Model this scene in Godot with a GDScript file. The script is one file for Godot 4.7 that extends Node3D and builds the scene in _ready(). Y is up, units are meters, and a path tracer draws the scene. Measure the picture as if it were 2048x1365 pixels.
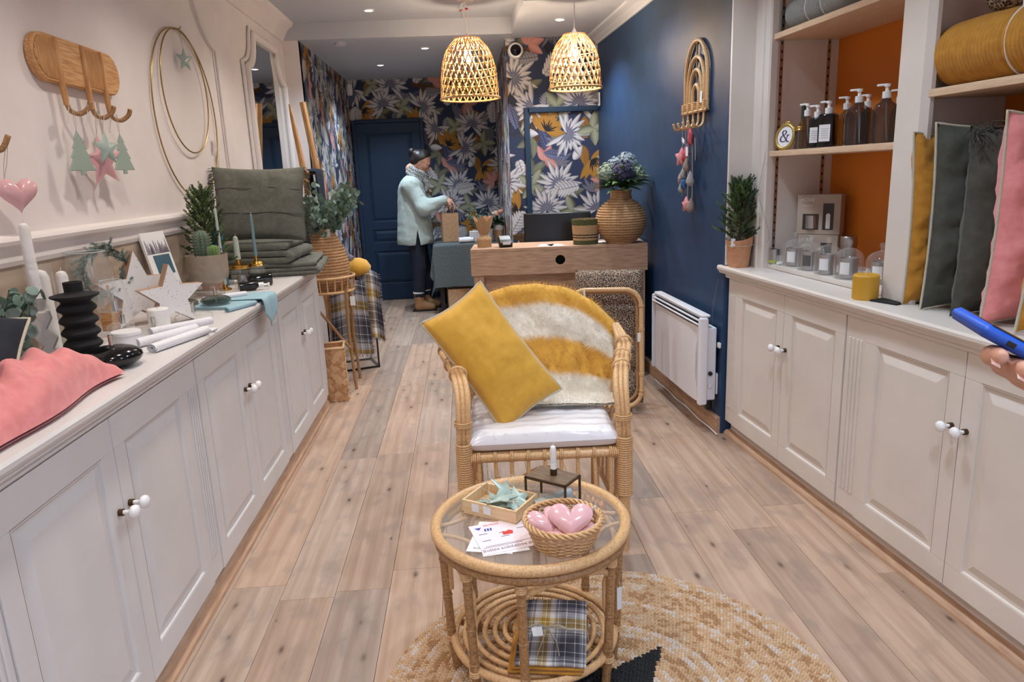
extends Node3D

# ---------------------------------------------------------------- mesh builder
class MB:
	var v := PackedVector3Array()
	var uv := PackedVector2Array()
	var ix := PackedInt32Array()
	var cl := PackedColorArray()
	var c := Color.WHITE
	var use_c := false
	var t := Transform3D.IDENTITY
	func at(p: Vector3, b := Basis.IDENTITY) -> MB:
		t = Transform3D(b, p)
		return self
	func pt(p: Vector3, q := Vector2.ZERO) -> int:
		v.append(t * p)
		uv.append(q)
		if use_c:
			cl.append(c)
		return v.size() - 1
	func tri(a: int, b: int, d: int) -> void:
		ix.append(a)
		ix.append(b)
		ix.append(d)
	func quad(a: Vector3, b: Vector3, d: Vector3, e: Vector3) -> void:
		var i := pt(a, Vector2(0, 0))
		pt(b, Vector2(1, 0))
		pt(d, Vector2(1, 1))
		pt(e, Vector2(0, 1))
		tri(i, i + 1, i + 2)
		tri(i, i + 2, i + 3)
	func tri3(a: Vector3, b: Vector3, d: Vector3) -> void:
		var i := pt(a)
		pt(b)
		pt(d)
		tri(i, i + 1, i + 2)
	# box with chamfered edges
	func box(ce: Vector3, s: Vector3, bev := 0.0) -> MB:
		var h := s * 0.5
		bev = minf(bev, minf(h.x, minf(h.y, h.z)) * 0.9)
		var id := {}
		for sx in [-1, 1]:
			for sy in [-1, 1]:
				for sz in [-1, 1]:
					for ax in 3:
						var p := Vector3(sx * (h.x - bev), sy * (h.y - bev), sz * (h.z - bev))
						var q := Vector2.ZERO
						if ax == 0:
							p.x = sx * h.x
							q = Vector2(p.z * sx, p.y)
						elif ax == 1:
							p.y = sy * h.y
							q = Vector2(p.x, p.z * sy)
						else:
							p.z = sz * h.z
							q = Vector2(p.x * sz, p.y)
						id[[sx, sy, sz, ax]] = pt(ce + p, q)
		for s1 in [-1, 1]:
			qq(id[[s1, -1, -1, 0]], id[[s1, -1, 1, 0]], id[[s1, 1, 1, 0]], id[[s1, 1, -1, 0]], s1 < 0)
			qq(id[[-1, s1, -1, 1]], id[[1, s1, -1, 1]], id[[1, s1, 1, 1]], id[[-1, s1, 1, 1]], s1 < 0)
			qq(id[[-1, -1, s1, 2]], id[[-1, 1, s1, 2]], id[[1, 1, s1, 2]], id[[1, -1, s1, 2]], s1 < 0)
		if bev > 0.0:
			for s1 in [-1, 1]:
				for s2 in [-1, 1]:
					var fl: bool = s1 * s2 < 0
					qq(id[[s1, s2, -1, 0]], id[[s1, s2, 1, 0]], id[[s1, s2, 1, 1]], id[[s1, s2, -1, 1]], fl)
					qq(id[[s1, -1, s2, 0]], id[[s1, 1, s2, 0]], id[[s1, 1, s2, 2]], id[[s1, -1, s2, 2]], not fl)
					qq(id[[-1, s1, s2, 1]], id[[1, s1, s2, 1]], id[[1, s1, s2, 2]], id[[-1, s1, s2, 2]], fl)
					for s3 in [-1, 1]:
						if s1 * s2 * s3 > 0:
							tri(id[[s1, s2, s3, 0]], id[[s1, s2, s3, 1]], id[[s1, s2, s3, 2]])
						else:
							tri(id[[s1, s2, s3, 0]], id[[s1, s2, s3, 2]], id[[s1, s2, s3, 1]])
		return self
	func qq(a: int, b: int, d: int, e: int, flip: bool) -> void:
		# corners seen counter-clockwise when not flipped the wrong way round
		if flip:
			tri(a, b, d)
			tri(a, d, e)
		else:
			tri(a, d, b)
			tri(a, e, d)
	# profile = (radius, height) from the bottom up outside; sharp corners split
	func lathe(pr: Array, seg := 24, ce := Vector3.ZERO, sharp := 0.6, wob := 0.0) -> MB:
		var rows := []
		var n := pr.size()
		for i in n:
			var split := false
			if i > 0 and i < n - 1:
				var d0: Vector2 = (pr[i] - pr[i - 1]).normalized()
				var d1: Vector2 = (pr[i + 1] - pr[i]).normalized()
				split = absf(d0.angle_to(d1)) > sharp
			for k in (2 if split else 1):
				var row := PackedInt32Array()
				for j in seg + 1:
					var a := TAU * j / seg
					var r: float = pr[i].x * (1.0 + wob * sin(a * 5.0 + pr[i].y * 40.0))
					row.append(pt(ce + Vector3(cos(a) * r, pr[i].y, sin(a) * r), Vector2(float(j) / seg, pr[i].y)))
				rows.append([row, split and k == 0])
		for i in rows.size() - 1:
			if rows[i][1]:
				continue
			var a: PackedInt32Array = rows[i][0]
			var b: PackedInt32Array = rows[i + 1][0]
			for j in seg:
				tri(a[j], b[j], b[j + 1])
				tri(a[j], b[j + 1], a[j + 1])
		return self
	func tube(ps: Array, r, sides := 8, closed := false, caps := true) -> MB:
		var n := ps.size()
		var up := Vector3.UP
		var base := v.size()
		var lastn := Vector3.ZERO
		var len := 0.0
		var cnt := n + (1 if closed else 0)
		for ii in cnt:
			var i := ii % n
			var tg: Vector3
			if closed:
				tg = ps[(i + 1) % n] - ps[(i + n - 1) % n]
			else:
				tg = ps[mini(i + 1, n - 1)] - ps[maxi(i - 1, 0)]
			tg = tg.normalized()
			if lastn == Vector3.ZERO:
				up = Vector3.UP if absf(tg.y) < 0.9 else Vector3.RIGHT
				lastn = (up - tg * up.dot(tg)).normalized()
			else:
				lastn = (lastn - tg * lastn.dot(tg)).normalized()
			var bi := tg.cross(lastn)
			if ii > 0:
				len += (ps[i] as Vector3).distance_to(ps[(ii - 1) % n])
			var rr: float = r[i] if r is Array else r
			for k in sides + 1:
				var a := TAU * k / sides
				pt(ps[i] + (lastn * cos(a) + bi * sin(a)) * rr, Vector2(float(k) / sides, len))
		for i in cnt - 1:
			for k in sides:
				var a := base + i * (sides + 1) + k
				var b := a + sides + 1
				tri(a, a + 1, b + 1)
				tri(a, b + 1, b)
		if caps and not closed:
			for e in [0, cnt - 1]:
				var cc := pt(t.affine_inverse() * ((v[base + e * (sides + 1)] + v[base + e * (sides + 1) + sides / 2]) * 0.5))
				for k in sides:
					var a: int = base + e * (sides + 1) + k
					if e == 0:
						tri(cc, a + 1, a)
					else:
						tri(cc, a, a + 1)
		return self
	# flat outline (counter-clockwise in xy) with thickness d along z, chamfer b
	func prism(po: PackedVector2Array, d: float, b := 0.0, puff := 0.0) -> MB:
		if Geometry2D.is_polygon_clockwise(po):
			po.reverse()
		var n := po.size()
		var ins := PackedVector2Array()
		for i in n:
			var e0 := (po[i] - po[(i + n - 1) % n]).normalized()
			var e1 := (po[(i + 1) % n] - po[i]).normalized()
			var nn := Vector2(-e0.y - e1.y, e0.x + e1.x).normalized()
			var k := b / maxf(0.35, nn.dot(Vector2(-e1.y, e1.x)))
			ins.append(po[i] + nn * k)
		var ti := Geometry2D.triangulate_polygon(ins)
		for s in [1.0, -1.0]:
			var b0 := v.size()
			for p in ins:
				pt(Vector3(p.x, p.y, s * d * 0.5), p)
			for k in range(0, ti.size(), 3):
				var o := (ins[ti[k + 1]] - ins[ti[k]]).cross(ins[ti[k + 2]] - ins[ti[k]]) > 0
				if o == (s > 0):
					tri(b0 + ti[k], b0 + ti[k + 1], b0 + ti[k + 2])
				else:
					tri(b0 + ti[k], b0 + ti[k + 2], b0 + ti[k + 1])
		for i in n:
			var j := (i + 1) % n
			var z := d * 0.5
			var zb := z - b
			quad(Vector3(po[i].x, po[i].y, -zb), Vector3(po[j].x, po[j].y, -zb), Vector3(po[j].x, po[j].y, zb), Vector3(po[i].x, po[i].y, zb))
			if b > 0.0:
				quad(Vector3(po[i].x, po[i].y, zb), Vector3(po[j].x, po[j].y, zb), Vector3(ins[j].x, ins[j].y, z), Vector3(ins[i].x, ins[i].y, z))
				quad(Vector3(ins[i].x, ins[i].y, -z), Vector3(ins[j].x, ins[j].y, -z), Vector3(po[j].x, po[j].y, -zb), Vector3(po[i].x, po[i].y, -zb))
		return self
	# profile (z, y) swept from x0 to x1
	func sweep(pr: PackedVector2Array, x0: float, x1: float) -> MB:
		if Geometry2D.is_polygon_clockwise(pr):
			pr.reverse()
		var n := pr.size()
		for i in n:
			var a := pr[i]
			var b := pr[(i + 1) % n]
			quad(Vector3(x0, a.y, a.x), Vector3(x1, a.y, a.x), Vector3(x1, b.y, b.x), Vector3(x0, b.y, b.x))
		var ti := Geometry2D.triangulate_polygon(pr)
		for k in range(0, ti.size(), 3):
			var p := [pr[ti[k]], pr[ti[k + 1]], pr[ti[k + 2]]]
			tri3(Vector3(x1, p[0].y, p[0].x), Vector3(x1, p[2].y, p[2].x), Vector3(x1, p[1].y, p[1].x))
			tri3(Vector3(x0, p[0].y, p[0].x), Vector3(x0, p[1].y, p[1].x), Vector3(x0, p[2].y, p[2].x))
		return self
	# outline [x, z] raised from y0 to y1
	func sweep_y(pr: Array, y0: float, y1: float) -> MB:
		var po := PackedVector2Array()
		for p in pr:
			po.append(Vector2(p[0], -p[1]))
		if Geometry2D.is_polygon_clockwise(po):
			po.reverse()
		var n := po.size()
		for i in n:
			var a := po[i]
			var b := po[(i + 1) % n]
			quad(Vector3(a.x, y0, -a.y), Vector3(b.x, y0, -b.y), Vector3(b.x, y1, -b.y), Vector3(a.x, y1, -a.y))
		var ti := Geometry2D.triangulate_polygon(po)
		for k in range(0, ti.size(), 3):
			for y in [y0, y1]:
				tri3(Vector3(po[ti[k]].x, y, -po[ti[k]].y), Vector3(po[ti[k + 1]].x, y, -po[ti[k + 1]].y), Vector3(po[ti[k + 2]].x, y, -po[ti[k + 2]].y))
		return self
	func quadbox(ce: Vector3, s: Vector3) -> MB:
		var h := s * 0.5
		quad(ce + Vector3(-h.x, -h.y, 0), ce + Vector3(h.x, -h.y, 0), ce + Vector3(h.x, h.y, 0), ce + Vector3(-h.x, h.y, 0))
		return self
	func surf(nu: int, nv: int, f: Callable, flip := false) -> MB:
		var b := v.size()
		for j in nv + 1:
			for i in nu + 1:
				var a := Vector2(float(i) / nu, float(j) / nv)
				pt(f.call(a.x, a.y), a)
		for j in nv:
			for i in nu:
				var a := b + j * (nu + 1) + i
				var d := a + nu + 1
				if flip:
					tri(a, d + 1, a + 1)
					tri(a, d, d + 1)
				else:
					tri(a, a + 1, d + 1)
					tri(a, d + 1, d)
		return self
	func mesh(weld := false) -> ArrayMesh:
		var nn := PackedVector3Array()
		nn.resize(v.size())
		for k in range(0, ix.size(), 3):
			var a := v[ix[k]]
			var cr := (v[ix[k + 1]] - a).cross(v[ix[k + 2]] - a)
			nn[ix[k]] += cr
			nn[ix[k + 1]] += cr
			nn[ix[k + 2]] += cr
		if weld:
			var m := {}
			for i in v.size():
				var key := Vector3i((v[i] * 20000.0).round())
				m[key] = m.get(key, Vector3.ZERO) + nn[i]
			for i in v.size():
				nn[i] = m[Vector3i((v[i] * 20000.0).round())]
		for i in nn.size():
			nn[i] = nn[i].normalized() if nn[i].length_squared() > 0.0 else Vector3.UP
		var out := ix.duplicate()
		for k in range(0, out.size(), 3):
			var s := out[k + 1]
			out[k + 1] = out[k + 2]
			out[k + 2] = s
		var ar := []
		ar.resize(Mesh.ARRAY_MAX)
		ar[Mesh.ARRAY_VERTEX] = v
		ar[Mesh.ARRAY_NORMAL] = nn
		ar[Mesh.ARRAY_TEX_UV] = uv
		if use_c:
			ar[Mesh.ARRAY_COLOR] = cl
		ar[Mesh.ARRAY_INDEX] = out
		var me := ArrayMesh.new()
		me.add_surface_from_arrays(Mesh.PRIMITIVE_TRIANGLES, ar)
		return me

# ---------------------------------------------------------------- scene helpers
var M := {}
var rng := RandomNumberGenerator.new()
var LF := Transform3D(Basis(Vector3.UP, PI / 2), Vector3(-0.948, 0, 0))
var RF := Transform3D(Basis(Vector3.UP, deg_to_rad(-85.39)), Vector3(1.369, 0, -3.504))
const LT := 0.945
const RT := 0.935
const LWALL := -1.40

func rp(s: float, y: float, o: float) -> Vector3:
	return RF * Vector3(s, y, -o)

func mb() -> MB:
	return MB.new()

func put(parent: Node, called: String, m, mat: Material) -> MeshInstance3D:
	var o := MeshInstance3D.new()
	o.name = called
	o.mesh = m.mesh() if m is MB else m
	o.material_override = mat
	o.cast_shadow = GeometryInstance3D.SHADOW_CASTING_SETTING_ON
	parent.add_child(o, true)
	return o

var taken := {}
func numbered(called: String) -> String:
	if not taken.has(called):
		taken[called] = 0
		return called
	taken[called] += 1
	return "%s_%03d" % [called, taken[called]]

func thing(called: String, label: String, category: String, pos := Vector3.ZERO, turn := 0.0, group := "") -> Node3D:
	var o := Node3D.new()
	o.name = numbered(called)
	add_child(o, true)
	o.position = pos
	o.rotation.y = turn
	tag(o, label, category, group)
	return o

func tag(o: Node, label: String, category: String, group := "") -> void:
	o.set_meta("label", label)
	o.set_meta("category", category)
	if group != "":
		o.set_meta("group", group)

func solo(called: String, m, mat: Material, label: String, category: String, xf := Transform3D.IDENTITY, group := "") -> MeshInstance3D:
	var o := put(self, numbered(called), m, mat)
	o.transform = xf
	tag(o, label, category, group)
	return o

func struct(called: String, m, mat: Material, parent: Node = self) -> MeshInstance3D:
	var o := put(parent, called, m, mat)
	if parent == self:
		o.set_meta("kind", "structure")
	return o

func dup(src: Node3D, called: String, label: String, pos: Vector3, turn := 0.0) -> Node3D:
	var r: Node3D = src.duplicate()
	r.name = numbered(called)
	add_child(r, true)
	r.position = pos
	r.rotation.y = turn
	if label != "":
		r.set_meta("label", label)
	return r

func rgb(r: float, g: float, b: float) -> Color:
	return Color(r / 255.0, g / 255.0, b / 255.0)

func mk(called: String, c: Color, rough := 0.6, metal := 0.0) -> StandardMaterial3D:
	var m := StandardMaterial3D.new()
	m.albedo_color = c
	m.roughness = rough
	m.metallic = metal
	m.cull_mode = BaseMaterial3D.CULL_DISABLED
	M[called] = m
	return m

func noise(freq: float, seed_: int, type := FastNoiseLite.TYPE_SIMPLEX_SMOOTH, oct := 4) -> FastNoiseLite:
	var n := FastNoiseLite.new()
	n.noise_type = type
	n.frequency = freq
	n.seed = seed_
	n.fractal_octaves = oct
	return n

func ntex(freq: float, seed_: int, ramp: Array, size := 256, type := FastNoiseLite.TYPE_SIMPLEX_SMOOTH, oct := 4) -> NoiseTexture2D:
	var t := NoiseTexture2D.new()
	t.width = size
	t.height = size
	t.seamless = true
	t.noise = noise(freq, seed_, type, oct)
	var g := Gradient.new()
	var offs := PackedFloat32Array()
	var cs := PackedColorArray()
	for r in ramp:
		offs.append(r[0])
		cs.append(r[1])
	g.offsets = offs
	g.colors = cs
	t.color_ramp = g
	return t

func nnorm(freq: float, seed_: int, size := 256, strength := 4.0, type := FastNoiseLite.TYPE_SIMPLEX_SMOOTH) -> NoiseTexture2D:
	var t := NoiseTexture2D.new()
	t.width = size
	t.height = size
	t.seamless = true
	t.noise = noise(freq, seed_, type, 3)
	t.as_normal_map = true
	t.bump_strength = strength
	return t

# a material whose grain is drawn out along one axis (triplanar, local)
func grain(called: String, tex: Texture2D, axis: int, fine := 8.0, long := 0.7, rough := 0.55, nt: Texture2D = null, tint := Color.WHITE) -> StandardMaterial3D:
	var m := mk(called, tint, rough)
	m.albedo_texture = tex
	m.uv1_triplanar = true
	var s := Vector3(fine, fine, fine)
	s[axis] = long
	m.uv1_scale = s
	if nt:
		m.normal_enabled = true
		m.normal_texture = nt
		m.normal_scale = 0.4
	return m

func cloth(called: String, c: Color, c2: Color, nt: Texture2D, sc := 6.0, rough := 0.9, rimv := 0.0, ns := 0.5) -> StandardMaterial3D:
	var m := mk(called, Color.WHITE, rough)
	m.albedo_texture = ntex(0.02, called.hash() % 1000, [[0.25, c], [0.75, c2]], 256)
	m.uv1_triplanar = true
	m.uv1_scale = Vector3.ONE * sc
	m.normal_enabled = true
	m.normal_texture = nt
	m.normal_scale = ns
	if rimv > 0.0:
		m.rim_enabled = true
		m.rim = rimv
		m.rim_tint = 0.6
	return m

func arc(c: Vector3, r: float, a0: float, a1: float, n: int, ax := Vector3.RIGHT, ay := Vector3.BACK) -> Array:
	var o := []
	for i in n + 1:
		var a := lerpf(a0, a1, float(i) / n)
		o.append(c + (ax * cos(a) + ay * sin(a)) * r)
	return o

func spline(ps: Array, n: int, closed := false) -> Array:
	var o := []
	var k := ps.size()
	var segs := k if closed else k - 1
	for i in segs:
		for j in n:
			var t := float(j) / n
			var p0: Vector3 = ps[(i - 1 + k) % k] if closed else ps[maxi(i - 1, 0)]
			var p1: Vector3 = ps[i]
			var p2: Vector3 = ps[(i + 1) % k]
			var p3: Vector3 = ps[(i + 2) % k] if closed else ps[mini(i + 2, k - 1)]
			o.append(p1.cubic_interpolate(p2, p0, p3, t))
	if not closed:
		o.append(ps[k - 1])
	return o

func star_poly(R: float, r: float, n := 5, rot := 0.0) -> PackedVector2Array:
	var p := PackedVector2Array()
	for i in n * 2:
		var a := PI / 2 + rot + PI * i / n
		p.append(Vector2(cos(a), sin(a)) * (R if i % 2 == 0 else r))
	return p

func heart_poly(w: float, n := 40) -> PackedVector2Array:
	var p := PackedVector2Array()
	for i in n:
		var a := TAU * i / n
		p.append(Vector2(16.0 * pow(sin(a), 3), 13.0 * cos(a) - 5.0 * cos(2 * a) - 2.0 * cos(3 * a) - cos(4 * a)) * w / 32.0)
	return p

# an inflated outline: domed on both sides
func puffy(st: MB, po: PackedVector2Array, d: float, rings := 5, ce := Vector2.ZERO, pw := 0.5) -> MB:
	if Geometry2D.is_polygon_clockwise(po):
		po.reverse()
	var n := po.size()
	for s in [1.0, -1.0]:
		var b := st.v.size()
		for k in rings + 1:
			var f := 1.0 - float(k) / rings
			for i in n:
				var p := ce + (po[i] - ce) * f
				st.pt(Vector3(p.x, p.y, s * d * 0.5 * pow(1.0 - f * f, pw)), p)
		for k in rings:
			for i in n:
				var a := b + k * n + i
				var c := b + k * n + (i + 1) % n
				if s > 0:
					st.tri(a, c, c + n)
					st.tri(a, c + n, a + n)
				else:
					st.tri(a, c + n, c)
					st.tri(a, a + n, c + n)
	return st

# soft cushion w x h, thickness d, corners drawn out, faces up the z axis
func cushion_mesh(w: float, h: float, d: float, crumple := 0.004, seed_ := 1, nu := 28, nv := 28, dip := 0.035) -> MB:
	var nz := noise(5.0, seed_)
	var st := mb()
	for s in [1.0, -1.0]:
		st.surf(nu, nv, func(a: float, b: float) -> Vector3:
			var x := a * 2 - 1
			var y := b * 2 - 1
			var e := pow(maxf(0.0, (1 - x * x) * (1 - y * y)), 0.42)
			var px := x * w * 0.5 * (1.0 - dip * 2 * (1 - y * y) * absf(x))
			var py := y * h * 0.5 * (1.0 - dip * 2 * (1 - x * x) * absf(y))
			var wr := nz.get_noise_3d(px, py, s) * crumple * 3.0 * sqrt(e + 0.02) + nz.get_noise_3d(px * 4.0, py * 4.0, s + 9.0) * crumple * 0.8 * e
			wr += crumple * 0.55 * sin(py * 70.0 + nz.get_noise_2d(px * 0.7, py * 0.7) * 7.0) * clampf(1.15 - e, 0.0, 0.8) * sqrt(e)
			return Vector3(px, py, s * (e * d * 0.5 + wr * (1.0 if e > 0.02 else 0.0)) ), s < 0)
	return st

func cushion_edge(w: float, h: float, dip := 0.035, n := 24) -> Array:
	var o := []
	for k in 4:
		for i in n:
			var q := float(i) / n * 2 - 1
			var x: float = [q, 1.0, -q, -1.0][k]
			var y: float = [-1.0, q, 1.0, -q][k]
			o.append(Vector3(x * w * 0.5 * (1.0 - dip * 2 * (1 - y * y) * absf(x)), y * h * 0.5 * (1.0 - dip * 2 * (1 - x * x) * absf(y)), 0))
	return o

func hanging_tag(parent: Node, p: Vector3, b: Basis, w := 0.022, h := 0.04, called := "price_tag") -> void:
	var st := mb().at(p, b)
	st.box(Vector3(0, -h / 2, 0), Vector3(w, h, 0.0015))
	st.tube([Vector3(0, 0.02, 0), Vector3(0.002, 0.008, 0), Vector3(0, -0.004, 0)], 0.0007, 4)
	put(parent, called, st, M.paper)

func _ready() -> void:
	rng.seed = 7
	# camera
	var cam := Camera3D.new()
	cam.name = "camera"
	add_child(cam)
	cam.fov = 51.5625
	cam.transform = Transform3D(Basis(Vector3(0.996865, -0.040308, 0.068078), Vector3(0.054853, 0.972216, -0.227569), Vector3(-0.057014, 0.230590, 0.971379)).orthonormalized(), Vector3(0, 1.45, 0))
	cam.current = true
	# sky outside the shop window, exposure
	var we := WorldEnvironment.new()
	we.name = "world"
	var env := Environment.new()
	env.background_mode = Environment.BG_SKY
	var sky := Sky.new()
	var sm := ProceduralSkyMaterial.new()
	sm.sky_top_color = rgb(172, 198, 240)
	sm.sky_horizon_color = rgb(204, 218, 244)
	sm.ground_bottom_color = rgb(120, 120, 125)
	sm.ground_horizon_color = rgb(190, 192, 198)
	sm.sun_angle_max = 0.0
	sm.energy_multiplier = 3.2
	sky.sky_material = sm
	env.sky = sky
	env.tonemap_mode = Environment.TONE_MAPPER_LINEAR
	env.tonemap_exposure = 1.0
	env.sdfgi_enabled = true
	env.ssao_enabled = true
	env.ssil_enabled = true
	we.environment = env
	add_child(we)
	materials()
	ceiling_spots()
	structure()
	back_room()
	left_cabinets()
	right_cabinets()
	build_objects()

func lamp_light(parent: Node, p: Vector3, energy: float, c: Color, size: float, angle: float) -> void:
	var l := SpotLight3D.new()
	l.name = "spot_beam"
	l.position = p
	l.rotation.x = -PI / 2
	l.light_energy = energy
	l.light_color = c
	l.light_size = size
	l.spot_angle = angle
	l.spot_angle_attenuation = 0.7
	l.spot_range = 14.0
	l.spot_attenuation = 2.0
	l.shadow_enabled = true
	parent.add_child(l)

func ceiling_spots() -> void:
	var ring := mb().lathe([Vector2(0.030, -0.001), Vector2(0.032, -0.006), Vector2(0.042, -0.006), Vector2(0.044, 0.0)], 24).mesh()
	var disc := mb().lathe([Vector2(0.0001, -0.004), Vector2(0.031, -0.004)], 24).mesh()
	var warm := Color(1.0, 0.955, 0.905)
	var cool := Color(0.87, 0.94, 1.0)
	var spots := [
		[Vector3(-0.641, 2.7, -5.85), 2.4, "recessed ceiling spotlight in front of the dropped ceiling's edge"],
		[Vector3(0.80, 2.57, -5.72), 2.8, "recessed ceiling spotlight above the cash desk beside the blue wall"],
		[Vector3(-0.271, 2.57, -6.76), 2.6, "recessed ceiling spotlight in the dropped ceiling between soffit and table"],
		[Vector3(-0.764, 2.57, -7.65), 2.6, "recessed ceiling spotlight in the dropped ceiling in front of the blue door"],
	]
	for x in [-0.62, 0.78]:
		for z in [-4.5, -3.3, -2.1, -0.9, 0.3]:
			spots.append([Vector3(x, 2.7, z), 1.45 if x < 0.0 else 1.85, "recessed spotlight in the shop ceiling above the cabinet aisle"])
	for s in spots:
		var o := thing("ceiling_spotlight", s[2], "spotlight", s[0], 0.0, "recessed ceiling spotlights")
		put(o, "trim_ring", ring, M.white_gloss)
		put(o, "lens", disc, M.lens)
		lamp_light(o, Vector3(0, -0.012, 0), s[1], warm if s[0].x < 0.0 and s[0].z > -5.0 else cool, 0.05, 62.0)

func plank_texture() -> ImageTexture:
	# four plank faces side by side, 256 px wide each, 1.3 m long
	var w := 1024
	var h := 1024
	var nb := noise(0.012, 11).get_seamless_image(256, 64)
	nb.resize(256, h, Image.INTERPOLATE_CUBIC)
	var nf := noise(0.16, 12).get_seamless_image(512, 32)
	nf.resize(512, h, Image.INTERPOLATE_CUBIC)
	var nc := noise(0.02, 13).get_seamless_image(256, 256)
	nc.resize(w, h, Image.INTERPOLATE_CUBIC)
	var im := Image.create(w, h, false, Image.FORMAT_RGB8)
	var lanes := [[], [], [], []]
	var r := RandomNumberGenerator.new()
	r.seed = 5
	for k in 9:
		lanes[k % 4].append([Vector2(30 + r.randi() % 196 + 256 * (k % 4), r.randi() % h), r.randf_range(3, 11), r.randf_range(0.3, 1.0)])
	for y in h:
		var near := [[], [], [], []]
		for l in 4:
			for k in lanes[l]:
				if absf(k[0].y - y) < 150.0:
					near[l].append(k)
		for x in w:
			var lane := x >> 8
			var px := float(x)
			var warp := 0.0
			var dark := 0.0
			for k in near[lane]:
				var dx: float = px - k[0].x
				var dy: float = float(y) - k[0].y
				if absf(dx) < 60.0:
					var q: float = exp(-dx * dx / 500.0 - dy * dy / 5000.0)
					warp += q * 22.0 * signf(dx)
					dark += q * 0.16 + k[2] * exp(-(dx * dx + dy * dy * 0.5) / (k[1] * k[1]))
			var fx := int(px * 2.0 + warp) & 511
			var g := nf.get_pixel(fx, y).r
			var b := nb.get_pixel((int(px) * 1 + lane * 71 + int(warp)) & 255, (y + lane * 331) & 1023).r
			var c := nc.get_pixel(x, y).r
			var f := clampf((b - 0.5) * 1.15 + 0.5, 0, 1)
			var col := Color(0.755, 0.675, 0.615).lerp(Color(0.655, 0.56, 0.49), f)
			col = col.lerp(Color(0.60, 0.54, 0.50), clampf((c - 0.55) * 2.2, 0, 0.55))
			col = col * (0.95 + 0.10 * g)
			col = col.lerp(Color(0.24, 0.18, 0.15), clampf(dark * 0.8, 0, 0.9))
			im.set_pixel(x, y, col)
	im.generate_mipmaps()
	return ImageTexture.create_from_image(im)

# ------------------------------------------------------------- wallpaper print
var wim: Image
var wn: int
func w_blade(p: Vector2, ang: float, ln: float, wd: float, ca: Color, cb: Color, tip := 0.6) -> void:
	# one leaf blade: light half and dark half either side of a midrib
	var d := Vector2(cos(ang), sin(ang))
	var n := Vector2(-d.y, d.x)
	var q := p + d * ln
	var x0 := int(minf(p.x, q.x) - wd - 1)
	var x1 := int(maxf(p.x, q.x) + wd + 1)
	var y0 := int(minf(p.y, q.y) - wd - 1)
	var y1 := int(maxf(p.y, q.y) + wd + 1)
	for y in range(y0, y1 + 1):
		for x in range(x0, x1 + 1):
			var r := Vector2(x, y) - p
			var u := r.dot(d) / ln
			if u <= 0.0 or u >= 1.0:
				continue
			var s := r.dot(n)
			var hw := wd * pow(sin(PI * pow(u, tip)), 0.8)
			var a := absf(s)
			if a > hw:
				continue
			var f := clampf(a / maxf(hw, 0.5), 0, 1)
			var c := ca.lerp(cb, f if s > 0 else f * 0.35)
			if a < 0.9:
				c = c.lerp(cb, 0.7)
			wim.set_pixel(posmod(x, wn), posmod(y, wn), c)

func w_fan(p: Vector2, r: float, a0: float, a1: float, n: int, ca: Color, cb: Color, wd: float, tip := 0.8) -> void:
	for i in n:
		var a := lerpf(a0, a1, float(i) / (n - 1))
		w_blade(p, a, r * (0.8 + 0.2 * sin(i * 2.3)), wd, ca, cb, tip)

func w_feather(p: Vector2, ang: float, ln: float, w: float, n: int, ca: Color, cb: Color) -> void:
	var d := Vector2(cos(ang), sin(ang))
	for i in n:
		var u := (i + 0.5) / n
		var l := w * sin(PI * (0.12 + 0.85 * u))
		for s in [-1, 1]:
			w_blade(p + d * ln * u, ang + s * 0.95, l, ln / n * 0.62, ca, cb, 0.6)
	w_blade(p, ang, ln * 1.03, 1.6, cb, cb)

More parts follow.
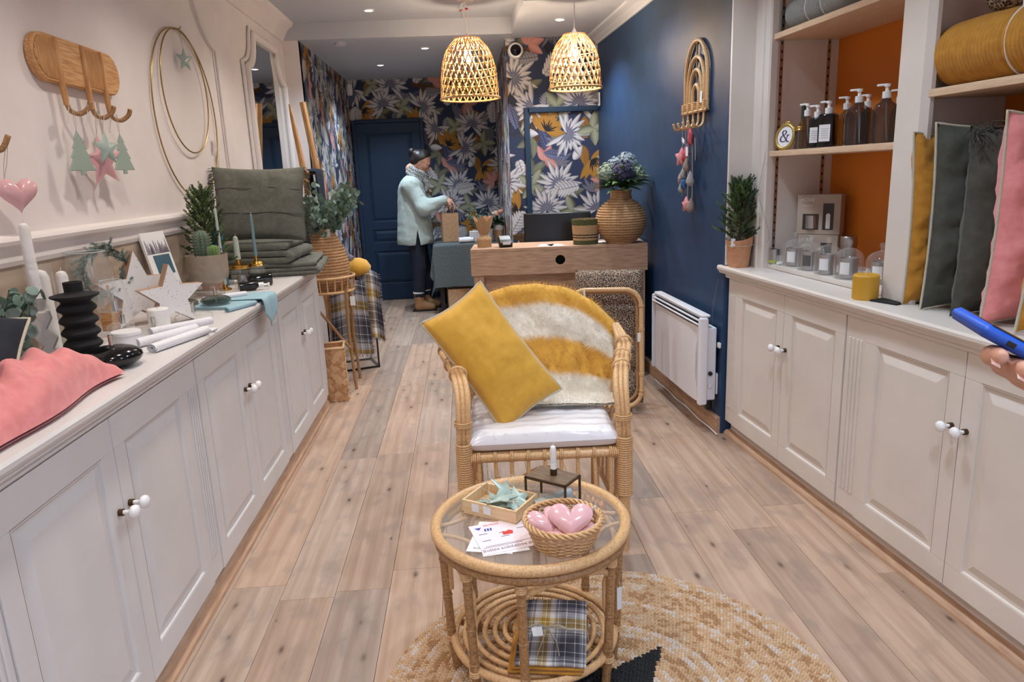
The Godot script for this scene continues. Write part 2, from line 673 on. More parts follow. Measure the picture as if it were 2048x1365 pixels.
func wallpaper_texture() -> ImageTexture:
	wn = 1024
	wim = Image.create(wn, wn, false, Image.FORMAT_RGB8)
	wim.fill(rgb(38, 48, 78))
	var r := RandomNumberGenerator.new()
	r.seed = 21
	var white := rgb(226, 221, 222)
	var grey := rgb(128, 126, 136)
	var navy := rgb(26, 32, 58)
	var blue := rgb(92, 98, 140)
	var och := rgb(176, 124, 48)
	var och2 := rgb(120, 78, 28)
	var pink := rgb(206, 150, 140)
	var pink2 := rgb(150, 88, 84)
	var olive := rgb(168, 170, 146)
	var olive2 := rgb(74, 80, 62)
	var blk := rgb(24, 22, 30)
	# undergrowth
	for i in 44:
		var p := Vector2(r.randi() % wn, r.randi() % wn)
		w_feather(p, r.randf() * TAU, r.randf_range(120, 200), r.randf_range(26, 44), 11, [blue, navy.lightened(0.12), blk, och2][i % 4], [navy, blk, navy, blk][i % 4])
	# broad leaves filling the gaps
	for gy in 7:
		for gx in 7:
			var p := Vector2(gx * 146 + (0 if gy % 2 == 1 else 73) + r.randi() % 50, gy * 146 + 60 + r.randi() % 40)
			var a := r.randf() * TAU
			match (gx + gy * 2) % 4:
				0:
					w_feather(p, a, 130, 52, 8, grey.lightened(0.25), grey.darkened(0.4))
				1:
					for k in 3:
						w_blade(p, a + k * 1.1, 105, 25, olive.darkened(0.25), olive2.darkened(0.2), 0.8)
				2:
					w_fan(p, 110, a - 1.5, a + 1.5, 9, grey, navy, 13.0, 1.0)
				3:
					w_feather(p, a, 120, 40, 9, och.darkened(0.1), och2)
	# motifs dealt over a jittered grid so that the print is even
	var deal := 0
	for gy in 7:
		for gx in 7:
			var p := Vector2(gx * 146 + (73 if gy % 2 == 1 else 0) + r.randi() % 40, gy * 146 + r.randi() % 40)
			var a := r.randf() * TAU
			match (gx * 2 + gy * 3) % 7:
				0, 3:
					w_fan(p, 150, a - 2.3, a + 2.3, 15, white, grey.darkened(0.35), 15.0, 1.0)
					w_fan(p, 84, a - 2.0, a + 2.0, 12, grey, blue.darkened(0.2), 6.0)
				1:
					w_fan(p, 135, a - 1.4, a + 1.4, 13, och, och.darkened(0.2), 18)
					w_fan(p, 74, a - 1.0, a + 1.0, 8, blk, blk, 4.0)
				2:
					w_feather(p, a, 150, 66, 8, white, grey.darkened(0.1))
				4:
					for k in 4:
						w_blade(p, a + k * 0.85, 92, 24, pink, pink2, 0.7)
				5:
					for k in 4:
						w_blade(p, k * 1.45 + a, 98, 26, olive, olive2, 0.8)
				6:
					w_feather(p, a, 140, 40, 10, blue.lightened(0.2), navy)
					w_blade(p + Vector2(30, 20), a + 2.0, 90, 24, white, grey, 0.8)
	wim.generate_mipmaps()
	return ImageTexture.create_from_image(wim)

func materials() -> void:
	var weave := nnorm(0.12, 3, 256, 3.0)
	var soft := nnorm(0.03, 4, 256, 5.0)
	var fine := nnorm(0.3, 8, 256, 2.5)
	M["weave"] = weave
	M["soft"] = soft
	M["fine"] = fine
	# painted surfaces
	var cream := mk("cream", Color.WHITE, 0.42)
	cream.albedo_texture = ntex(0.01, 31, [[0.2, rgb(218, 208, 200)], [0.8, rgb(224, 214, 206)]], 256)
	cream.uv1_triplanar = true
	cream.uv1_world_triplanar = true
	var cl := mk("cool_lit_cream", Color.WHITE, 0.42)  # left cabinets: cream with part of the cool daylight mixed into the colour
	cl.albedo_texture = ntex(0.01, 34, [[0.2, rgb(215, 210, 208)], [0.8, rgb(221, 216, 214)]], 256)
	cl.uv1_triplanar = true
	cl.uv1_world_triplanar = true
	var wc := mk("wall_cream", Color.WHITE, 0.7)  # cream cooled and lightened to hold some of the left wall's daylight
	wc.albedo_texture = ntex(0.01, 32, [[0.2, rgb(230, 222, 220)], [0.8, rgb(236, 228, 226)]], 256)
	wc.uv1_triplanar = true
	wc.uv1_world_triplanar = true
	var bw := mk("blue_wall", Color.WHITE, 0.52)
	bw.albedo_texture = ntex(0.02, 33, [[0.2, rgb(30, 58, 92)], [0.8, rgb(34, 65, 102)]], 256)
	bw.uv1_triplanar = true
	bw.uv1_world_triplanar = true
	mk("blue_door", rgb(17, 47, 76), 0.6)
	mk("ceiling", rgb(192, 195, 205), 0.8)
	mk("white_gloss", rgb(238, 236, 236), 0.25)
	mk("white", rgb(232, 230, 230), 0.5)
	mk("white_matt", rgb(235, 233, 232), 0.8)
	mk("paper", rgb(236, 234, 236), 0.8)
	mk("porcelain", rgb(240, 238, 238), 0.12)
	mk("bronze", rgb(84, 66, 46), 0.45, 0.8)
	mk("black", rgb(22, 22, 24), 0.5)
	mk("black_gloss", rgb(14, 14, 16), 0.12)
	mk("black_matt", rgb(24, 24, 27), 0.85)
	mk("chrome", rgb(205, 205, 205), 0.15, 1.0)
	mk("steel", rgb(180, 180, 182), 0.28, 1.0)
	mk("gold", rgb(200, 158, 84), 0.25, 1.0)
	mk("brass_thin", rgb(176, 144, 84), 0.35, 1.0)
	mk("mirror", rgb(235, 238, 236), 0.02, 1.0)
	var lens := mk("lens", rgb(255, 250, 240), 0.5)
	lens.emission_enabled = true
	lens.emission = Color(1.0, 0.96, 0.9)
	lens.emission_energy_multiplier = 6.0
	var gl := mk("glass", Color(0.97, 0.99, 0.99, 0.07), 0.02)
	gl.transparency = BaseMaterial3D.TRANSPARENCY_ALPHA
	gl.metallic_specular = 0.7
	var gs := mk("smoke_glass", Color(0.10, 0.11, 0.13, 0.55), 0.03)
	gs.transparency = BaseMaterial3D.TRANSPARENCY_ALPHA
	var gg := mk("green_glass", Color(0.06, 0.16, 0.07, 0.6), 0.03)
	gg.transparency = BaseMaterial3D.TRANSPARENCY_ALPHA
	var gd := mk("dark_glass", Color(0.03, 0.06, 0.055, 0.8), 0.04)
	gd.transparency = BaseMaterial3D.TRANSPARENCY_ALPHA
	var ga := mk("amber_glass", Color(0.30, 0.16, 0.04, 0.45), 0.03)
	ga.transparency = BaseMaterial3D.TRANSPARENCY_ALPHA
	# woods
	var oak := ntex(0.03, 41, [[0.15, rgb(168, 130, 104)], [0.5, rgb(186, 149, 121)], [0.85, rgb(196, 160, 132)]], 512)
	grain("oak_x", oak, 0, 4.0, 0.45)
	grain("oak_y", oak, 1, 4.0, 0.45)
	grain("oak_z", oak, 2, 4.0, 0.45)
	var shelfw := ntex(0.03, 42, [[0.2, rgb(206, 172, 142)], [0.8, rgb(220, 190, 160)]], 512)
	grain("shelf_x", shelfw, 0, 5.0, 0.5, 0.5)
	var pine := ntex(0.03, 43, [[0.15, rgb(176, 122, 72)], [0.5, rgb(205, 152, 98)], [0.85, rgb(218, 170, 118)]], 512)
	grain("pine_x", pine, 0, 6.0, 0.5)
	grain("pine_y", pine, 1, 6.0, 0.5)
	grain("pine_z", pine, 2, 6.0, 0.5)
	var light := ntex(0.03, 46, [[0.2, rgb(222, 186, 140)], [0.8, rgb(234, 204, 164)]], 256)
	grain("light_wood", light, 0, 6.0, 0.6)
	var dk := ntex(0.04, 44, [[0.2, rgb(88, 68, 50)], [0.8, rgb(128, 102, 78)]], 256)
	grain("old_wood", dk, 0, 12.0, 1.2)
	var rat := ntex(0.06, 45, [[0.1, rgb(180, 130, 84)], [0.4, rgb(212, 168, 118)], [0.85, rgb(228, 190, 144)]], 256)
	var rm := mk("rattan", Color.WHITE, 0.38)
	rm.albedo_texture = rat
	rm.uv1_triplanar = true
	rm.uv1_scale = Vector3.ONE * 7.0
	var rat2 := ntex(0.05, 47, [[0.1, rgb(120, 82, 50)], [0.4, rgb(164, 122, 80)], [0.85, rgb(186, 146, 102)]], 256)
	var rm2 := mk("rattan_dark", Color.WHITE, 0.42)
	rm2.albedo_texture = rat2
	rm2.uv1_triplanar = true
	rm2.uv1_scale = Vector3.ONE * 7.0
	var hya := ntex(0.05, 48, [[0.15, rgb(140, 98, 62)], [0.5, rgb(190, 146, 102)], [0.85, rgb(214, 176, 134)]], 256)
	var hm := mk("hyacinth", Color.WHITE, 0.7)
	hm.albedo_texture = hya
	hm.uv1_triplanar = true
	hm.uv1_scale = Vector3(9, 22, 9)
	hm.normal_enabled = true
	hm.normal_texture = weave
	hm.normal_scale = 0.5
	var jute := ntex(0.09, 49, [[0.1, rgb(132, 92, 56)], [0.4, rgb(190, 146, 100)], [0.65, rgb(206, 170, 130)], [0.95, rgb(214, 196, 180)]], 512)
	var jm := mk("jute", Color.WHITE, 0.9)
	jm.albedo_texture = jute
	jm.uv1_triplanar = true
	jm.uv1_scale = Vector3.ONE * 5.0
	var shade := mk("bamboo", Color.WHITE, 0.5)
	shade.albedo_texture = ntex(0.06, 50, [[0.2, rgb(196, 150, 92)], [0.8, rgb(226, 190, 134)]], 128)
	shade.uv1_triplanar = true
	shade.uv1_scale = Vector3.ONE * 8.0
	shade.backlight_enabled = true
	shade.backlight = Color(0.45, 0.33, 0.18)
	# cloth
	cloth("mustard", rgb(208, 156, 50), rgb(215, 163, 57), fine, 5.0, 0.8, 0.5, 0.25)
	cloth("ochre", rgb(176, 118, 30), rgb(194, 136, 44), fine, 5.0, 0.85, 0.3, 0.3)
	cloth("pink", rgb(222, 130, 130), rgb(232, 146, 144), fine, 5.0, 0.85, 0.5, 0.25)
	cloth("olive", rgb(62, 62, 54), rgb(74, 74, 64), fine, 5.0, 0.85, 0.2, 0.3)
	cloth("grey_green", rgb(98, 100, 90), rgb(110, 111, 101), fine, 5.0, 0.85, 0.2, 0.3)
	cloth("grey_linen", rgb(140, 142, 140), rgb(152, 154, 152), weave, 8.0, 0.9)
	cloth("navy_cloth", rgb(26, 30, 40), rgb(33, 37, 48), fine, 6.0, 0.9)
	cloth("table_linen", rgb(82, 90, 92), rgb(92, 100, 102), weave, 8.0, 0.9)
	cloth("blue_linen", rgb(150, 184, 196), rgb(160, 194, 204), weave, 10.0, 0.9)
	cloth("white_linen", rgb(236, 234, 236), rgb(228, 226, 230), weave, 10.0, 0.9)
	cloth("sweater", rgb(172, 186, 182), rgb(186, 199, 194), soft, 9.0, 0.95, 0.3, 0.6)
	cloth("jeans", rgb(24, 30, 44), rgb(34, 42, 60), weave, 8.0, 0.9)
	cloth("piping", rgb(190, 180, 160), rgb(200, 190, 172), weave, 12.0, 0.9)
	cloth("burlap", rgb(176, 138, 100), rgb(190, 152, 114), weave, 12.0, 0.95, 0.0, 0.9)
	cloth("wax_white", rgb(240, 238, 236), rgb(236, 234, 230), soft, 3.0, 0.45)
	M.wax_white.subsurf_scatter_enabled = true
	M.wax_white.subsurf_scatter_strength = 0.15
	cloth("terracotta", rgb(196, 142, 106), rgb(206, 154, 118), weave, 6.0, 0.85)
	cloth("grey_ceramic", rgb(188, 184, 180), rgb(196, 192, 188), soft, 4.0, 0.3, 0.0, 0.15)
	cloth("kraft", rgb(178, 142, 108), rgb(190, 154, 120), soft, 5.0, 0.8, 0.0, 0.3)
	mk("cord_grey", rgb(190, 178, 160), 0.9)
	mk("sage_enamel", rgb(170, 188, 180), 0.22)
	mk("sage_matt", rgb(156, 174, 162), 0.5)
	mk("pink_enamel", rgb(228, 178, 182), 0.18)
	mk("leaf_euc", rgb(120, 142, 132), 0.6)
	mk("leaf_euc2", rgb(92, 118, 104), 0.6)
	mk("leaf_dark", rgb(42, 74, 40), 0.55)
	mk("leaf_mid", rgb(76, 112, 62), 0.55)
	mk("leaf_pale", rgb(164, 184, 140), 0.6)
	mk("needle", rgb(56, 78, 40), 0.6)
	mk("needle_light", rgb(96, 118, 60), 0.6)
	mk("frost_needle", rgb(120, 136, 128), 0.7)
	mk("stem", rgb(84, 70, 46), 0.8)
	for k in ["leaf_euc", "leaf_euc2", "leaf_dark", "leaf_mid", "leaf_pale"]:
		M[k].backlight_enabled = true
		M[k].backlight = Color(0.12, 0.18, 0.08)
	mk("black_sheen", rgb(26, 26, 28), 0.3)
	mk("grey_screen", rgb(150, 156, 160), 0.3)
	mk("print_navy", rgb(84, 98, 142), 0.6)
	cloth("olive_jute", rgb(84, 84, 50), rgb(98, 98, 62), weave, 14.0, 0.95, 0.0, 0.8)
	var wpz := mk("white_plastic", rgb(236, 232, 236), 0.25)
	wpz.clearcoat_enabled = true
	wpz.clearcoat = 0.6
	wpz.clearcoat_roughness = 0.12
	var film := mk("film", Color(1, 1, 1, 0.25), 0.08)
	film.transparency = BaseMaterial3D.TRANSPARENCY_ALPHA
	var fro := mk("frosted", Color(0.82, 0.87, 0.87, 0.75), 0.35)
	fro.transparency = BaseMaterial3D.TRANSPARENCY_ALPHA
	mk("print_grey", rgb(150, 142, 152), 0.8)
	mk("leaflet_pink", rgb(240, 226, 232), 0.75)
	mk("ink", rgb(60, 56, 66), 0.7)
	mk("ink_red", rgb(216, 66, 62), 0.7)
	mk("ink_blue", rgb(66, 82, 160), 0.7)
	var lp := mk("leaf_print", Color.WHITE, 0.9)
	lp.albedo_texture = ntex(0.07, 64, [[0.0, rgb(30, 24, 24)], [0.40, rgb(40, 32, 30)], [0.47, rgb(196, 168, 144)], [0.8, rgb(206, 180, 158)]], 512, FastNoiseLite.TYPE_CELLULAR, 1)
	lp.uv1_triplanar = true
	lp.uv1_scale = Vector3.ONE * 4.2
	var bs := ntex(0.02, 67, [[0.2, rgb(168, 150, 132)], [0.8, rgb(186, 168, 150)]], 256)
	grain("backsplash", bs, 2, 3.0, 0.6, 0.4)
	mk("taupe", rgb(176, 160, 146), 0.7)
	mk("dark_window", rgb(52, 46, 42), 0.25)
	mk("frost_white", rgb(226, 228, 230), 0.3)
	mk("wax_mustard", rgb(204, 152, 44), 0.55)
	mk("wax_green", rgb(52, 62, 58), 0.45)
	mk("gilt", rgb(196, 168, 98), 0.35, 0.85)
	mk("ink_violet", rgb(74, 58, 92), 0.6)
	mk("rad_white", rgb(232, 230, 236), 0.35)
	mk("grey_dot", rgb(128, 128, 134), 0.6)
	mk("lime", rgb(168, 186, 60), 0.5)
	mk("chip_a", rgb(212, 172, 130), 0.6)
	mk("chip_b", rgb(196, 150, 108), 0.6)
	mk("chip_c", rgb(180, 134, 92), 0.65)
	cloth("dark_blue_cloth", rgb(16, 28, 44), rgb(22, 36, 54), weave, 6.0, 0.95)
	mk("blue_case", rgb(36, 88, 196), 0.45)
	mk("nail", rgb(222, 176, 160), 0.3)
	var sp := mk("scarf_print", Color.WHITE, 0.9)
	sp.albedo_texture = ntex(0.05, 66, [[0.0, rgb(30, 30, 34)], [0.46, rgb(40, 40, 44)], [0.52, rgb(206, 208, 204)], [1.0, rgb(214, 216, 212)]], 256)
	sp.uv1_triplanar = true
	sp.uv1_scale = Vector3.ONE * 7.0
	# prints
	var wt := wallpaper_texture()
	var wp := mk("wallpaper", Color.WHITE, 0.75)
	wp.albedo_texture = wt
	var pl := plank_texture()
	for k in 4:
		var fl := mk("plank_%d" % k, [Color(1, 1, 1), Color(0.90, 0.90, 0.91), Color(1.04, 1.0, 0.97), Color(0.96, 0.93, 0.91)][k], 0.42)
		fl.albedo_texture = pl
	var orange := mk("orange", Color.WHITE, 0.6)
	orange.albedo_texture = ntex(0.01, 60, [[0.2, rgb(206, 112, 18)], [0.8, rgb(214, 120, 24)]], 128)
	orange.uv1_triplanar = true

# a wall of wallpaper: quad a..d counter-clockwise, u in metres / 1.06
func papered(a: Vector3, b: Vector3, h: float, u0: float, thick: Vector3, st: MB) -> void:
	var n := a.distance_to(b) / 1.6
	var i := st.pt(a, Vector2(u0, 0))
	st.pt(b, Vector2(u0 + n, 0))
	st.pt(b + Vector3(0, h, 0), Vector2(u0 + n, -h / 1.6))
	st.pt(a + Vector3(0, h, 0), Vector2(u0, -h / 1.6))
	st.tri(i, i + 1, i + 2)
	st.tri(i, i + 2, i + 3)

func structure() -> void:
	# floor: base slab with single planks on it
	var fl := struct("floor", mb().box(Vector3(0.2, -0.06, -3.4), Vector3(3.9, 0.1, 11.2)), M.old_wood)
	var pw := 0.195
	var L := 1.29
	var meshes := []
	for k in 8:
		var st := mb()
		st.box(Vector3.ZERO, Vector3(pw - 0.0012, 0.0098, L - 0.0012), 0.0009)
		for i in st.v.size():
			var p := st.v[i]
			var uu := (clampf(p.x / pw + 0.5, 0, 1) * 0.94 + 0.03)
			var vv := (p.z / L + 0.5) * 0.98
			if k >= 4:
				uu = 1.0 - uu
				vv = 1.0 - vv + 0.37
			st.uv[i] = Vector2((uu + (k % 4)) / 4.0, vv)
		meshes.append(st.mesh())
	var r := RandomNumberGenerator.new()
	r.seed = 3
	for i in range(-3, 15):
		var x := -0.93 + (i + 0.5) * pw
		if x - pw / 2 < -1.41 or x > 2.05:
			continue
		var z := 2.1 + r.randf_range(-1.2, 0.0)
		while z > -8.7:
			var o := put(fl, "plank", meshes[r.randi() % 8], M["plank_%d" % (r.randi() % 4)])
			o.position = Vector3(x, -0.0049, z - L / 2)
			z -= L
	# left wall, its end pier, cornice and dado rail
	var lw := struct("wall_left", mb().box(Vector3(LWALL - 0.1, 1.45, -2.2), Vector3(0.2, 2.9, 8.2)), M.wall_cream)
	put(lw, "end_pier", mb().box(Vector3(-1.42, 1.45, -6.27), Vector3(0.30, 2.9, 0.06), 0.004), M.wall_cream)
	var cor := mb()
	cor.t = Transform3D(Basis(Vector3.UP, PI / 2), Vector3(LWALL, 0, 0))
	cor.sweep(PackedVector2Array([Vector2(0, 2.56), Vector2(0.015, 2.56), Vector2(0.02, 2.575), Vector2(0.035, 2.60), Vector2(0.06, 2.645), Vector2(0.10, 2.675), Vector2(0.11, 2.70), Vector2(0, 2.70)]), -1.9, 6.24)
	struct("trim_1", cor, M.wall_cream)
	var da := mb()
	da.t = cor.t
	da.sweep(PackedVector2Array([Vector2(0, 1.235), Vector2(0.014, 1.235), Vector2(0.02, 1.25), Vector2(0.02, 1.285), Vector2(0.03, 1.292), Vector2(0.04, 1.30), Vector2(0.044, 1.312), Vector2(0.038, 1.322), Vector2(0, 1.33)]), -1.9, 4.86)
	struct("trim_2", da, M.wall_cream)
	var pn := mb()
	pn.t = cor.t
	pn.box(Vector3(1.5, 1.09, 0.004), Vector3(6.8, 0.29, 0.008))
	struct("trim_3", pn, M.backsplash)
	# panel moulding with a curved corner, left of the mirror
	var pm := mb()
	var cv := [Vector3(-1.385, 2.70, -4.02)]
	cv.append_array(arc(Vector3(-1.385, 2.60, -4.55), 0.40, deg_to_rad(-15), deg_to_rad(-78), 12, Vector3.BACK, Vector3.UP))
	cv.append(Vector3(-1.385, 2.19, -4.46))
	cv.append(Vector3(-1.385, 1.34, -4.46))
	pm.tube(cv, 0.008, 6)
	struct("trim_4", pm, M.wall_cream)
	# ceiling and the dropped part of it
	var ce := struct("ceiling", mb().box(Vector3(0.2, 2.80, -2.25), Vector3(3.9, 0.2, 8.0)), M.ceiling)
	put(ce, "soffit", mb().box(Vector3(-0.46, 2.70, -7.5), Vector3(1.86, 0.26, 2.56), 0.002), M.ceiling)
	put(ce, "side_soffit", mb().box(Vector3(0.92, 2.72, -5.78), Vector3(0.90, 0.30, 1.36), 0.002), M.ceiling)
	# right: blue wall, its coving, base board; wall behind the shelves
	var bwx := func(z: float) -> float: return 1.507 + 0.045 * z
	var st := mb()
	var a := Vector3(bwx.call(-3.615), 0, -3.615)
	var b := Vector3(bwx.call(-6.5), 0, -6.5)
	var po := PackedVector3Array([a, b, b + Vector3(0.5, 0, 0), a + Vector3(0.62, 0, 0)])
	for i in 4:
		var p := po[i]
		var q := po[(i + 1) % 4]
		st.quad(q, p, p + Vector3(0, 2.9, 0), q + Vector3(0, 2.9, 0))
	var wr := struct("wall_right", st, M.blue_wall)
	put(wr, "end_casing", mb().box(Vector3(1.42, 1.82, -3.603), Vector3(0.152, 1.76, 0.02), 0.002), M.cream)
	var ang := atan2(0.045, 1.0)
	var bt := Transform3D(Basis(Vector3.UP, -PI / 2 + ang), a)
	var cb := mb()
	cb.t = bt
	cb.sweep(PackedVector2Array([Vector2(0, 2.50), Vector2(0.012, 2.50), Vector2(0.02, 2.515), Vector2(0.05, 2.54), Vector2(0.09, 2.555), Vector2(0.10, 2.575), Vector2(0, 2.575)]), -2.9, 0.0)
	struct("trim_5", cb, M.ceiling)
	var bb := mb()
	bb.t = bt
	bb.sweep(PackedVector2Array([Vector2(0, 0), Vector2(0.022, 0), Vector2(0.022, 0.085), Vector2(0.016, 0.095), Vector2(0, 0.095)]), -2.9, 0.0)
	struct("baseboard_right", bb, M.oak_z)
	var rw := mb()
	rw.t = RF
	rw.box(Vector3(1.8, 1.45, -0.56), Vector3(4.4, 2.9, 0.18))
	struct("wall_right_2", rw, M.wall_cream)
	# street side behind the camera: shop front with a large pane
	var fw := mb()
	fw.box(Vector3(0.3, 2.62, 1.72), Vector3(4.2, 0.5, 0.15))
	fw.box(Vector3(0.3, 0.2, 1.72), Vector3(4.2, 0.4, 0.15))
	fw.box(Vector3(-0.7, 1.4, 1.72), Vector3(2.2, 2.4, 0.15))
	fw.box(Vector3(1.95, 1.4, 1.72), Vector3(0.5, 2.4, 0.15))
	struct("wall_front", fw, M.wall_cream)
	var win := struct("window_1", mb().box(Vector3(1.05, 1.4, 1.72), Vector3(0.05, 2.0, 0.06)), M.black)
	put(win, "pane", mb().quadbox(Vector3(1.05, 1.4, 1.74), Vector3(1.4, 2.0, 0.0)), M.glass)

func back_room() -> void:
	# papered walls of the rear room
	var st := mb()
	papered(Vector3(-1.27, 0, -6.24), Vector3(-1.27, 0, -8.70), 2.62, 0.3, Vector3.ZERO, st)
	var l := struct("wall_left_2", st, M.wallpaper)
	put(l, "backing", mb().box(Vector3(-1.345, 1.3, -7.5), Vector3(0.148, 2.7, 2.5)), M.wall_cream)
	st = mb()
	papered(Vector3(-1.28, 0, -8.70), Vector3(0.45, 0, -8.70), 2.62, 0.62, Vector3.ZERO, st)
	l = struct("wall_back", st, M.wallpaper)
	put(l, "backing", mb().box(Vector3(0.0, 1.3, -8.78), Vector3(3.0, 2.7, 0.15)), M.wall_cream)
	st = mb()
	papered(Vector3(0.425, 0, -6.42), Vector3(1.24, 0, -6.42), 2.62, 0.12, Vector3.ZERO, st)
	papered(Vector3(0.425, 0, -8.70), Vector3(0.425, 0, -6.42), 2.62, 0.4, Vector3.ZERO, st)
	l = struct("wall_partition", st, M.wallpaper)
	put(l, "backing", mb().box(Vector3(0.84, 1.3, -7.58), Vector3(0.82, 2.7, 2.30)), M.wall_cream)
	# door in the back wall
	var d := mb()
	panel_face(d, 0.0, 0.74, 0.005, 2.08, 0.04, [[0.10, 0.20, 0.54, 0.40], [0.10, 0.70, 0.54, 0.16], [0.10, 0.95, 0.54, 1.02]])
	var dn := struct("door_1", d, M.blue_door)
	dn.position = Vector3(-1.21, 0, -8.69)
	var fr := mb()
	fr.box(Vector3(-0.022, 1.06, 0.02), Vector3(0.044, 2.12, 0.06), 0.006)
	fr.box(Vector3(0.762, 1.06, 0.02), Vector3(0.044, 2.12, 0.06), 0.006)
	fr.box(Vector3(0.37, 2.105, 0.02), Vector3(0.74, 0.044, 0.06), 0.006)
	put(dn, "door_frame", fr, M.blue_door)
	# papered jib door in the partition, outlined by a blue frame
	var jd := mb()
	jd.box(Vector3(0.585, 1.0, -6.405), Vector3(0.045, 2.0, 0.035), 0.004)
	jd.box(Vector3(0.90, 1.978, -6.405), Vector3(0.62, 0.045, 0.035), 0.004)
	struct("door_2", jd, M.blue_door)

# a panelled face w x h at z, with raised fields r = [x, y, w, h]
func panel_face(st: MB, x0: float, x1: float, y0: float, y1: float, th: float, fields: Array, rise := 0.0) -> void:
	var xs := [x0]
	st.box(Vector3((x0 + x1) / 2, (y0 + y1) / 2, th * 0.35), Vector3(x1 - x0, y1 - y0, th * 0.5))
	# stiles and rails around the fields
	var z := th
	var ys := [y0]
	for f in fields:
		ys.append(f[1])
		ys.append(f[1] + f[3])
	ys.append(y1)
	for k in range(0, ys.size(), 2):
		st.box(Vector3((x0 + x1) / 2, (ys[k] + ys[k + 1]) / 2, z - 0.007), Vector3(x1 - x0, ys[k + 1] - ys[k], 0.014), 0.0012)
	for f in fields:
		var fx0: float = x0 + f[0]
		var fx1: float = fx0 + f[2]
		var ym: float = f[1] + f[3] / 2
		st.box(Vector3((x0 + fx0) / 2, ym, z - 0.007), Vector3(fx0 - x0, f[3], 0.014), 0.0012)
		st.box(Vector3((x1 + fx1) / 2, ym, z - 0.007), Vector3(x1 - fx1, f[3], 0.014), 0.0012)
		# moulded edge and raised field
		var pr := [[0.0, 0.0], [0.006, -0.002], [0.009, -0.010], [0.016, -0.012], [0.020, -0.009], [0.046, -0.001], [0.05, 0.0]]
		for i in pr.size() - 1:
			var i0: float = pr[i][0]
			var i1: float = pr[i + 1][0]
			var za: float = z + pr[i][1]
			var zb: float = z + pr[i + 1][1]
			var A := [Vector3(fx0 + i0, f[1] + i0, za), Vector3(fx1 - i0, f[1] + i0, za), Vector3(fx1 - i0, f[1] + f[3] - i0, za), Vector3(fx0 + i0, f[1] + f[3] - i0, za)]
			var B := [Vector3(fx0 + i1, f[1] + i1, zb), Vector3(fx1 - i1, f[1] + i1, zb), Vector3(fx1 - i1, f[1] + f[3] - i1, zb), Vector3(fx0 + i1, f[1] + f[3] - i1, zb)]
			for k in 4:
				st.quad(A[k], A[(k + 1) % 4], B[(k + 1) % 4], B[k])
			if i == pr.size() - 2:
				st.quad(B[0], B[1], B[2], B[3])

func knob_mesh() -> Array:
	var base := mb().lathe([Vector2(0.0095, 0.0), Vector2(0.0095, 0.012), Vector2(0.0001, 0.012)], 16).mesh()
	var k := mb().lathe([Vector2(0.006, 0.010), Vector2(0.006, 0.026), Vector2(0.010, 0.030), Vector2(0.0165, 0.034), Vector2(0.0185, 0.041), Vector2(0.016, 0.048), Vector2(0.009, 0.052), Vector2(0.0001, 0.053)], 20, Vector3.ZERO, 1.0).mesh()
	return [base, k]

func cabinet(paint: Material, frame: Transform3D, x0: float, xm: float, x1: float, pil0: float, pil1: float, label: String, depth: float, knobs: Array) -> Node3D:
	var o := thing("base_cabinet", label, "cabinet", frame.origin, frame.basis.get_euler().y, "panelled base cabinets")
	var bx0 := maxf(minf(x0, pil0), -0.05)
	put(o, "body", mb().box(Vector3((bx0 + maxf(x1, pil1)) / 2, 0.482, -depth / 2 - 0.022), Vector3(maxf(x1, pil1) - bx0, 0.80, depth - 0.004)), paint)
	put(o, "plinth", mb().box(Vector3((minf(x0, pil0) + maxf(x1, pil1)) / 2, 0.041, -0.10), Vector3(maxf(x1, pil1) - minf(x0, pil0), 0.082, 0.12)), paint)
	var i := 0
	for d in [[x0, xm, 1], [xm, x1, 0]]:
		var st := mb()
		var a: float = d[0] + 0.0015
		var b: float = d[1] - 0.0015
		panel_face(st, a, b, 0.085, 0.876, 0.022, [[0.062, 0.165, b - a - 0.124, 0.625]])
		var dn := put(o, "door", st, paint)
		dn.position.z = -0.022
		var kx: float = b - 0.028 if d[2] == 1 else a + 0.028
		var kb := put(dn, "knob", knobs[1], M.porcelain)
		kb.transform = Transform3D(Basis(Vector3.RIGHT, PI / 2), Vector3(kx, 0.625, 0.022))
		var kr := put(dn, "knob_rose", knobs[0], M.bronze)
		kr.transform = kb.transform
		i += 1
	if pil1 > pil0:
		var st := mb()
		var w := pil1 - pil0
		st.box(Vector3((pil0 + pil1) / 2, 0.4805, -0.013), Vector3(w - 0.002, 0.791, 0.018), 0.002)
		for k in 4:
			var fx := pil0 + w * (0.22 + 0.185 * k)
			st.box(Vector3(fx, 0.48, -0.003), Vector3(w * 0.10, 0.62, 0.007), 0.0025)
		put(o, "fluted_pilaster", st, paint)
	return o

func top_profile(depth: float, t: float) -> PackedVector2Array:
	return PackedVector2Array([Vector2(-depth, t - 0.062), Vector2(0.006, t - 0.062), Vector2(0.010, t - 0.056), Vector2(0.008, t - 0.050), Vector2(0.014, t - 0.044), Vector2(0.024, t - 0.038), Vector2(0.024, t - 0.032), Vector2(0.030, t - 0.028), Vector2(0.036, t - 0.018), Vector2(0.036, t - 0.008), Vector2(0.030, t), Vector2(-depth, t)])

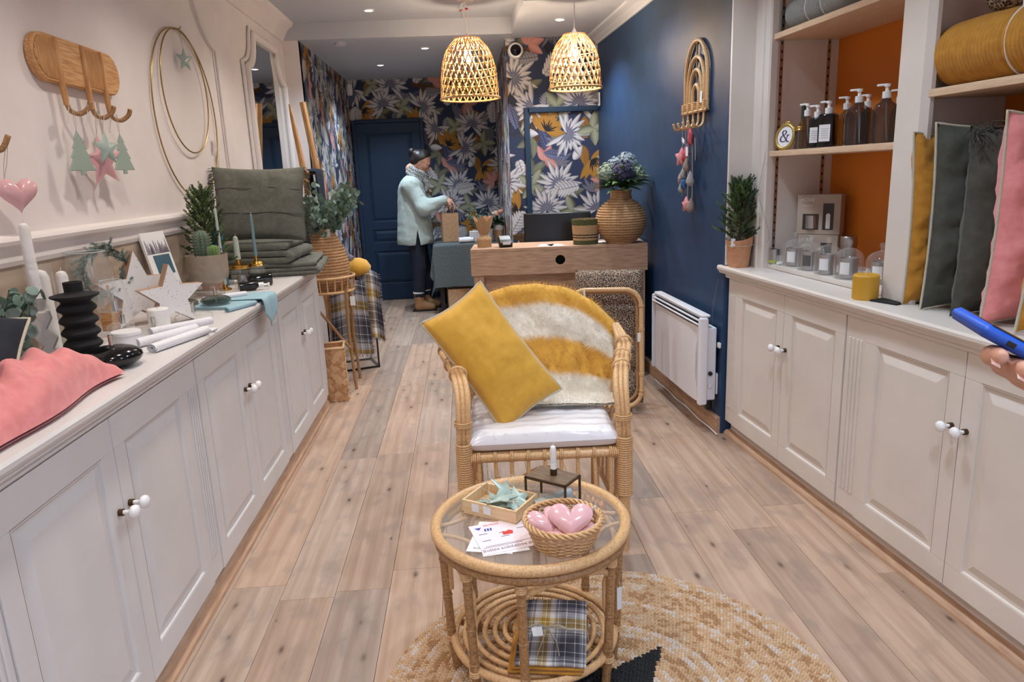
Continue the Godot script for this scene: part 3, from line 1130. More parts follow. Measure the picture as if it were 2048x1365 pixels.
func left_cabinets() -> void:
	var kn := knob_mesh()
	cabinet(M.cool_lit_cream, LF, 3.50, 3.97, 4.43, 3.402, 3.50, "off-white panelled cabinet at the end beside the chip basket", 0.42, kn)
	cabinet(M.cool_lit_cream, LF, 2.40, 2.90, 3.40, 2.302, 2.40, "off-white panelled cabinet below the hanging pale blue napkin", 0.42, kn)
	cabinet(M.cool_lit_cream, LF, 1.30, 1.80, 2.30, 1.20, 1.30, "off-white panelled cabinet below the pink velvet cushion", 0.42, kn)
	var e := thing("cabinet_end_panel", "narrow fluted off-white pilaster closing the cabinet row beside the basket", "pilaster", LF.origin, PI / 2)
	var st := mb()
	st.box(Vector3(4.48, 0.482, -0.23), Vector3(0.096, 0.80, 0.44), 0.003)
	put(e, "body", st, M.cool_lit_cream)
	st = mb()
	for k in 3:
		st.box(Vector3(4.455 + 0.025 * k, 0.48, -0.008), Vector3(0.010, 0.62, 0.008), 0.0025)
	put(e, "flute", st, M.cool_lit_cream)
	var w := mb()
	w.t = LF
	w.sweep(top_profile(0.445, LT), 0.9, 4.62)
	solo("worktop", w, M.cool_lit_cream, "off-white moulded worktop over the cabinets below the hoop and hook rack", "worktop")
	w = mb()
	w.t = LF
	w.sweep(PackedVector2Array([Vector2(-0.06, 0.0), Vector2(0.004, 0.0), Vector2(0.002, 0.012), Vector2(-0.006, 0.02), Vector2(-0.016, 0.045), Vector2(-0.034, 0.06), Vector2(-0.06, 0.06)]), 0.9, 4.52)
	struct("baseboard_left", w, M.oak_z)

func right_cabinets() -> void:
	var kn := knob_mesh()
	cabinet(M.cream, RF, 0.0, 0.475, 0.93, -0.095, 0.0, "cream panelled cabinet below the glass cloches beside the blue wall", 0.42, kn)
	cabinet(M.cream, RF, 1.056, 1.537, 2.02, 0.932, 1.056, "cream panelled cabinet below the row of velvet cushions", 0.42, kn)
	cabinet(M.cream, RF, 2.14, 2.62, 3.10, 2.022, 2.14, "cream panelled cabinet past the row of velvet cushions", 0.42, kn)
	var w := mb()
	w.t = RF
	w.sweep(top_profile(0.46, RT), -0.16, 3.3)
	solo("worktop", w, M.cream, "cream moulded worktop carrying the open shelves, beside the blue wall", "worktop")
	w = mb()
	w.t = RF
	w.sweep(PackedVector2Array([Vector2(-0.06, 0.0), Vector2(0.0, 0.0), Vector2(-0.002, 0.012), Vector2(-0.008, 0.02), Vector2(-0.016, 0.026), Vector2(-0.06, 0.03)]), -0.10, 3.3)
	struct("baseboard_right_2", w, M.oak_z)
	# open shelves on the worktop
	var b := thing("bookcase", "cream open bookcase with orange back panel standing on the worktop", "bookcase", RF.origin, RF.basis.get_euler().y)
	var st := mb()
	# left pilaster with mouldings
	st.sweep_y([[-0.26, -0.10], [-0.02, -0.10], [-0.015, -0.094], [0.0, -0.094], [0.004, -0.088], [0.018, -0.088], [0.022, -0.096], [0.062, -0.096], [0.068, -0.104], [0.068, -0.135], [0.056, -0.135], [0.056, -0.45], [0.03, -0.45], [-0.26, -0.45]], RT, 2.68)
	put(b, "upright", st, M.cream)
	st = mb()
	st.sweep_y([[0.985, -0.10], [1.105, -0.10], [1.125, -0.12], [1.125, -0.135], [1.075, -0.135], [1.075, -0.45], [1.03, -0.45], [1.03, -0.135], [0.985, -0.135]], RT, 2.68)
	put(b, "upright", st, M.cream)
	st = mb()
	st.sweep_y([[2.02, -0.10], [2.15, -0.10], [2.15, -0.45], [2.02, -0.45]], RT, 2.68)
	put(b, "upright", st, M.cream)
	put(b, "back_panel", mb().box(Vector3(0.545, 1.8, -0.455), Vector3(0.98, 1.75, 0.01)), M.orange)
	put(b, "back_panel", mb().box(Vector3(1.55, 1.8, -0.455), Vector3(0.96, 1.75, 0.01)), M.orange)
	put(b, "crown", mb().box(Vector3(0.95, 2.62, -0.27), Vector3(2.42, 0.12, 0.36), 0.004), M.cream)
	var sh := mb().box(Vector3.ZERO, Vector3(0.968, 0.026, 0.335), 0.002).mesh()
	for s in [[0.544, 1.492, ""], [0.544, 2.022, ""]]:
		put(b, "shelf", sh, M.shelf_x).position = Vector3(s[0], s[1], -0.2825)
	var sh2 := mb().box(Vector3.ZERO, Vector3(0.938, 0.026, 0.335), 0.002).mesh()
	for y in [1.655, 2.22]:
		put(b, "shelf", sh2, M.shelf_x).position = Vector3(1.547, y, -0.2825)
	# pegged shelf rails in the sides
	for q in [[0.0565, -0.16], [0.0565, -0.40], [1.0755, -0.16]]:
		st = mb()
		st.box(Vector3(q[0] + 0.001, 1.8, q[1]), Vector3(0.003, 1.72, 0.016))
		put(b, "shelf_rail", st, M.steel)
		st = mb()
		for k in 44:
			st.box(Vector3(q[0] + 0.0022, 0.97 + 0.038 * k, q[1]), Vector3(0.002, 0.012, 0.007))
		put(b, "rail_slot", st, M.black).set_meta("kind", "stuff")

# ------------------------------------------------------------------ left side
func turned(y: float, x := 0.0, z := 0.0) -> Basis:
	return Basis.from_euler(Vector3(x, y, z))

func cushion(called: String, w: float, h: float, d: float, mat: Material, xf: Transform3D, label: String, seed_: int, pip: Material = null, crumple := 0.004) -> Node3D:
	var o = thing(called, label, "cushion", xf.origin)
	o.transform = xf
	put(o, "cover", cushion_mesh(w, h, d, crumple, seed_), mat)
	if pip:
		put(o, "piping", mb().tube(cushion_edge(w, h), 0.0045, 6, true), pip)
	return o

func needles(st: MB, p: Vector3, d: Vector3, ln: float, n: int, nl: float, w := 0.0012) -> void:
	# a twig set round with needles
	st.tube([p, p + d * ln], [0.0016, 0.0008], 4, false, false)
	var s = d.cross(Vector3.UP if absf(d.y) < 0.9 else Vector3.RIGHT).normalized()
	var q = d.cross(s)
	for i in n:
		var u = (i + rng.randf()) / n
		var a = rng.randf() * TAU
		var dir = (d * rng.randf_range(0.35, 0.9) + s * cos(a) + q * sin(a)).normalized()
		var b = p + d * ln * u
		var sd = dir.cross(Vector3(0.3, 0.5, 0.8)).normalized() * w
		st.tri3(b - sd, b + sd, b + dir * nl * (1.0 - 0.35 * u))

func fir_tree(o: Node3D, h: float, r: float, y0: float) -> void:
	var st = mb()
	var st2 = mb()
	var tr = mb()
	var n = 60
	for i in n:
		var u = float(i) / n
		var a = i * 2.4
		var p = Vector3(0, y0 + h * u * 0.80, 0)
		var d = Vector3(cos(a), 0.35 + u * 1.1, sin(a)).normalized()
		var ln = (r * pow(1.0 - u, 0.6) * rng.randf_range(0.75, 1.1) + 0.02) / maxf(0.55, Vector2(d.x, d.z).length())
		tr.tube([p, p + d * ln * 0.8], 0.0016, 4, false, false)
		for k in 3:
			var q = p + d * ln * (0.25 + 0.25 * k)
			var dd = (d + Vector3(rng.randf_range(-0.7, 0.7), rng.randf_range(0.0, 0.7), rng.randf_range(-0.7, 0.7)) * (0.4 if k == 2 else 1.0)).normalized()
			needles(st if rng.randf() < 0.65 else st2, q, dd, 0.05, 60, 0.015, 0.0019)
	needles(st2, Vector3(0, y0 + h * 0.78, 0), Vector3.UP, h * 0.22, 90, 0.014, 0.0019)
	tr.tube([Vector3(0, y0 - 0.02, 0), Vector3(0, y0 + h * 0.85, 0)], [0.006, 0.002], 6)
	put(o, "trunk", tr, M.stem)
	put(o, "needles", st, M.needle).set_meta("kind", "stuff")
	put(o, "young_needles", st2, M.needle_light).set_meta("kind", "stuff")

func round_leaves(st: MB, st2: MB, p0: Vector3, d: Vector3, ln: float, n: int, r: float, droop := 0.25) -> Array:
	# a eucalyptus spray: stem with pairs of round leaves
	var ps = []
	for i in 9:
		var u = float(i) / 8
		ps.append(p0 + d * ln * u + Vector3(0, -droop * ln * u * u, 0))
	for i in n:
		var u = 0.18 + 0.82 * (i + 0.5) / n
		var k = int(u * 7.99)
		var p: Vector3 = ps[k].lerp(ps[k + 1], u * 8 - k)
		for s in [-1.0, 1.0]:
			var a = rng.randf() * TAU
			var nn = Vector3(cos(a), rng.randf_range(-0.3, 0.9), sin(a)).normalized()
			var rr = r * rng.randf_range(0.65, 1.1) * (1.1 - 0.35 * u)
			var side = nn.cross(d).normalized()
			if side.length() < 0.5:
				side = Vector3.RIGHT
			var up = side.cross(nn)
			var c = p + side * s * rr * 1.05
			var t = st if rng.randf() < 0.6 else st2
			var ce = t.pt(c + nn * rr * 0.12)
			var first = t.v.size()
			for m in 9:
				var b = TAU * m / 8
				t.pt(c + (side * cos(b) + up * sin(b) * 0.92) * rr)
			for m in 8:
				t.tri(ce, first + m, first + m + 1)
	return ps

func eucalyptus(o: Node3D, at_: Vector3, n: int, ln: float, spread: float, r: float, seed_: int, dirbias := Vector3.ZERO) -> void:
	rng.seed = seed_
	var st = mb()
	var st2 = mb()
	var sm = mb()
	for i in n:
		var a = i * 2.4 + rng.randf() * 0.5
		var d = (Vector3(cos(a) * spread * rng.randf_range(0.3, 1.0), 1.0, sin(a) * spread * rng.randf_range(0.3, 1.0)) + dirbias).normalized()
		var ps = round_leaves(st, st2, at_, d, ln * rng.randf_range(0.6, 1.0), 11, r)
		sm.tube(ps, 0.0016, 4, false, false)
	put(o, "stems", sm, M.stem)
	var a1 = put(o, "leaves", st, M.leaf_euc)
	a1.set_meta("kind", "stuff")
	var a2 = put(o, "dark_leaves", st2, M.leaf_euc2)
	a2.set_meta("kind", "stuff")

func oil_lamp(called: String, pos: Vector3, r: float, h: float, mat: Material, label: String, ribs := 0) -> Node3D:
	var o = thing(called, label, "oil lamp", pos)
	var st = mb()
	var pr = []
	for i in 13:
		var a = -PI / 2 + PI * i / 12
		pr.append(Vector2(maxf(0.0001, cos(a)) * r, h * 0.5 + sin(a) * h * 0.5))
	if ribs > 0:
		var seg = ribs * 4
		st.surf(seg, 12, func(u: float, v: float) -> Vector3:
			var p: Vector2 = pr[roundi(v * 12)]
			var k = 1.0 + 0.035 * cos(u * TAU * ribs)
			return Vector3(cos(u * TAU) * p.x * k, p.y, sin(u * TAU) * p.x * k), true)
	else:
		st.lathe(pr, 32)
	put(o, "glass_body", st, mat)
	put(o, "wick_tube", mb().lathe([Vector2(0.0075, h - 0.004), Vector2(0.0075, h + 0.03), Vector2(0.005, h + 0.031), Vector2(0.005, h + 0.02)], 16), M.chrome)
	put(o, "wick", mb().tube([Vector3(0, h * 0.3, 0), Vector3(0.001, h + 0.034, 0)], 0.0022, 6), M.white_matt)
	return o

func candle(o: Node3D, called: String, r: float, y0: float, y1: float, mat: Material, taper := 0.0) -> void:
	var c = put(o, called, mb().lathe([Vector2(0.0001, y0), Vector2(r, y0), Vector2(r * (1.0 - taper), y1 - r * 0.9), Vector2(r * 0.75 * (1.0 - taper), y1 - r * 0.25), Vector2(r * 0.3, y1), Vector2(0.0001, y1)], 20), mat)
	put(c, "wick", mb().tube([Vector3(0, y1 - 0.002, 0), Vector3(0.001, y1 + 0.006, 0), Vector3(0.003, y1 + 0.011, 0)], 0.001, 5), M.white_matt)

func bezier_wave(pts: Array) -> Array:
	var o = []
	var s = spline(pts, 6)
	for p in s:
		o.append(Vector2(p.x, p.y))
	return o

# soft sheet of cloth with thickness: f(u, v) is the mid surface
func sheet(f: Callable, nu: int, nv: int, th: float) -> MB:
	var st = mb()
	st.surf(nu, nv, f)
	var n = st.v.size()
	var me = st
	# offset along averaged normals
	var nn = PackedVector3Array()
	nn.resize(n)
	for k in range(0, st.ix.size(), 3):
		var a = st.v[st.ix[k]]
		var cr = (st.v[st.ix[k + 1]] - a).cross(st.v[st.ix[k + 2]] - a)
		for j in 3:
			nn[st.ix[k + j]] += cr
	var out = mb()
	for s in [1.0, -1.0]:
		var b = out.v.size()
		for i in n:
			out.pt(st.v[i] + nn[i].normalized() * th * 0.5 * s, st.uv[i])
		for k in range(0, st.ix.size(), 3):
			if s > 0:
				out.tri(b + st.ix[k], b + st.ix[k + 1], b + st.ix[k + 2])
			else:
				out.tri(b + st.ix[k], b + st.ix[k + 2], b + st.ix[k + 1])
	var edge = []
	for i in nu:
		edge.append([i, i + 1])
		edge.append([nv * (nu + 1) + i + 1, nv * (nu + 1) + i])
	for j in nv:
		edge.append([j * (nu + 1) + nu, (j + 1) * (nu + 1) + nu])
		edge.append([(j + 1) * (nu + 1), j * (nu + 1)])
	for e in edge:
		out.tri(e[0], n + e[0], n + e[1])
		out.tri(e[0], n + e[1], e[1])
	return out

# cloth folded flat: a stack of layers with a rounded fold at one side
func folded(w: float, d: float, h: float, layers: int, seed_: int, th := 0.0) -> MB:
	var nz = noise(6.0, seed_)
	var st = mb()
	var lh = h / layers
	var pr = []
	for k in layers:
		var y = lh * (k + 0.5)
		var xs = range(0, 9) if k % 2 == 0 else range(8, -1, -1)
		for i in xs:
			pr.append(Vector2(-d / 2 + d * i / 8.0, y))
		if k < layers - 1:
			var sx = 1.0 if k % 2 == 0 else -1.0
			for j in range(1, 4):
				var a = -PI / 2 + PI * j / 4.0
				pr.append(Vector2(sx * (d / 2 + cos(a) * lh * 0.5), y + lh * 0.5 + sin(a) * lh * 0.5))
	var f = func(u: float, v: float) -> Vector3:
		var q = v * (pr.size() - 1)
		var i = mini(int(q), pr.size() - 2)
		var p: Vector2 = pr[i].lerp(pr[i + 1], q - i)
		var x = (u - 0.5) * w
		var e = nz.get_noise_3d(x, p.y * 3.0, p.x)
		return Vector3(x + p.y * 0.05 * e, p.y + e * lh * 0.28 * clampf(p.y / h + 0.1, 0, 1), p.x + nz.get_noise_3d(x * 2.0, 4.0, p.y * 9.0) * 0.012)
	return sheet(f, 22, pr.size() - 1, lh * 0.86)

func left_side() -> void:
	rng.seed = 11
	var T = LT
	# --- cushions at the near end
	var o = thing("velvet_cushion", "pink velvet cushion lying slumped along the worktop edge", "cushion", Vector3(-1.055, T + 0.003, -1.58), PI / 2)
	var nz = noise(3.4, 77, FastNoiseLite.TYPE_SIMPLEX_SMOOTH, 1)
	var st = mb()
	# local x runs away from the camera, z towards the room
	for s in [1.0, -1.0]:
		st.surf(60, 30, func(a: float, b: float) -> Vector3:
			var x = a * 2 - 1
			var z = b * 2 - 1
			var e = pow(maxf(0.0, (1 - pow(absf(x), 7.0)) * (1 - pow(absf(z), 3.0))), 0.5)
			var px = x * 0.37
			var pz = z * 0.10 * (1.0 + 0.10 * sin(x * 5.0 + 1.0)) - 0.012 * sin(x * 3.0)
			var y = 0.006 + 0.006 * (1.0 if s > 0 else 0.0)
			if s > 0:
				var fold = absf(nz.get_noise_2d(px * 1.6 + pz * 1.4, pz * 0.7)) - 0.25
				y += e * (0.085 + 0.028 * sin(x * 3.4 + 0.6)) + fold * 0.05 * e + nz.get_noise_2d(px * 3.0, pz * 3.0) * 0.008 * e
			return Vector3(px, maxf(y, 0.0), pz), s > 0)
	put(o, "cover", st, M.pink)
	cushion("cushion", 0.36, 0.32, 0.12, M.navy_cloth, Transform3D(turned(deg_to_rad(34), deg_to_rad(-52), deg_to_rad(-14)), Vector3(-1.215, T + 0.135, -1.60)), "dark navy piped cushion leaning behind the pink velvet cushion", 5, M.piping)
	cushion("cushion", 0.36, 0.30, 0.12, M.navy_cloth, Transform3D(turned(deg_to_rad(24), deg_to_rad(-58), deg_to_rad(-8)), Vector3(-1.16, T + 0.17, -1.38)), "dark navy piped cushion lying against the other navy cushion", 6, M.piping)
	# --- eucalyptus in a clear vase
	o = thing("glass_vase", "clear glass vase with dark eucalyptus twigs behind the navy cushion", "vase", Vector3(-1.265, T, -1.93))
	put(o, "glass", mb().lathe([Vector2(0.0001, 0.004), Vector2(0.035, 0.0), Vector2(0.052, 0.03), Vector2(0.05, 0.07), Vector2(0.028, 0.11), Vector2(0.024, 0.13), Vector2(0.030, 0.14)], 28, Vector3.ZERO, 2.0), M.glass)
	eucalyptus(o, Vector3(0, 0.03, 0), 12, 0.40, 0.4, 0.022, 3, Vector3(0.12, 0, 0.1))
	# --- candle holders
	o = thing("candlestick", "grey ceramic zigzag candlestick holding a white candle", "candlestick", Vector3(-1.285, T, -2.165), deg_to_rad(30))
	o.scale = Vector3(0.85, 0.85, 0.85)
	var zz = PackedVector2Array([Vector2(-0.038, 0), Vector2(0.040, 0), Vector2(0.046, 0.03), Vector2(0.028, 0.058), Vector2(0.046, 0.092), Vector2(0.018, 0.128), Vector2(0.038, 0.165), Vector2(0.034, 0.192), Vector2(-0.002, 0.192), Vector2(-0.048, 0.13), Vector2(-0.004, 0.066)])
	put(o, "body", mb().prism(zz, 0.062, 0.006), M.grey_ceramic)
	put(o, "cup", mb().lathe([Vector2(0.014, 0.188), Vector2(0.022, 0.215), Vector2(0.027, 0.238), Vector2(0.024, 0.24), Vector2(0.019, 0.236), Vector2(0.0001, 0.23)], 24, Vector3(0.006, 0, 0)), M.grey_ceramic)
	var c2 = thing("taper_candle", "tall white candle standing in the grey zigzag candlestick", "candle", Vector3(-1.281, T + 0.197, -2.168))
	candle(c2, "wax", 0.0165, 0.0, 0.225, M.wax_white, 0.12)
	o = thing("candlestick", "matt black ridged candlestick standing behind the black oil lamp", "candlestick", Vector3(-1.175, T, -2.17))
	o.scale = Vector3(0.84, 0.80, 0.84)
	var pr = [Vector2(0.0001, 0.0), Vector2(0.058, 0.0)]
	for k in 5:
		var y = 0.012 + k * 0.046
		pr.append(Vector2(0.062, y + 0.004))
		pr.append(Vector2(0.064, y + 0.012))
		pr.append(Vector2(0.058, y + 0.022))
		pr.append(Vector2(0.047, y + 0.032))
		pr.append(Vector2(0.049, y + 0.040))
	pr.append_array([Vector2(0.062, 0.243), Vector2(0.078, 0.252), Vector2(0.079, 0.257), Vector2(0.060, 0.262), Vector2(0.034, 0.264), Vector2(0.030, 0.27), Vector2(0.031, 0.305), Vector2(0.026, 0.306), Vector2(0.022, 0.29), Vector2(0.0001, 0.286)])
	put(o, "body", mb().lathe(pr, 36), M.black_matt)
	oil_lamp("oil_lamp", Vector3(-1.045, T, -2.075), 0.078, 0.066, M.black_gloss, "flat glossy black oil lamp in front of the ridged candlestick")
	oil_lamp("oil_lamp", Vector3(-1.225, T, -2.00), 0.055, 0.05, M.smoke_glass, "smoked glass oil lamp half hidden behind the pink cushion")
	# --- candles in glass at the back
	o = thing("pillar_candle", "thick white pillar candle in a clear glass against the wall", "candle", Vector3(-1.348, T, -2.31))
	candle(o, "wax", 0.028, 0.0, 0.27, M.wax_white)
	put(o, "glass", mb().lathe([Vector2(0.0001, 0.0), Vector2(0.036, 0.0), Vector2(0.038, 0.02), Vector2(0.038, 0.29)], 24), M.glass)
	o = thing("pillar_candle", "slim pointed white candle beside the tall hurricane glass", "candle", Vector3(-1.352, T, -2.44))
	candle(o, "wax", 0.019, 0.0, 0.25, M.wax_white)
	o = thing("hurricane_glass", "big clear hurricane glass behind the ridged black candlestick", "glass", Vector3(-1.318, T, -2.55))
	put(o, "bowl", mb().lathe([Vector2(0.0001, 0.10), Vector2(0.03, 0.102), Vector2(0.06, 0.13), Vector2(0.076, 0.18), Vector2(0.072, 0.24), Vector2(0.060, 0.30)], 32, Vector3.ZERO, 2.0), M.glass)
	put(o, "rim", mb().tube(arc(Vector3(0, 0.30, 0), 0.060, 0, TAU, 32).slice(0, 32), 0.0016, 5, true), M.frosted)
	put(o, "stem", mb().lathe([Vector2(0.0001, 0.0), Vector2(0.05, 0.0), Vector2(0.05, 0.006), Vector2(0.012, 0.016), Vector2(0.010, 0.06), Vector2(0.018, 0.085), Vector2(0.012, 0.10), Vector2(0.0001, 0.102)], 24, Vector3.ZERO, 2.0), M.glass)
	o = thing("wooden_block", "light wooden block standing behind the glassware", "block", Vector3(-1.345, T, -2.69))
	put(o, "body", mb().box(Vector3(0, 0.085, 0), Vector3(0.07, 0.17, 0.09), 0.003), M.pine_x)
	o = thing("glass_lamp", "clear glass oil lamp with tapered chimney before the big star", "oil lamp", Vector3(-1.215, T, -2.475))
	put(o, "chimney", mb().lathe([Vector2(0.040, 0.10), Vector2(0.052, 0.104), Vector2(0.054, 0.112), Vector2(0.036, 0.205), Vector2(0.034, 0.206)], 28, Vector3.ZERO, 2.0), M.glass)
	put(o, "rim", mb().tube(arc(Vector3(0, 0.206, 0), 0.034, 0, TAU, 28).slice(0, 28), 0.0014, 5, true), M.frosted)
	put(o, "base", mb().lathe([Vector2(0.0001, 0.0), Vector2(0.036, 0.0), Vector2(0.036, 0.05), Vector2(0.016, 0.06), Vector2(0.012, 0.10), Vector2(0.04, 0.102)], 24), M.glass)
	put(o, "burner", mb().lathe([Vector2(0.009, 0.10), Vector2(0.009, 0.135), Vector2(0.0001, 0.136)], 16), M.chrome)
	o = thing("tealight_glass", "low clear glass cup beside the white candle tub", "glass", Vector3(-1.235, T, -2.335))
	put(o, "cup", mb().lathe([Vector2(0.0001, 0.006), Vector2(0.034, 0.0), Vector2(0.036, 0.006), Vector2(0.034, 0.085)], 24, Vector3.ZERO, 2.0), M.glass)
	o = thing("oil_lamp", "straight clear glass oil lamp with metal wick behind the white tub", "oil lamp", Vector3(-1.175, T, -2.43))
	put(o, "glass", mb().lathe([Vector2(0.0001, 0.0), Vector2(0.034, 0.0), Vector2(0.035, 0.06), Vector2(0.012, 0.066), Vector2(0.0001, 0.066)], 24), M.glass)
	put(o, "wick_tube", mb().lathe([Vector2(0.008, 0.064), Vector2(0.008, 0.095), Vector2(0.0001, 0.096)], 16), M.chrome)
	o = thing("candle_tub", "white candle tub with flat lid behind the black oil lamp", "candle", Vector3(-1.125, T, -2.335))
	put(o, "tub", mb().lathe([Vector2(0.0001, 0.0), Vector2(0.042, 0.0), Vector2(0.043, 0.004), Vector2(0.043, 0.046)], 28), M.white)
	put(o, "lid", mb().lathe([Vector2(0.0455, 0.044), Vector2(0.0455, 0.054), Vector2(0.044, 0.056), Vector2(0.0001, 0.056)], 28), M.white)
	o = thing("napkin_roll", "striped cream napkin ring beside the ridged black candlestick", "napkin ring", Vector3(-1.125, T, -2.215), 0.5)
	put(o, "band", mb().tube(arc(Vector3(0, 0.021, 0), 0.016, 0, TAU, 18, Vector3.RIGHT, Vector3.UP).slice(0, 18), 0.006, 8, true), M.white_linen)
	o = thing("wreath", "frosted green fir wreath leaning behind the speckled stars", "wreath", Vector3(-1.315, T + 0.215, -2.66), deg_to_rad(62))
	st = mb()
	for i in 40:
		var a = TAU * i / 40
		var rr = 0.088 * (1.0 + 0.16 * cos(a * 5.0))
		var p = Vector3(cos(a) * rr, sin(a) * rr, 0)
		var tg = Vector3(-sin(a), cos(a), 0)
		for k in 3:
			needles(st, p, (tg + Vector3(rng.randf_range(-1, 1), rng.randf_range(-1, 1), rng.randf_range(-0.8, 0.8)) * 0.9).normalized(), 0.04, 30, 0.014, 0.0022)
	var ne = put(o, "needles", st, M.frost_needle)
	ne.set_meta("kind", "stuff")
	put(o, "ring", mb().tube(arc(Vector3.ZERO, 0.09, 0, TAU, 24, Vector3.RIGHT, Vector3.UP).slice(0, 24), 0.004, 6, true), M.stem)
	# --- speckled star blocks
	for q in [[Vector3(-1.265, T, -2.755), 0.155, 52.0, "large", 0.05, 0.0], [Vector3(-1.135, T, -2.745), 0.125, 44.0, "small", 0.045, 0.0]]:
		var R: float = q[1]
		var so = thing("star_block", "larger white speckled star block with bare wooden edges" if q[3] == "large" else "smaller white speckled star block with bare wooden edges", "star", q[0], deg_to_rad(q[2]))
		var sp = star_poly(R, R * 0.44, 5, q[5])
		var low = 0.0
		for p in sp:
			low = minf(low, p.y)
		var sh = PackedVector2Array()
		for p in sp:
			sh.append(p - Vector2(0, low))
		put(so, "wood", mb().prism(sh, q[4], 0.001), M.oak_y)
		var face = PackedVector2Array()
		for p in sh:
			face.append(p)
		var fm = mb().at(Vector3(0, 0, q[4] * 0.5 + 0.0008))
		fm.prism(face, 0.0016)
		put(so, "painted_face", fm, M.white_matt)
		var dots = mb()
		for k in 150:
			var p = Vector2(rng.randf_range(-R, R), rng.randf_range(0, R * 2))
			if Geometry2D.is_point_in_polygon(p, sh):
				dots.at(Vector3(p.x, p.y, q[4] * 0.5 + 0.0017), Basis(Vector3.RIGHT, PI / 2))
				dots.lathe([Vector2(rng.randf_range(0.0006, 0.0016), 0.0), Vector2(0.0001, 0.0004)], 6)
		put(so, "speckle", dots, M.black).set_meta("kind", "stuff")
	o = thing("pillar_candle", "short wide white pillar candle in front of the star blocks", "candle", Vector3(-1.135, T, -2.615))
	put(o, "wax", mb().lathe([Vector2(0.0001, 0.0), Vector2(0.036, 0.0), Vector2(0.037, 0.003), Vector2(0.037, 0.075), Vector2(0.034, 0.079), Vector2(0.0001, 0.077)], 28), M.wax_white)
	put(o, "wick", mb().tube([Vector3(0, 0.076, 0), Vector3(0.004, 0.088, 0)], 0.0012, 5), M.white_matt)
	oil_lamp("oil_lamp", Vector3(-1.115, T, -2.52), 0.048, 0.034, M.glass, "clear ribbed oil lamp in front of the short white candle", 18)
	oil_lamp("oil_lamp", Vector3(-1.055, T, -2.735), 0.068, 0.042, M.glass, "wide clear ribbed oil lamp between napkins and green lamps", 22)
	oil_lamp("oil_lamp", Vector3(-1.075, T + 0.012, -3.045), 0.062, 0.042, M.green_glass, "flat green glass oil lamp standing on the pale blue napkins")
	oil_lamp("oil_lamp", Vector3(-1.205, T, -3.06), 0.05, 0.042, M.green_glass, "flat green glass oil lamp half hidden behind the star block")
	# --- napkins
	var roll = func(r0: float, turns: float, ln: float) -> MB:
		return sheet(func(u: float, v: float) -> Vector3:
			var a = v * turns * TAU
			var r = r0 * (0.35 + 0.65 * v)
			return Vector3((u - 0.5) * ln, r0 + sin(a - 1.2) * r, cos(a - 1.2) * r * 1.25), 8, 40, 0.002)
	solo("rolled_napkin", roll.call(0.016, 2.2, 0.27), M.white_linen, "white rolled napkin nearest the moulded worktop edge", "napkin", Transform3D(turned(deg_to_rad(73)), Vector3(-0.965, T, -2.36)), "white rolled napkins")
	solo("rolled_napkin", roll.call(0.016, 2.4, 0.24), M.white_linen, "white rolled napkin lying beside the ribbed clear lamp", "napkin", Transform3D(turned(deg_to_rad(62)), Vector3(-1.035, T, -2.425)), "white rolled napkins")
	solo("rolled_napkin", roll.call(0.016, 2.3, 0.22), M.white_linen, "white rolled napkin lying on top of the flat napkins", "napkin", Transform3D(turned(deg_to_rad(48)), Vector3(-1.02, T + 0.012, -2.52)), "white rolled napkins")
	solo("folded_napkin", folded(0.20, 0.16, 0.010, 2, 14), M.white_linen, "white napkins folded flat under the rolled ones", "napkin", Transform3D(turned(deg_to_rad(70)), Vector3(-1.02, T, -2.48)))
	solo("folded_napkin", folded(0.30, 0.22, 0.014, 3, 15), M.blue_linen, "pale blue napkins folded flat under the green oil lamp", "napkin", Transform3D(turned(deg_to_rad(78)), Vector3(-1.055, T, -3.13)))
	solo("rolled_napkin", roll.call(0.014, 2.3, 0.19), M.white_linen, "white rolled napkin behind the flat green oil lamp", "napkin", Transform3D(turned(deg_to_rad(40)), Vector3(-1.075, T + 0.014, -3.16)), "white rolled napkins")
	solo("rolled_napkin", roll.call(0.011, 2.3, 0.17), M.blue_linen, "pale blue rolled napkin lying at the worktop edge", "napkin", Transform3D(turned(deg_to_rad(66)), Vector3(-0.955, T, -2.985)))
	var hang = sheet(func(u: float, v: float) -> Vector3:
		var z = -3.11 - u * 0.20
		var l = v * 0.30
		var x0 = -1.06 + l
		var y = T + 0.018
		var x = x0
		if x0 > -0.905:
			var q = x0 + 0.905
			x = -0.905 + 0.012 * (1.0 - exp(-q * 40.0))
			var pointy = 1.0 - absf(u - 0.45) * 1.1
			y -= maxf(0.0, q - 0.004) * pointy
		return Vector3(x + 0.006 * sin(u * 9.0) * v, y, z), 20, 24, 0.004)
	solo("hanging_napkin", hang, M.blue_linen, "pale blue napkin hanging over the worktop edge", "napkin")
	# --- print card leaning on the wall
	o = thing("print_card", "white card frame with grey forest print leaning on the dado rail", "picture", Vector3(-1.285, T, -3.16), deg_to_rad(74))
	var fb = mb().at(Vector3.ZERO, Basis(Vector3.RIGHT, deg_to_rad(-14)))
	fb.box(Vector3(0, 0.16, 0), Vector3(0.15, 0.34, 0.012), 0.001)
	put(o, "card", fb, M.white_matt)
	var fo = mb().at(Vector3.ZERO, Basis(Vector3.RIGHT, deg_to_rad(-14)))
	for k in 60:
		var x = -0.064 + 0.128 * rng.randf()
		var base = 0.02 if k < 36 else 0.235
		var hh = rng.randf_range(0.03, 0.10) * (1.0 if k < 36 else 0.6)
		for j in 4:
			var y = base + hh * j / 4.0
			var w = 0.010 * (1.0 - j / 4.5)
			fo.tri3(Vector3(x - w, y, 0.0068), Vector3(x + w, y, 0.0068), Vector3(x, y + hh * 0.4, 0.0068))
	put(o, "tree_print", fo, M.print_grey).set_meta("kind", "stuff")
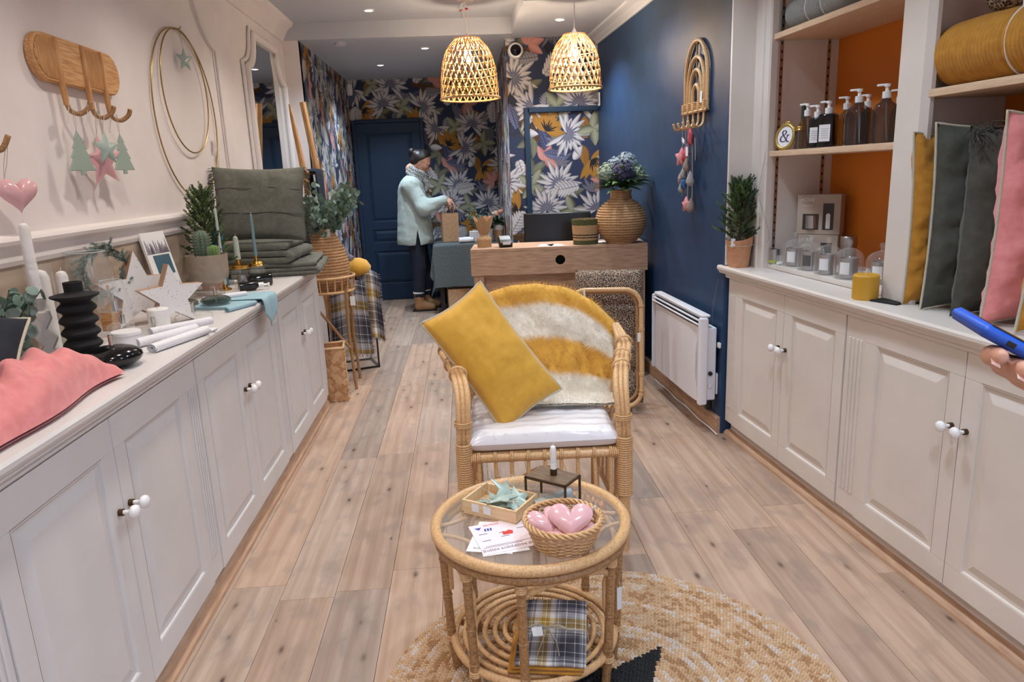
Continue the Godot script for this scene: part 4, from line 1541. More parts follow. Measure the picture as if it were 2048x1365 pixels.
	var wi = mb().at(Vector3.ZERO, Basis(Vector3.RIGHT, deg_to_rad(-14)))
	wi.box(Vector3(0.008, 0.185, 0.0072), Vector3(0.10, 0.085, 0.002))
	mk("print_blue", rgb(62, 96, 112), 0.3)
	put(o, "window_picture", wi, M.print_blue)
	# --- planter with cacti, fir tree
	o = thing("planter", "footed grey glass planter holding two cacti", "planter", Vector3(-1.215, T, -3.40))
	cloth("planter_glass", rgb(158, 142, 126), rgb(168, 152, 136), M.soft, 5.0, 0.35, 0.0, 0.1)
	put(o, "bowl", mb().lathe([Vector2(0.0001, 0.052), Vector2(0.045, 0.055), Vector2(0.085, 0.085), Vector2(0.09, 0.12), Vector2(0.092, 0.195), Vector2(0.088, 0.195), Vector2(0.085, 0.12), Vector2(0.0001, 0.115)], 36, Vector3.ZERO, 1.0), M.planter_glass)
	put(o, "foot", mb().lathe([Vector2(0.0001, 0.0), Vector2(0.062, 0.0), Vector2(0.062, 0.006), Vector2(0.05, 0.03), Vector2(0.048, 0.054)], 32), M.glass)
	put(o, "soil", mb().lathe([Vector2(0.087, 0.182), Vector2(0.0001, 0.186)], 24), M.stem)
	mk("cactus", rgb(88, 106, 88), 0.6)
	mk("cactus_green", rgb(98, 140, 60), 0.6)
	mk("spine", rgb(226, 224, 210), 0.6)
	for q in [[Vector3(-0.01, 0.18, 0.015), 0.036, 0.13, M.cactus, "tall_cactus"], [Vector3(0.045, 0.18, 0.03), 0.02, 0.06, M.cactus_green, "small_cactus"]]:
		var cm = mb()
		var R: float = q[1]
		var H: float = q[2]
		cm.surf(48, 14, func(u: float, v: float) -> Vector3:
			var y = v * H
			var r = R * (0.85 + 0.15 * sin(v * PI)) * (1.0 if v < 0.7 else sqrt(maxf(0.0, 1.0 - pow((v - 0.7) / 0.3, 2.0))))
			r *= 1.0 + 0.13 * cos(u * TAU * 11.0)
			return Vector3(cos(u * TAU) * r, y, sin(u * TAU) * r), true)
		var cc = put(o, q[4], cm, q[3])
		cc.position = q[0]
		var sp = mb()
		for k in 90:
			var a = TAU * (k % 11) / 11.0
			var v = 0.1 + 0.85 * (k / 11) / 8.0
			var r = R * (1.12 if v < 0.7 else 1.1 * sqrt(maxf(0.05, 1.0 - pow((v - 0.7) / 0.3, 2.0))))
			var p = Vector3(cos(a) * r, v * H, sin(a) * r)
			for j in 3:
				var d = Vector3(cos(a + (j - 1) * 0.6), 0.3 * (j - 1), sin(a + (j - 1) * 0.6))
				sp.tri3(p - Vector3(0, 0.0006, 0), p + Vector3(0, 0.0006, 0), p + d * 0.010)
		put(cc, "spines", sp, M.spine).set_meta("kind", "stuff")
	o = thing("fir_tree", "small dark green potted fir tree behind the cactus planter", "fir tree", Vector3(-1.275, T, -3.60))
	put(o, "pot", mb().lathe([Vector2(0.0001, 0.0), Vector2(0.05, 0.0), Vector2(0.062, 0.11), Vector2(0.058, 0.11), Vector2(0.0001, 0.10)], 24), M.terracotta)
	fir_tree(o, 0.42, 0.10, 0.11)
	# --- tapers and gold holders
	mk("wax_blue", rgb(60, 104, 124), 0.4)
	mk("wax_teal", rgb(120, 152, 160), 0.4)
	mk("wax_sage", rgb(196, 206, 190), 0.4)
	o = thing("taper_candle", "thin pale green taper candle beside the fir tree", "candle", Vector3(-1.20, T, -3.555))
	put(o, "holder", mb().lathe([Vector2(0.0001, 0), Vector2(0.03, 0), Vector2(0.03, 0.008), Vector2(0.013, 0.014), Vector2(0.011, 0.03), Vector2(0.0001, 0.03)], 20), M.gold)
	candle(o, "wax", 0.0085, 0.02, 0.40, M.wax_sage, 0.3)
	o = thing("pillar_candle", "square-shouldered blue pillar candle behind the gold candle plate", "candle", Vector3(-1.255, T, -3.70))
	candle(o, "wax", 0.027, 0.0, 0.315, M.wax_blue)
	o = thing("candle_plate", "gold disc candle holder with a pale green dinner candle", "candlestick", Vector3(-1.20, T, -3.80))
	put(o, "jar", mb().lathe([Vector2(0.0001, 0.0), Vector2(0.04, 0.0), Vector2(0.042, 0.05), Vector2(0.036, 0.078)], 28), M.glass)
	put(o, "lid", mb().lathe([Vector2(0.0001, 0.078), Vector2(0.058, 0.078), Vector2(0.06, 0.083), Vector2(0.054, 0.087), Vector2(0.056, 0.093), Vector2(0.048, 0.098), Vector2(0.014, 0.10), Vector2(0.014, 0.128), Vector2(0.0001, 0.128)], 32), M.gold)
	candle(o, "candle", 0.0155, 0.125, 0.245, M.wax_sage, 0.15)
	o = thing("candle_jar", "glass jar with gold screw lid holding a tall grey-blue taper", "candlestick", Vector3(-1.115, T, -3.83))
	put(o, "jar", mb().lathe([Vector2(0.0001, 0.0), Vector2(0.036, 0.0), Vector2(0.04, 0.012), Vector2(0.04, 0.06), Vector2(0.03, 0.085)], 28), M.glass)
	put(o, "lid", mb().lathe([Vector2(0.034, 0.082), Vector2(0.036, 0.086), Vector2(0.033, 0.091), Vector2(0.036, 0.096), Vector2(0.033, 0.102), Vector2(0.030, 0.108), Vector2(0.012, 0.11), Vector2(0.011, 0.135), Vector2(0.0001, 0.135)], 28), M.gold)
	candle(o, "taper", 0.009, 0.13, 0.355, M.wax_teal, 0.25)
	# --- bottles and tins lying by the napkins
	for q in [[Vector3(-1.06, T + 0.034, -3.64), 200.0, 0.032, 0.13, M.dark_glass, "dark green glass soap bottle lying on its side, pump toward the planter"], [Vector3(-1.065, T + 0.024, -3.49), 20.0, 0.022, 0.09, M.black_gloss, "small black soap bottle lying on its side before the planter"]]:
		var bo = thing("soap_bottle", q[5], "bottle", q[0], deg_to_rad(q[1]))
		var R: float = q[2]
		var Lb: float = q[3]
		var bb = Basis(Vector3.BACK, -PI / 2)
		put(bo, "glass", mb().at(Vector3(-Lb / 2, 0, 0), bb).lathe([Vector2(0.0001, 0.0), Vector2(R * 0.9, 0.0), Vector2(R, 0.005), Vector2(R, Lb * 0.8), Vector2(R * 0.5, Lb * 0.95), Vector2(R * 0.4, Lb), Vector2(0.0001, Lb)], 24, Vector3.ZERO, 0.8), q[4])
		put(bo, "pump", mb().at(Vector3(Lb / 2, 0, 0), bb).lathe([Vector2(0.013, -0.002), Vector2(0.013, 0.022), Vector2(0.006, 0.024), Vector2(0.005, 0.04), Vector2(0.009, 0.042), Vector2(0.009, 0.05), Vector2(0.0001, 0.051)], 16).box(Vector3(0.014, 0.046, 0), Vector3(0.034, 0.008, 0.009), 0.002), M.white_gloss)
	o = thing("candle_tin", "small silver candle tin behind the little soap bottle", "tin", Vector3(-1.115, T, -3.56))
	put(o, "tin", mb().lathe([Vector2(0.0001, 0), Vector2(0.024, 0), Vector2(0.025, 0.002), Vector2(0.025, 0.062)], 24), M.steel)
	put(o, "lid", mb().lathe([Vector2(0.026, 0.056), Vector2(0.026, 0.07), Vector2(0.0001, 0.071)], 24), M.steel)
	# --- grey-green quilt and cushion at the far end
	var q1 = folded(0.56, 0.46, 0.075, 3, 21)
	solo("folded_quilt", q1, M.grey_green, "grey-green quilt folded flat at the far end of the worktop", "quilt", Transform3D(turned(deg_to_rad(96)), Vector3(-1.10, T + 0.002, -4.24)))
	var q2 = folded(0.48, 0.36, 0.11, 3, 22)
	solo("folded_quilt", q2, M.grey_green, "grey-green quilt folded thick, lying under the standing cushion", "quilt", Transform3D(turned(deg_to_rad(88)), Vector3(-1.16, T + 0.075, -4.20)))
	o = cushion("fringed_cushion", 0.50, 0.42, 0.15, M.grey_green, Transform3D(turned(deg_to_rad(6), deg_to_rad(-14), deg_to_rad(-2)), Vector3(-1.135, T + 0.395, -4.10)), "large grey-green fringed cushion standing on the folded quilts", 31, null, 0.006)
	st = mb()
	for s in [-1, 1]:
		for k in 160:
			var y = -0.2 + 0.4 * k / 160.0
			var p = Vector3(s * 0.243, y, rng.randf_range(-0.02, 0.02))
			var d = Vector3(s * rng.randf_range(0.6, 1.0), rng.randf_range(-0.7, 0.2), rng.randf_range(-0.8, 0.8)).normalized()
			st.tube([p, p + d * 0.02, p + d * 0.035 + Vector3(0, -0.008, 0)], 0.0014, 3, false, false)
	put(o, "fringe", st, M.olive).set_meta("kind", "stuff")
	st = mb()
	for y in [-0.062, 0.075]:
		var ps = []
		for k in 13:
			var x = -0.23 + 0.46 * k / 12.0
			ps.append(Vector3(x, y + 0.004 * sin(k), 0.5 * 0.15 * pow(maxf(0.0, (1 - pow(x / 0.25, 2)) * (1 - pow(y / 0.21, 2))), 0.42) + 0.001))
		st.tube(ps, 0.0022, 5)
	put(o, "seam", st, M.olive)
	st = mb().at(Vector3(-0.975, T + 0.17, -4.42), turned(deg_to_rad(20), deg_to_rad(-25)))
	st.box(Vector3.ZERO, Vector3(0.05, 0.075, 0.002))
	solo("cardboard_label", st, M.navy_cloth, "dark printed swing label hanging beside the standing cushion", "label")
	left_wall_things()

func hook(o: Node3D, p: Vector3, s := 1.0) -> void:
	# branch-fork hook reaching out of the wall (towards +x), tip up
	var ps = spline([p + Vector3(0, 0.03, 0) * s, p + Vector3(0.004, -0.004, 0), p + Vector3(0.022, -0.018, -0.004) * s, p + Vector3(0.044, -0.008, -0.008) * s, p + Vector3(0.056, 0.018, -0.014) * s], 4)
	put(o, "hook", mb().tube(ps, 0.0068 * s, 8), M.rattan_dark)

func ornament(poly: PackedVector2Array, d: float, mat: Material, pos: Vector3, turn: float, label: String, cat: String, hang: Vector3, puff := true, group := "") -> Node3D:
	var o = thing(cat.replace(" ", "_") + "_ornament", label, cat + " ornament", pos, turn, group)
	var st = mb()
	if puff:
		puffy(st, poly, d, 5, Vector2.ZERO, 0.8)
	else:
		st.prism(poly, d, d * 0.3)
	put(o, "body", st, mat)
	var hp = o.transform.affine_inverse() * hang
	var top = -1.0
	var tp = Vector2.ZERO
	for p in poly:
		if p.y > top:
			top = p.y
			tp = p
	var a = Vector3(tp.x, tp.y - 0.004, 0)
	put(o, "cord", mb().tube([a, a.lerp(hp, 0.5) + Vector3(0.004, 0, 0), hp + Vector3(0.003, 0, 0), hp + Vector3(-0.003, 0, 0), a.lerp(hp, 0.5) + Vector3(-0.004, 0, 0), a], 0.0011, 4), M.cord_grey)
	return o

func left_wall_things() -> void:
	var W = LWALL
	# --- hook rack: rounded board with ridged fields and three branch hooks
	var o = thing("hook_rack", "rounded wooden wall rack with ridged fields and three branch hooks", "rack", Vector3(W + 0.001, 1.895, -2.845), PI / 2)
	var po = PackedVector2Array()
	for k in 13:
		var a = PI / 2 + PI * k / 12
		po.append(Vector2(-0.22 + cos(a) * 0.078, sin(a) * 0.078))
	for k in 13:
		var a = -PI / 2 + PI * k / 12
		po.append(Vector2(0.22 + cos(a) * 0.078, sin(a) * 0.078))
	put(o, "board", mb().at(Vector3(0, 0, 0.016)).prism(po, 0.03, 0.004), M.pine_x)
	var clipx = func(x: float) -> float:
		return 0.072 if absf(x) < 0.22 else sqrt(maxf(0.0, 0.0052 - pow(absf(x) - 0.22, 2)))
	for fld in [[-0.30, -0.165, 1.0], [0.03, 0.145, 1.0]]:
		var st = mb()
		var k = 0
		var x: float = fld[0]
		while x < fld[1]:
			var hh: float = clipx.call(x)
			if hh > 0.01:
				st.at(Vector3(x, 0, 0.033), Basis(Vector3.BACK, 0.10 * fld[2]))
				st.box(Vector3.ZERO, Vector3(0.0065, hh * 1.9, 0.005), 0.0022)
			x += 0.0095
		put(o, "ridged_field", st, M.pine_y)
	for x in [-0.155, 0.02, 0.155]:
		var st = mb()
		st.tube([Vector3(x, 0.072, 0.030), Vector3(x, -0.06, 0.031), Vector3(x + 0.003, -0.15, 0.034)], [0.012, 0.012, 0.010], 8)
		put(o, "hook_stem", st, M.pine_y)
		st = mb()
		st.tube(spline([Vector3(x + 0.003, -0.14, 0.034), Vector3(x + 0.008, -0.168, 0.04), Vector3(x + 0.026, -0.178, 0.062), Vector3(x + 0.044, -0.158, 0.085), Vector3(x + 0.05, -0.135, 0.092)], 4), 0.0085, 8)
		put(o, "branch_hook", st, M.rattan_dark)
	for q in [[-0.175, -0.16, 0.05], [0.03, -0.165, 0.07], [0.10, -0.175, 0.06], [-0.12, -0.165, 0.085]]:
		hanging_tag(o, Vector3(q[0], q[1], q[2]), turned(0.5, 0.2, 0.1), 0.03, 0.055)
	# ornaments on the rack
	var tree = PackedVector2Array([Vector2(0, 0.082), Vector2(0.018, 0.05), Vector2(0.012, 0.05), Vector2(0.03, 0.02), Vector2(0.022, 0.02), Vector2(0.042, -0.012), Vector2(0.032, -0.012), Vector2(0.055, -0.055), Vector2(0.010, -0.055), Vector2(0.010, -0.07), Vector2(-0.010, -0.07), Vector2(-0.010, -0.055), Vector2(-0.055, -0.055), Vector2(-0.032, -0.012), Vector2(-0.042, -0.012), Vector2(-0.022, 0.02), Vector2(-0.03, 0.02), Vector2(-0.012, 0.05), Vector2(-0.018, 0.05)])
	ornament(tree, 0.007, M.sage_matt, Vector3(W + 0.075, 1.575, -2.645), PI / 2 - 0.35, "sage green metal tree ornament on the rack's dark hook", "tree", Vector3(W + 0.07, 1.73, -2.66), false)
	ornament(tree, 0.007, M.sage_matt, Vector3(W + 0.075, 1.58, -2.965), PI / 2 - 0.25, "sage green metal tree ornament beside the pink star", "tree", Vector3(W + 0.07, 1.735, -2.975), false)
	ornament(star_poly(0.068, 0.03), 0.024, M.sage_enamel, Vector3(W + 0.09, 1.60, -2.81), PI / 2 - 0.3, "glossy sage star ornament hanging before the pink star", "star", Vector3(W + 0.08, 1.735, -2.82))
	ornament(star_poly(0.10, 0.044, 5, 0.1), 0.02, M.pink_enamel, Vector3(W + 0.055, 1.555, -2.84), PI / 2 - 0.3, "larger pink star ornament hanging behind the sage star", "star", Vector3(W + 0.065, 1.735, -2.83))
	# --- heart on its own hook
	o = thing("branch_hook", "single branch hook on the cream wall holding the pink heart", "hook", Vector3(W, 1.60, -2.245))
	put(o, "wall_plate", mb().at(Vector3(0.006, 0.02, 0)).box(Vector3.ZERO, Vector3(0.012, 0.08, 0.024), 0.004), M.pine_y)
	put(o, "fork", mb().tube(spline([Vector3(0.008, 0.0, 0.0), Vector3(0.02, -0.02, 0), Vector3(0.05, -0.02, -0.01), Vector3(0.07, 0.02, -0.02)], 4), 0.008, 8), M.rattan_dark)
	ornament(heart_poly(0.115), 0.05, M.pink_enamel, Vector3(W + 0.065, 1.452, -2.265), PI / 2 - 0.6, "glossy pink puffed heart ornament on the single wall hook", "heart", Vector3(W + 0.06, 1.585, -2.262))
	# --- brass hoops
	var hp = Vector3(W + 0.012, 2.22, -3.90)
	o = thing("nail", "small brass nail on the cream wall carrying the hoops", "nail", hp)
	put(o, "pin", mb().tube([Vector3(-0.012, 0, 0), Vector3(0.022, 0.004, 0), Vector3(0.024, 0.014, 0)], 0.003, 6), M.brass_thin)
	for q in [[0.415, "larger thin brass hoop hanging from the nail on the cream wall", 0.008, -0.06], [0.30, "smaller thin brass hoop hanging inside the larger one", 0.016, 0.0]]:
		var R: float = q[0]
		var st = mb()
		st.tube(arc(Vector3(0, -R, 0), R, 0, TAU, 64, Vector3.BACK, Vector3.UP).slice(0, 64), 0.0036, 6, true)
		var w = put(self, numbered("brass_hoop"), st, M.brass_thin)
		w.transform = Transform3D(Basis(Vector3.RIGHT, 0.0), hp + Vector3(q[2] - 0.008, 0.001, q[3] * 0.0))
		tag(w, q[1], "hoop", "brass hoops")
	ornament(star_poly(0.062, 0.028), 0.022, M.sage_enamel, Vector3(W + 0.035, 2.075, -3.895), PI / 2 - 0.35, "glossy sage star ornament hanging inside the brass hoops", "star", hp + Vector3(0.012, 0, 0))
	o = thing("price_tag", "lilac-white paper tags tied to the brass hoops", "tag", Vector3(W + 0.02, 1.72, -4.25), PI / 2)
	hanging_tag(o, Vector3(0, 0, 0), turned(0.2, 0, -0.2), 0.04, 0.075, "tag_card")
	hanging_tag(o, Vector3(0.03, -0.08, 0.005), turned(0.2, 0, 0.35), 0.035, 0.065, "tag_card")
	# --- mirror in the wall with a shaped moulding
	var mo = thing("wall_mirror", "tall wall mirror in a cream moulding with scooped shoulders", "mirror", Vector3(W + 0.004, 0, 0), PI / 2)
	# local x = distance along the wall, y = height
	var gl = PackedVector2Array([Vector2(5.06, 0.98), Vector2(6.06, 0.98), Vector2(6.06, 2.20)])
	for k in 9:
		var a = deg_to_rad(-90.0 - 80.0 * k / 8.0)
		gl.append(Vector2(6.07 + cos(a) * 0.19, 2.40 + sin(a) * 0.19))
	gl.append(Vector2(5.88, 2.44))
	gl.append(Vector2(5.27, 2.44))
	for k in 9:
		var a = deg_to_rad(-10.0 - 80.0 * k / 8.0)
		gl.append(Vector2(5.06 + cos(a) * 0.19, 2.40 + sin(a) * 0.19))
	put(mo, "mirror_glass", mb().at(Vector3(0, 0, 0.006)).prism(gl, 0.006), M.mirror)
	var path = []
	for p in gl:
		path.append(Vector3(p.x, p.y, 0.016))
	var st = mb()
	st.tube(path, 0.026, 10, true)
	put(mo, "moulding", st, M.wall_cream)
	st = mb()
	path = []
	for p in gl:
		path.append(Vector3(lerpf(5.56, p.x, 1.12), lerpf(1.7, p.y, 1.06), 0.008))
	st.tube(path, 0.012, 8, true)
	put(mo, "outer_bead", st, M.wall_cream)

# -------------------------------------------- between cabinets and rear room
func stand_corner() -> void:
	rng.seed = 121
	# chip-wood basket on the floor
	var o = thing("chip_basket", "tall basket woven of wide wood chips standing past the cabinet end", "basket", Vector3(-0.965, 0, -4.70), deg_to_rad(8))
	var W = 0.20
	var D = 0.20
	var H = 0.37
	var n = 7
	var tones = [M.chip_a, M.chip_b, M.chip_c]
	put(o, "lining", mb().box(Vector3(0, H * 0.46, 0), Vector3(W - 0.01, H * 0.92, D - 0.01), 0.01), M.chip_c)
	# diagonal weave: little slabs set on edge in a checker, each face
	var sl = mb().box(Vector3.ZERO, Vector3(0.044, 0.044, 0.006), 0.002).mesh()
	for f in 4:
		var fb = Basis(Vector3.UP, f * PI / 2)
		for j in 12:
			for i in 6:
				var x = -W / 2 + 0.02 + (i + 0.5 * (j % 2)) * 0.034
				var y = 0.022 + j * 0.0295
				if absf(x) > W / 2 - 0.006 or y > H - 0.02:
					continue
				var p = put(o, "chip", sl, tones[rng.randi() % 3])
				p.transform = Transform3D(fb * Basis(Vector3.BACK, PI / 4) * Basis(Vector3.RIGHT if (i + j) % 2 == 0 else Vector3.UP, 0.10), fb * Vector3(x, y, D / 2 + 0.002 * (1.0 if (i + j) % 2 == 0 else -0.4)))
	var rm = mb()
	var rp_ = []
	for q in [[1, 1], [-1, 1], [-1, -1], [1, -1]]:
		rp_.append(Vector3(q[0] * W * 0.5, H, q[1] * D * 0.5))
	for k in 4:
		var a: Vector3 = rp_[k]
		var b: Vector3 = rp_[(k + 1) % 4]
		rm.tube([a, a.lerp(b, 0.5) + Vector3(0, 0.006 * sin(k * 2.0), 0), b], 0.009, 6)
	put(o, "rim", rm, M.chip_a)
	# rattan plant stand
	o = thing("plant_stand", "rattan plant stand with slatted tray rim carrying the coiled vase", "stand", Vector3(-0.985, 0, -5.02))
	for q in [[-0.12, 0.12], [0.13, 0.11], [0.12, -0.13], [-0.13, -0.12]]:
		put(o, "leg", mb().tube([Vector3(q[0] * 1.15, 0.0, q[1] * 1.15), Vector3(q[0], 0.36, q[1]), Vector3(q[0] * 1.05, 0.72, q[1] * 1.05)], 0.011, 8), M.rattan_dark)
	put(o, "brace", mb().tube(spline([Vector3(-0.13, 0.66, 0.14), Vector3(-0.03, 0.55, 0.15), Vector3(0.08, 0.38, 0.14), Vector3(0.135, 0.30, 0.13)], 5), 0.010, 8), M.rattan_dark)
	for y in [0.70, 0.80]:
		put(o, "tray_ring", mb().tube(arc(Vector3(0, y, 0), 0.172 + 0.012 * (y - 0.7) / 0.1, 0, TAU, 36).slice(0, 36), 0.0095, 8, true), M.rattan)
	for k in 22:
		var a = TAU * k / 22.0
		put(o, "tray_spindle", mb().tube([Vector3(cos(a) * 0.172, 0.70, sin(a) * 0.172), Vector3(cos(a) * 0.184, 0.80, sin(a) * 0.184)], 0.0055, 6), M.rattan)
	put(o, "tray_floor", mb().lathe([Vector2(0.0001, 0.69), Vector2(0.17, 0.69), Vector2(0.17, 0.699), Vector2(0.0001, 0.699)], 32), M.rattan_dark)
	hanging_tag(o, Vector3(0.17, 0.66, 0.07), turned(0.2), 0.035, 0.065)
	# coiled vase with eucalyptus
	o = thing("coiled_vase", "water hyacinth vase with eucalyptus on the rattan plant stand", "vase", Vector3(-0.985, 0.7, -5.02))
	coil_vase(o, [Vector2(0.11, 0.0), Vector2(0.135, 0.05), Vector2(0.148, 0.13), Vector2(0.146, 0.20), Vector2(0.128, 0.28), Vector2(0.095, 0.35), Vector2(0.072, 0.39), Vector2(0.068, 0.42), Vector2(0.075, 0.445)], 0.0115, 8)
	eucalyptus(o, Vector3(0, 0.36, 0), 36, 0.60, 0.95, 0.026, 17, Vector3(0.05, 0, 0.12))
	hanging_tag(o, Vector3(0.045, 0.43, 0.072), turned(0.3), 0.03, 0.06)
	# mustard pompom hat and plaid scarves over a side frame
	o = thing("glass_lantern", "dark metal framed glass lantern standing on the floor behind the scarves", "lantern", Vector3(-0.92, 0, -5.55), deg_to_rad(20))
	var fr = mb()
	for q in [[-1, -1], [1, -1], [1, 1], [-1, 1]]:
		fr.box(Vector3(q[0] * 0.14, 0.36, q[1] * 0.14), Vector3(0.012, 0.72, 0.012))
	for y in [0.008, 0.715]:
		for s in [-1, 1]:
			fr.box(Vector3(0, y, s * 0.14), Vector3(0.292, 0.014, 0.012))
			fr.box(Vector3(s * 0.14, y, 0), Vector3(0.012, 0.014, 0.292))
	put(o, "metal_frame", fr, M.black)
	for k in 4:
		var p = put(o, "pane", mb().quadbox(Vector3(0, 0.36, 0.14), Vector3(0.27, 0.70, 0)), M.glass)
		p.rotation.y = k * PI / 2
	put(o, "lantern_top", mb().box(Vector3(0, 0.727, 0), Vector3(0.30, 0.012, 0.30), 0.002), M.black)
	var pl = mk("scarf_plaid", Color.WHITE, 0.95)
	pl.albedo_texture = plaid_texture()
	pl.normal_enabled = true
	pl.normal_texture = M.weave
	pl.normal_scale = 0.4
	pl.uv1_scale = Vector3(1.0, 1.5, 1)
	for q in [[Vector3(-0.90, 0.70, -5.28), 0.30, 0.56, 0.0, "wide grey and mustard plaid scarf hanging behind the plant stand"], [Vector3(-0.755, 0.755, -5.40), 0.17, 0.52, 0.4, "narrow frayed plaid scarf hanging beside the wide one"]]:
		var so = thing("plaid_scarf", q[4], "scarf", q[0], q[3] * 0.5, "plaid scarves")
		var w: float = q[1]
		var h: float = q[2]
		var ph: float = q[3]
		var nz = noise(2.0, int(w * 100))
		put(so, "cloth", sheet(func(u: float, v: float) -> Vector3:
			var x = (u - 0.5) * w * (0.85 + 0.15 * v)
			var back = 0.0
			var y = -v * h
			if v < 0.08:
				back = -0.03 * (1.0 - v / 0.08)
			return Vector3(x, y + 0.03 * sin(u * 3.0 + ph), back + 0.02 * sin(u * 11.0 + ph * 5.0) * (0.3 + v) + nz.get_noise_2d(x, y) * 0.02), 26, 30, 0.006), pl)
		var fs = mb()
		for k in 150:
			var v = rng.randf()
			var sd = 1.0 if rng.randf() < 0.7 else -1.0
			var p = Vector3(sd * 0.5 * w * (0.85 + 0.15 * v), -v * h + 0.03 * sin((0.5 + sd * 0.5) * 3.0 + ph), 0.02 * sin((0.5 + sd * 0.5) * 11.0 + ph * 5.0) * (0.3 + v))
			fs.tube([p, p + Vector3(sd * 0.016, rng.randf_range(-0.012, 0.004), rng.randf_range(-0.008, 0.008))], 0.0013, 3, false, false)
		for k in 60:
			var u = rng.randf()
			var p = Vector3((u - 0.5) * w, -h + 0.03 * sin(u * 3.0 + ph), 0.02 * sin(u * 11.0 + ph * 5.0) * 1.3)
			fs.tube([p, p + Vector3(rng.randf_range(-0.006, 0.006), -0.022, rng.randf_range(-0.006, 0.006))], 0.0013, 3, false, false)
		put(so, "fringe", fs, M.print_grey).set_meta("kind", "stuff")
	o = thing("bobble_hat", "mustard bobble-shaped beret lying on the glass lantern", "hat", Vector3(-0.84, 0.735, -5.46))
	put(o, "crown", mb().lathe([Vector2(0.0001, 0.0), Vector2(0.06, 0.0), Vector2(0.095, 0.03), Vector2(0.10, 0.07), Vector2(0.075, 0.115), Vector2(0.03, 0.135), Vector2(0.0001, 0.138)], 30, Vector3.ZERO, 2.0, 0.03), M.mustard)
	var pm = mb()
	floret_ball(pm, Vector3(-0.05, 0.13, 0.02), 0.035, 160, 0.008)
	put(o, "pompom", pm, M.print_grey)
	# leaning poles with a dark coat
	o = thing("branch_ladder", "bare wooden branch ladder leaning on the end of the cream wall", "ladder", Vector3(-1.16, 0, -5.72))
	put(o, "pole", mb().tube(spline([Vector3(0.09, 0.0, 0.16), Vector3(0.03, 0.7, 0.14), Vector3(-0.02, 1.35, 0.12), Vector3(-0.10, 2.02, 0.08)], 6), [0.026, 0.026, 0.026, 0.026, 0.026, 0.026, 0.025, 0.025, 0.025, 0.025, 0.025, 0.024, 0.024, 0.023, 0.022, 0.02, 0.018, 0.014, 0.006], 10), M.pine_y)
	put(o, "pole", mb().tube([Vector3(0.16, 0.0, -0.20), Vector3(0.06, 1.0, -0.20), Vector3(-0.06, 2.06, -0.20)], [0.027, 0.026, 0.024], 10), M.pine_y)
	for y in [0.5, 1.0, 1.52]:
		put(o, "rung", mb().tube([Vector3(0.09 - 0.072 * y, y, 0.15), Vector3(0.16 - 0.105 * y, y, -0.20)], 0.016, 8), M.pine_z)
	var nz = noise(1.5, 5)
	solo("dark_blanket", sheet(func(u: float, v: float) -> Vector3:
		var z = lerpf(-0.17, 0.10, u)
		var y = 1.545
		var s = (v - 0.5) * 1.7
		var x = 0.0
		if absf(s) < 0.04:
			x = s
		else:
			x = signf(s) * 0.04 + s * 0.02
			y -= absf(s) - 0.04
		return Vector3(-1.155 + x + 0.014 * sin(u * 8.0) * absf(v - 0.5), y - 0.02 * pow(u * 2 - 1, 2.0), -5.72 + z + nz.get_noise_2d(u, v) * 0.02), 16, 40, 0.012), M.dark_blue_cloth, "dark blue blanket hung over the branch ladder", "blanket")

# ------------------------------------------------------------- desk and rear
func coil_vase(o: Node3D, prof: Array, cr: float, seed_: int) -> void:
	# stacked coils of twisted water hyacinth following a profile (r, y)
	var nz = noise(3.0, seed_)
	var st = mb()
	var y = prof[0].y + cr
	var n = 0
	while y < prof[prof.size() - 1].y:
		var r = 0.0
		for i in prof.size() - 1:
			if y >= prof[i].y and y <= prof[i + 1].y:
				r = lerpf(prof[i].x, prof[i + 1].x, (y - prof[i].y) / maxf(0.0001, prof[i + 1].y - prof[i].y))
		var ps = []
		var rr = []
		for k in 44:
			var a = TAU * k / 44.0
			var w = nz.get_noise_2d(k * 0.35 + n * 7.7, n * 3.1)
			ps.append(Vector3(cos(a) * r, y + 0.0025 * nz.get_noise_2d(k * 0.2, n * 5.0 + 40.0), sin(a) * r))
			rr.append(cr * (1.06 + 0.30 * w))
		st.tube(ps, rr, 7, true)
		y += cr * 1.72
		n += 1
	put(o, "coils", st, M.hyacinth)
	put(o, "lining", mb().lathe([Vector2(0.0001, prof[0].y + 0.003)] + prof.map(func(p): return Vector2(p.x - cr * 0.3, p.y)), 32, Vector3.ZERO, 2.0), M.hyacinth)

func leaf(st: MB, p: Vector3, d: Vector3, n: Vector3, ln: float, w: float, cup := 0.2) -> void:
	var s = d.cross(n).normalized()
	var b = st.pt(p)
	var rows = []
	for i in range(1, 5):
		var u = i / 5.0
		var hw = w * 0.5 * sin(PI * pow(u, 0.8))
		var c = p + d * ln * u + n * (-cup * ln * u * u)
		rows.append([st.pt(c - s * hw + n * hw * 0.35), st.pt(c), st.pt(c + s * hw + n * hw * 0.35)])
	var e = st.pt(p + d * ln - n * cup * ln)
	for k in 2:
		st.tri(b, rows[0][k], rows[0][k + 1])
		st.tri(rows[3][k], e, rows[3][k + 1])
		for i in 3:
			st.tri(rows[i][k], rows[i + 1][k], rows[i + 1][k + 1])
			st.tri(rows[i][k], rows[i + 1][k + 1], rows[i][k + 1])

func dir_up(lo: float, hi: float) -> Vector3:
	var a = rng.randf() * TAU
	var y = rng.randf_range(lo, hi)
	var r = sqrt(maxf(0.0, 1.0 - y * y))
	return Vector3(cos(a) * r, y, sin(a) * r)

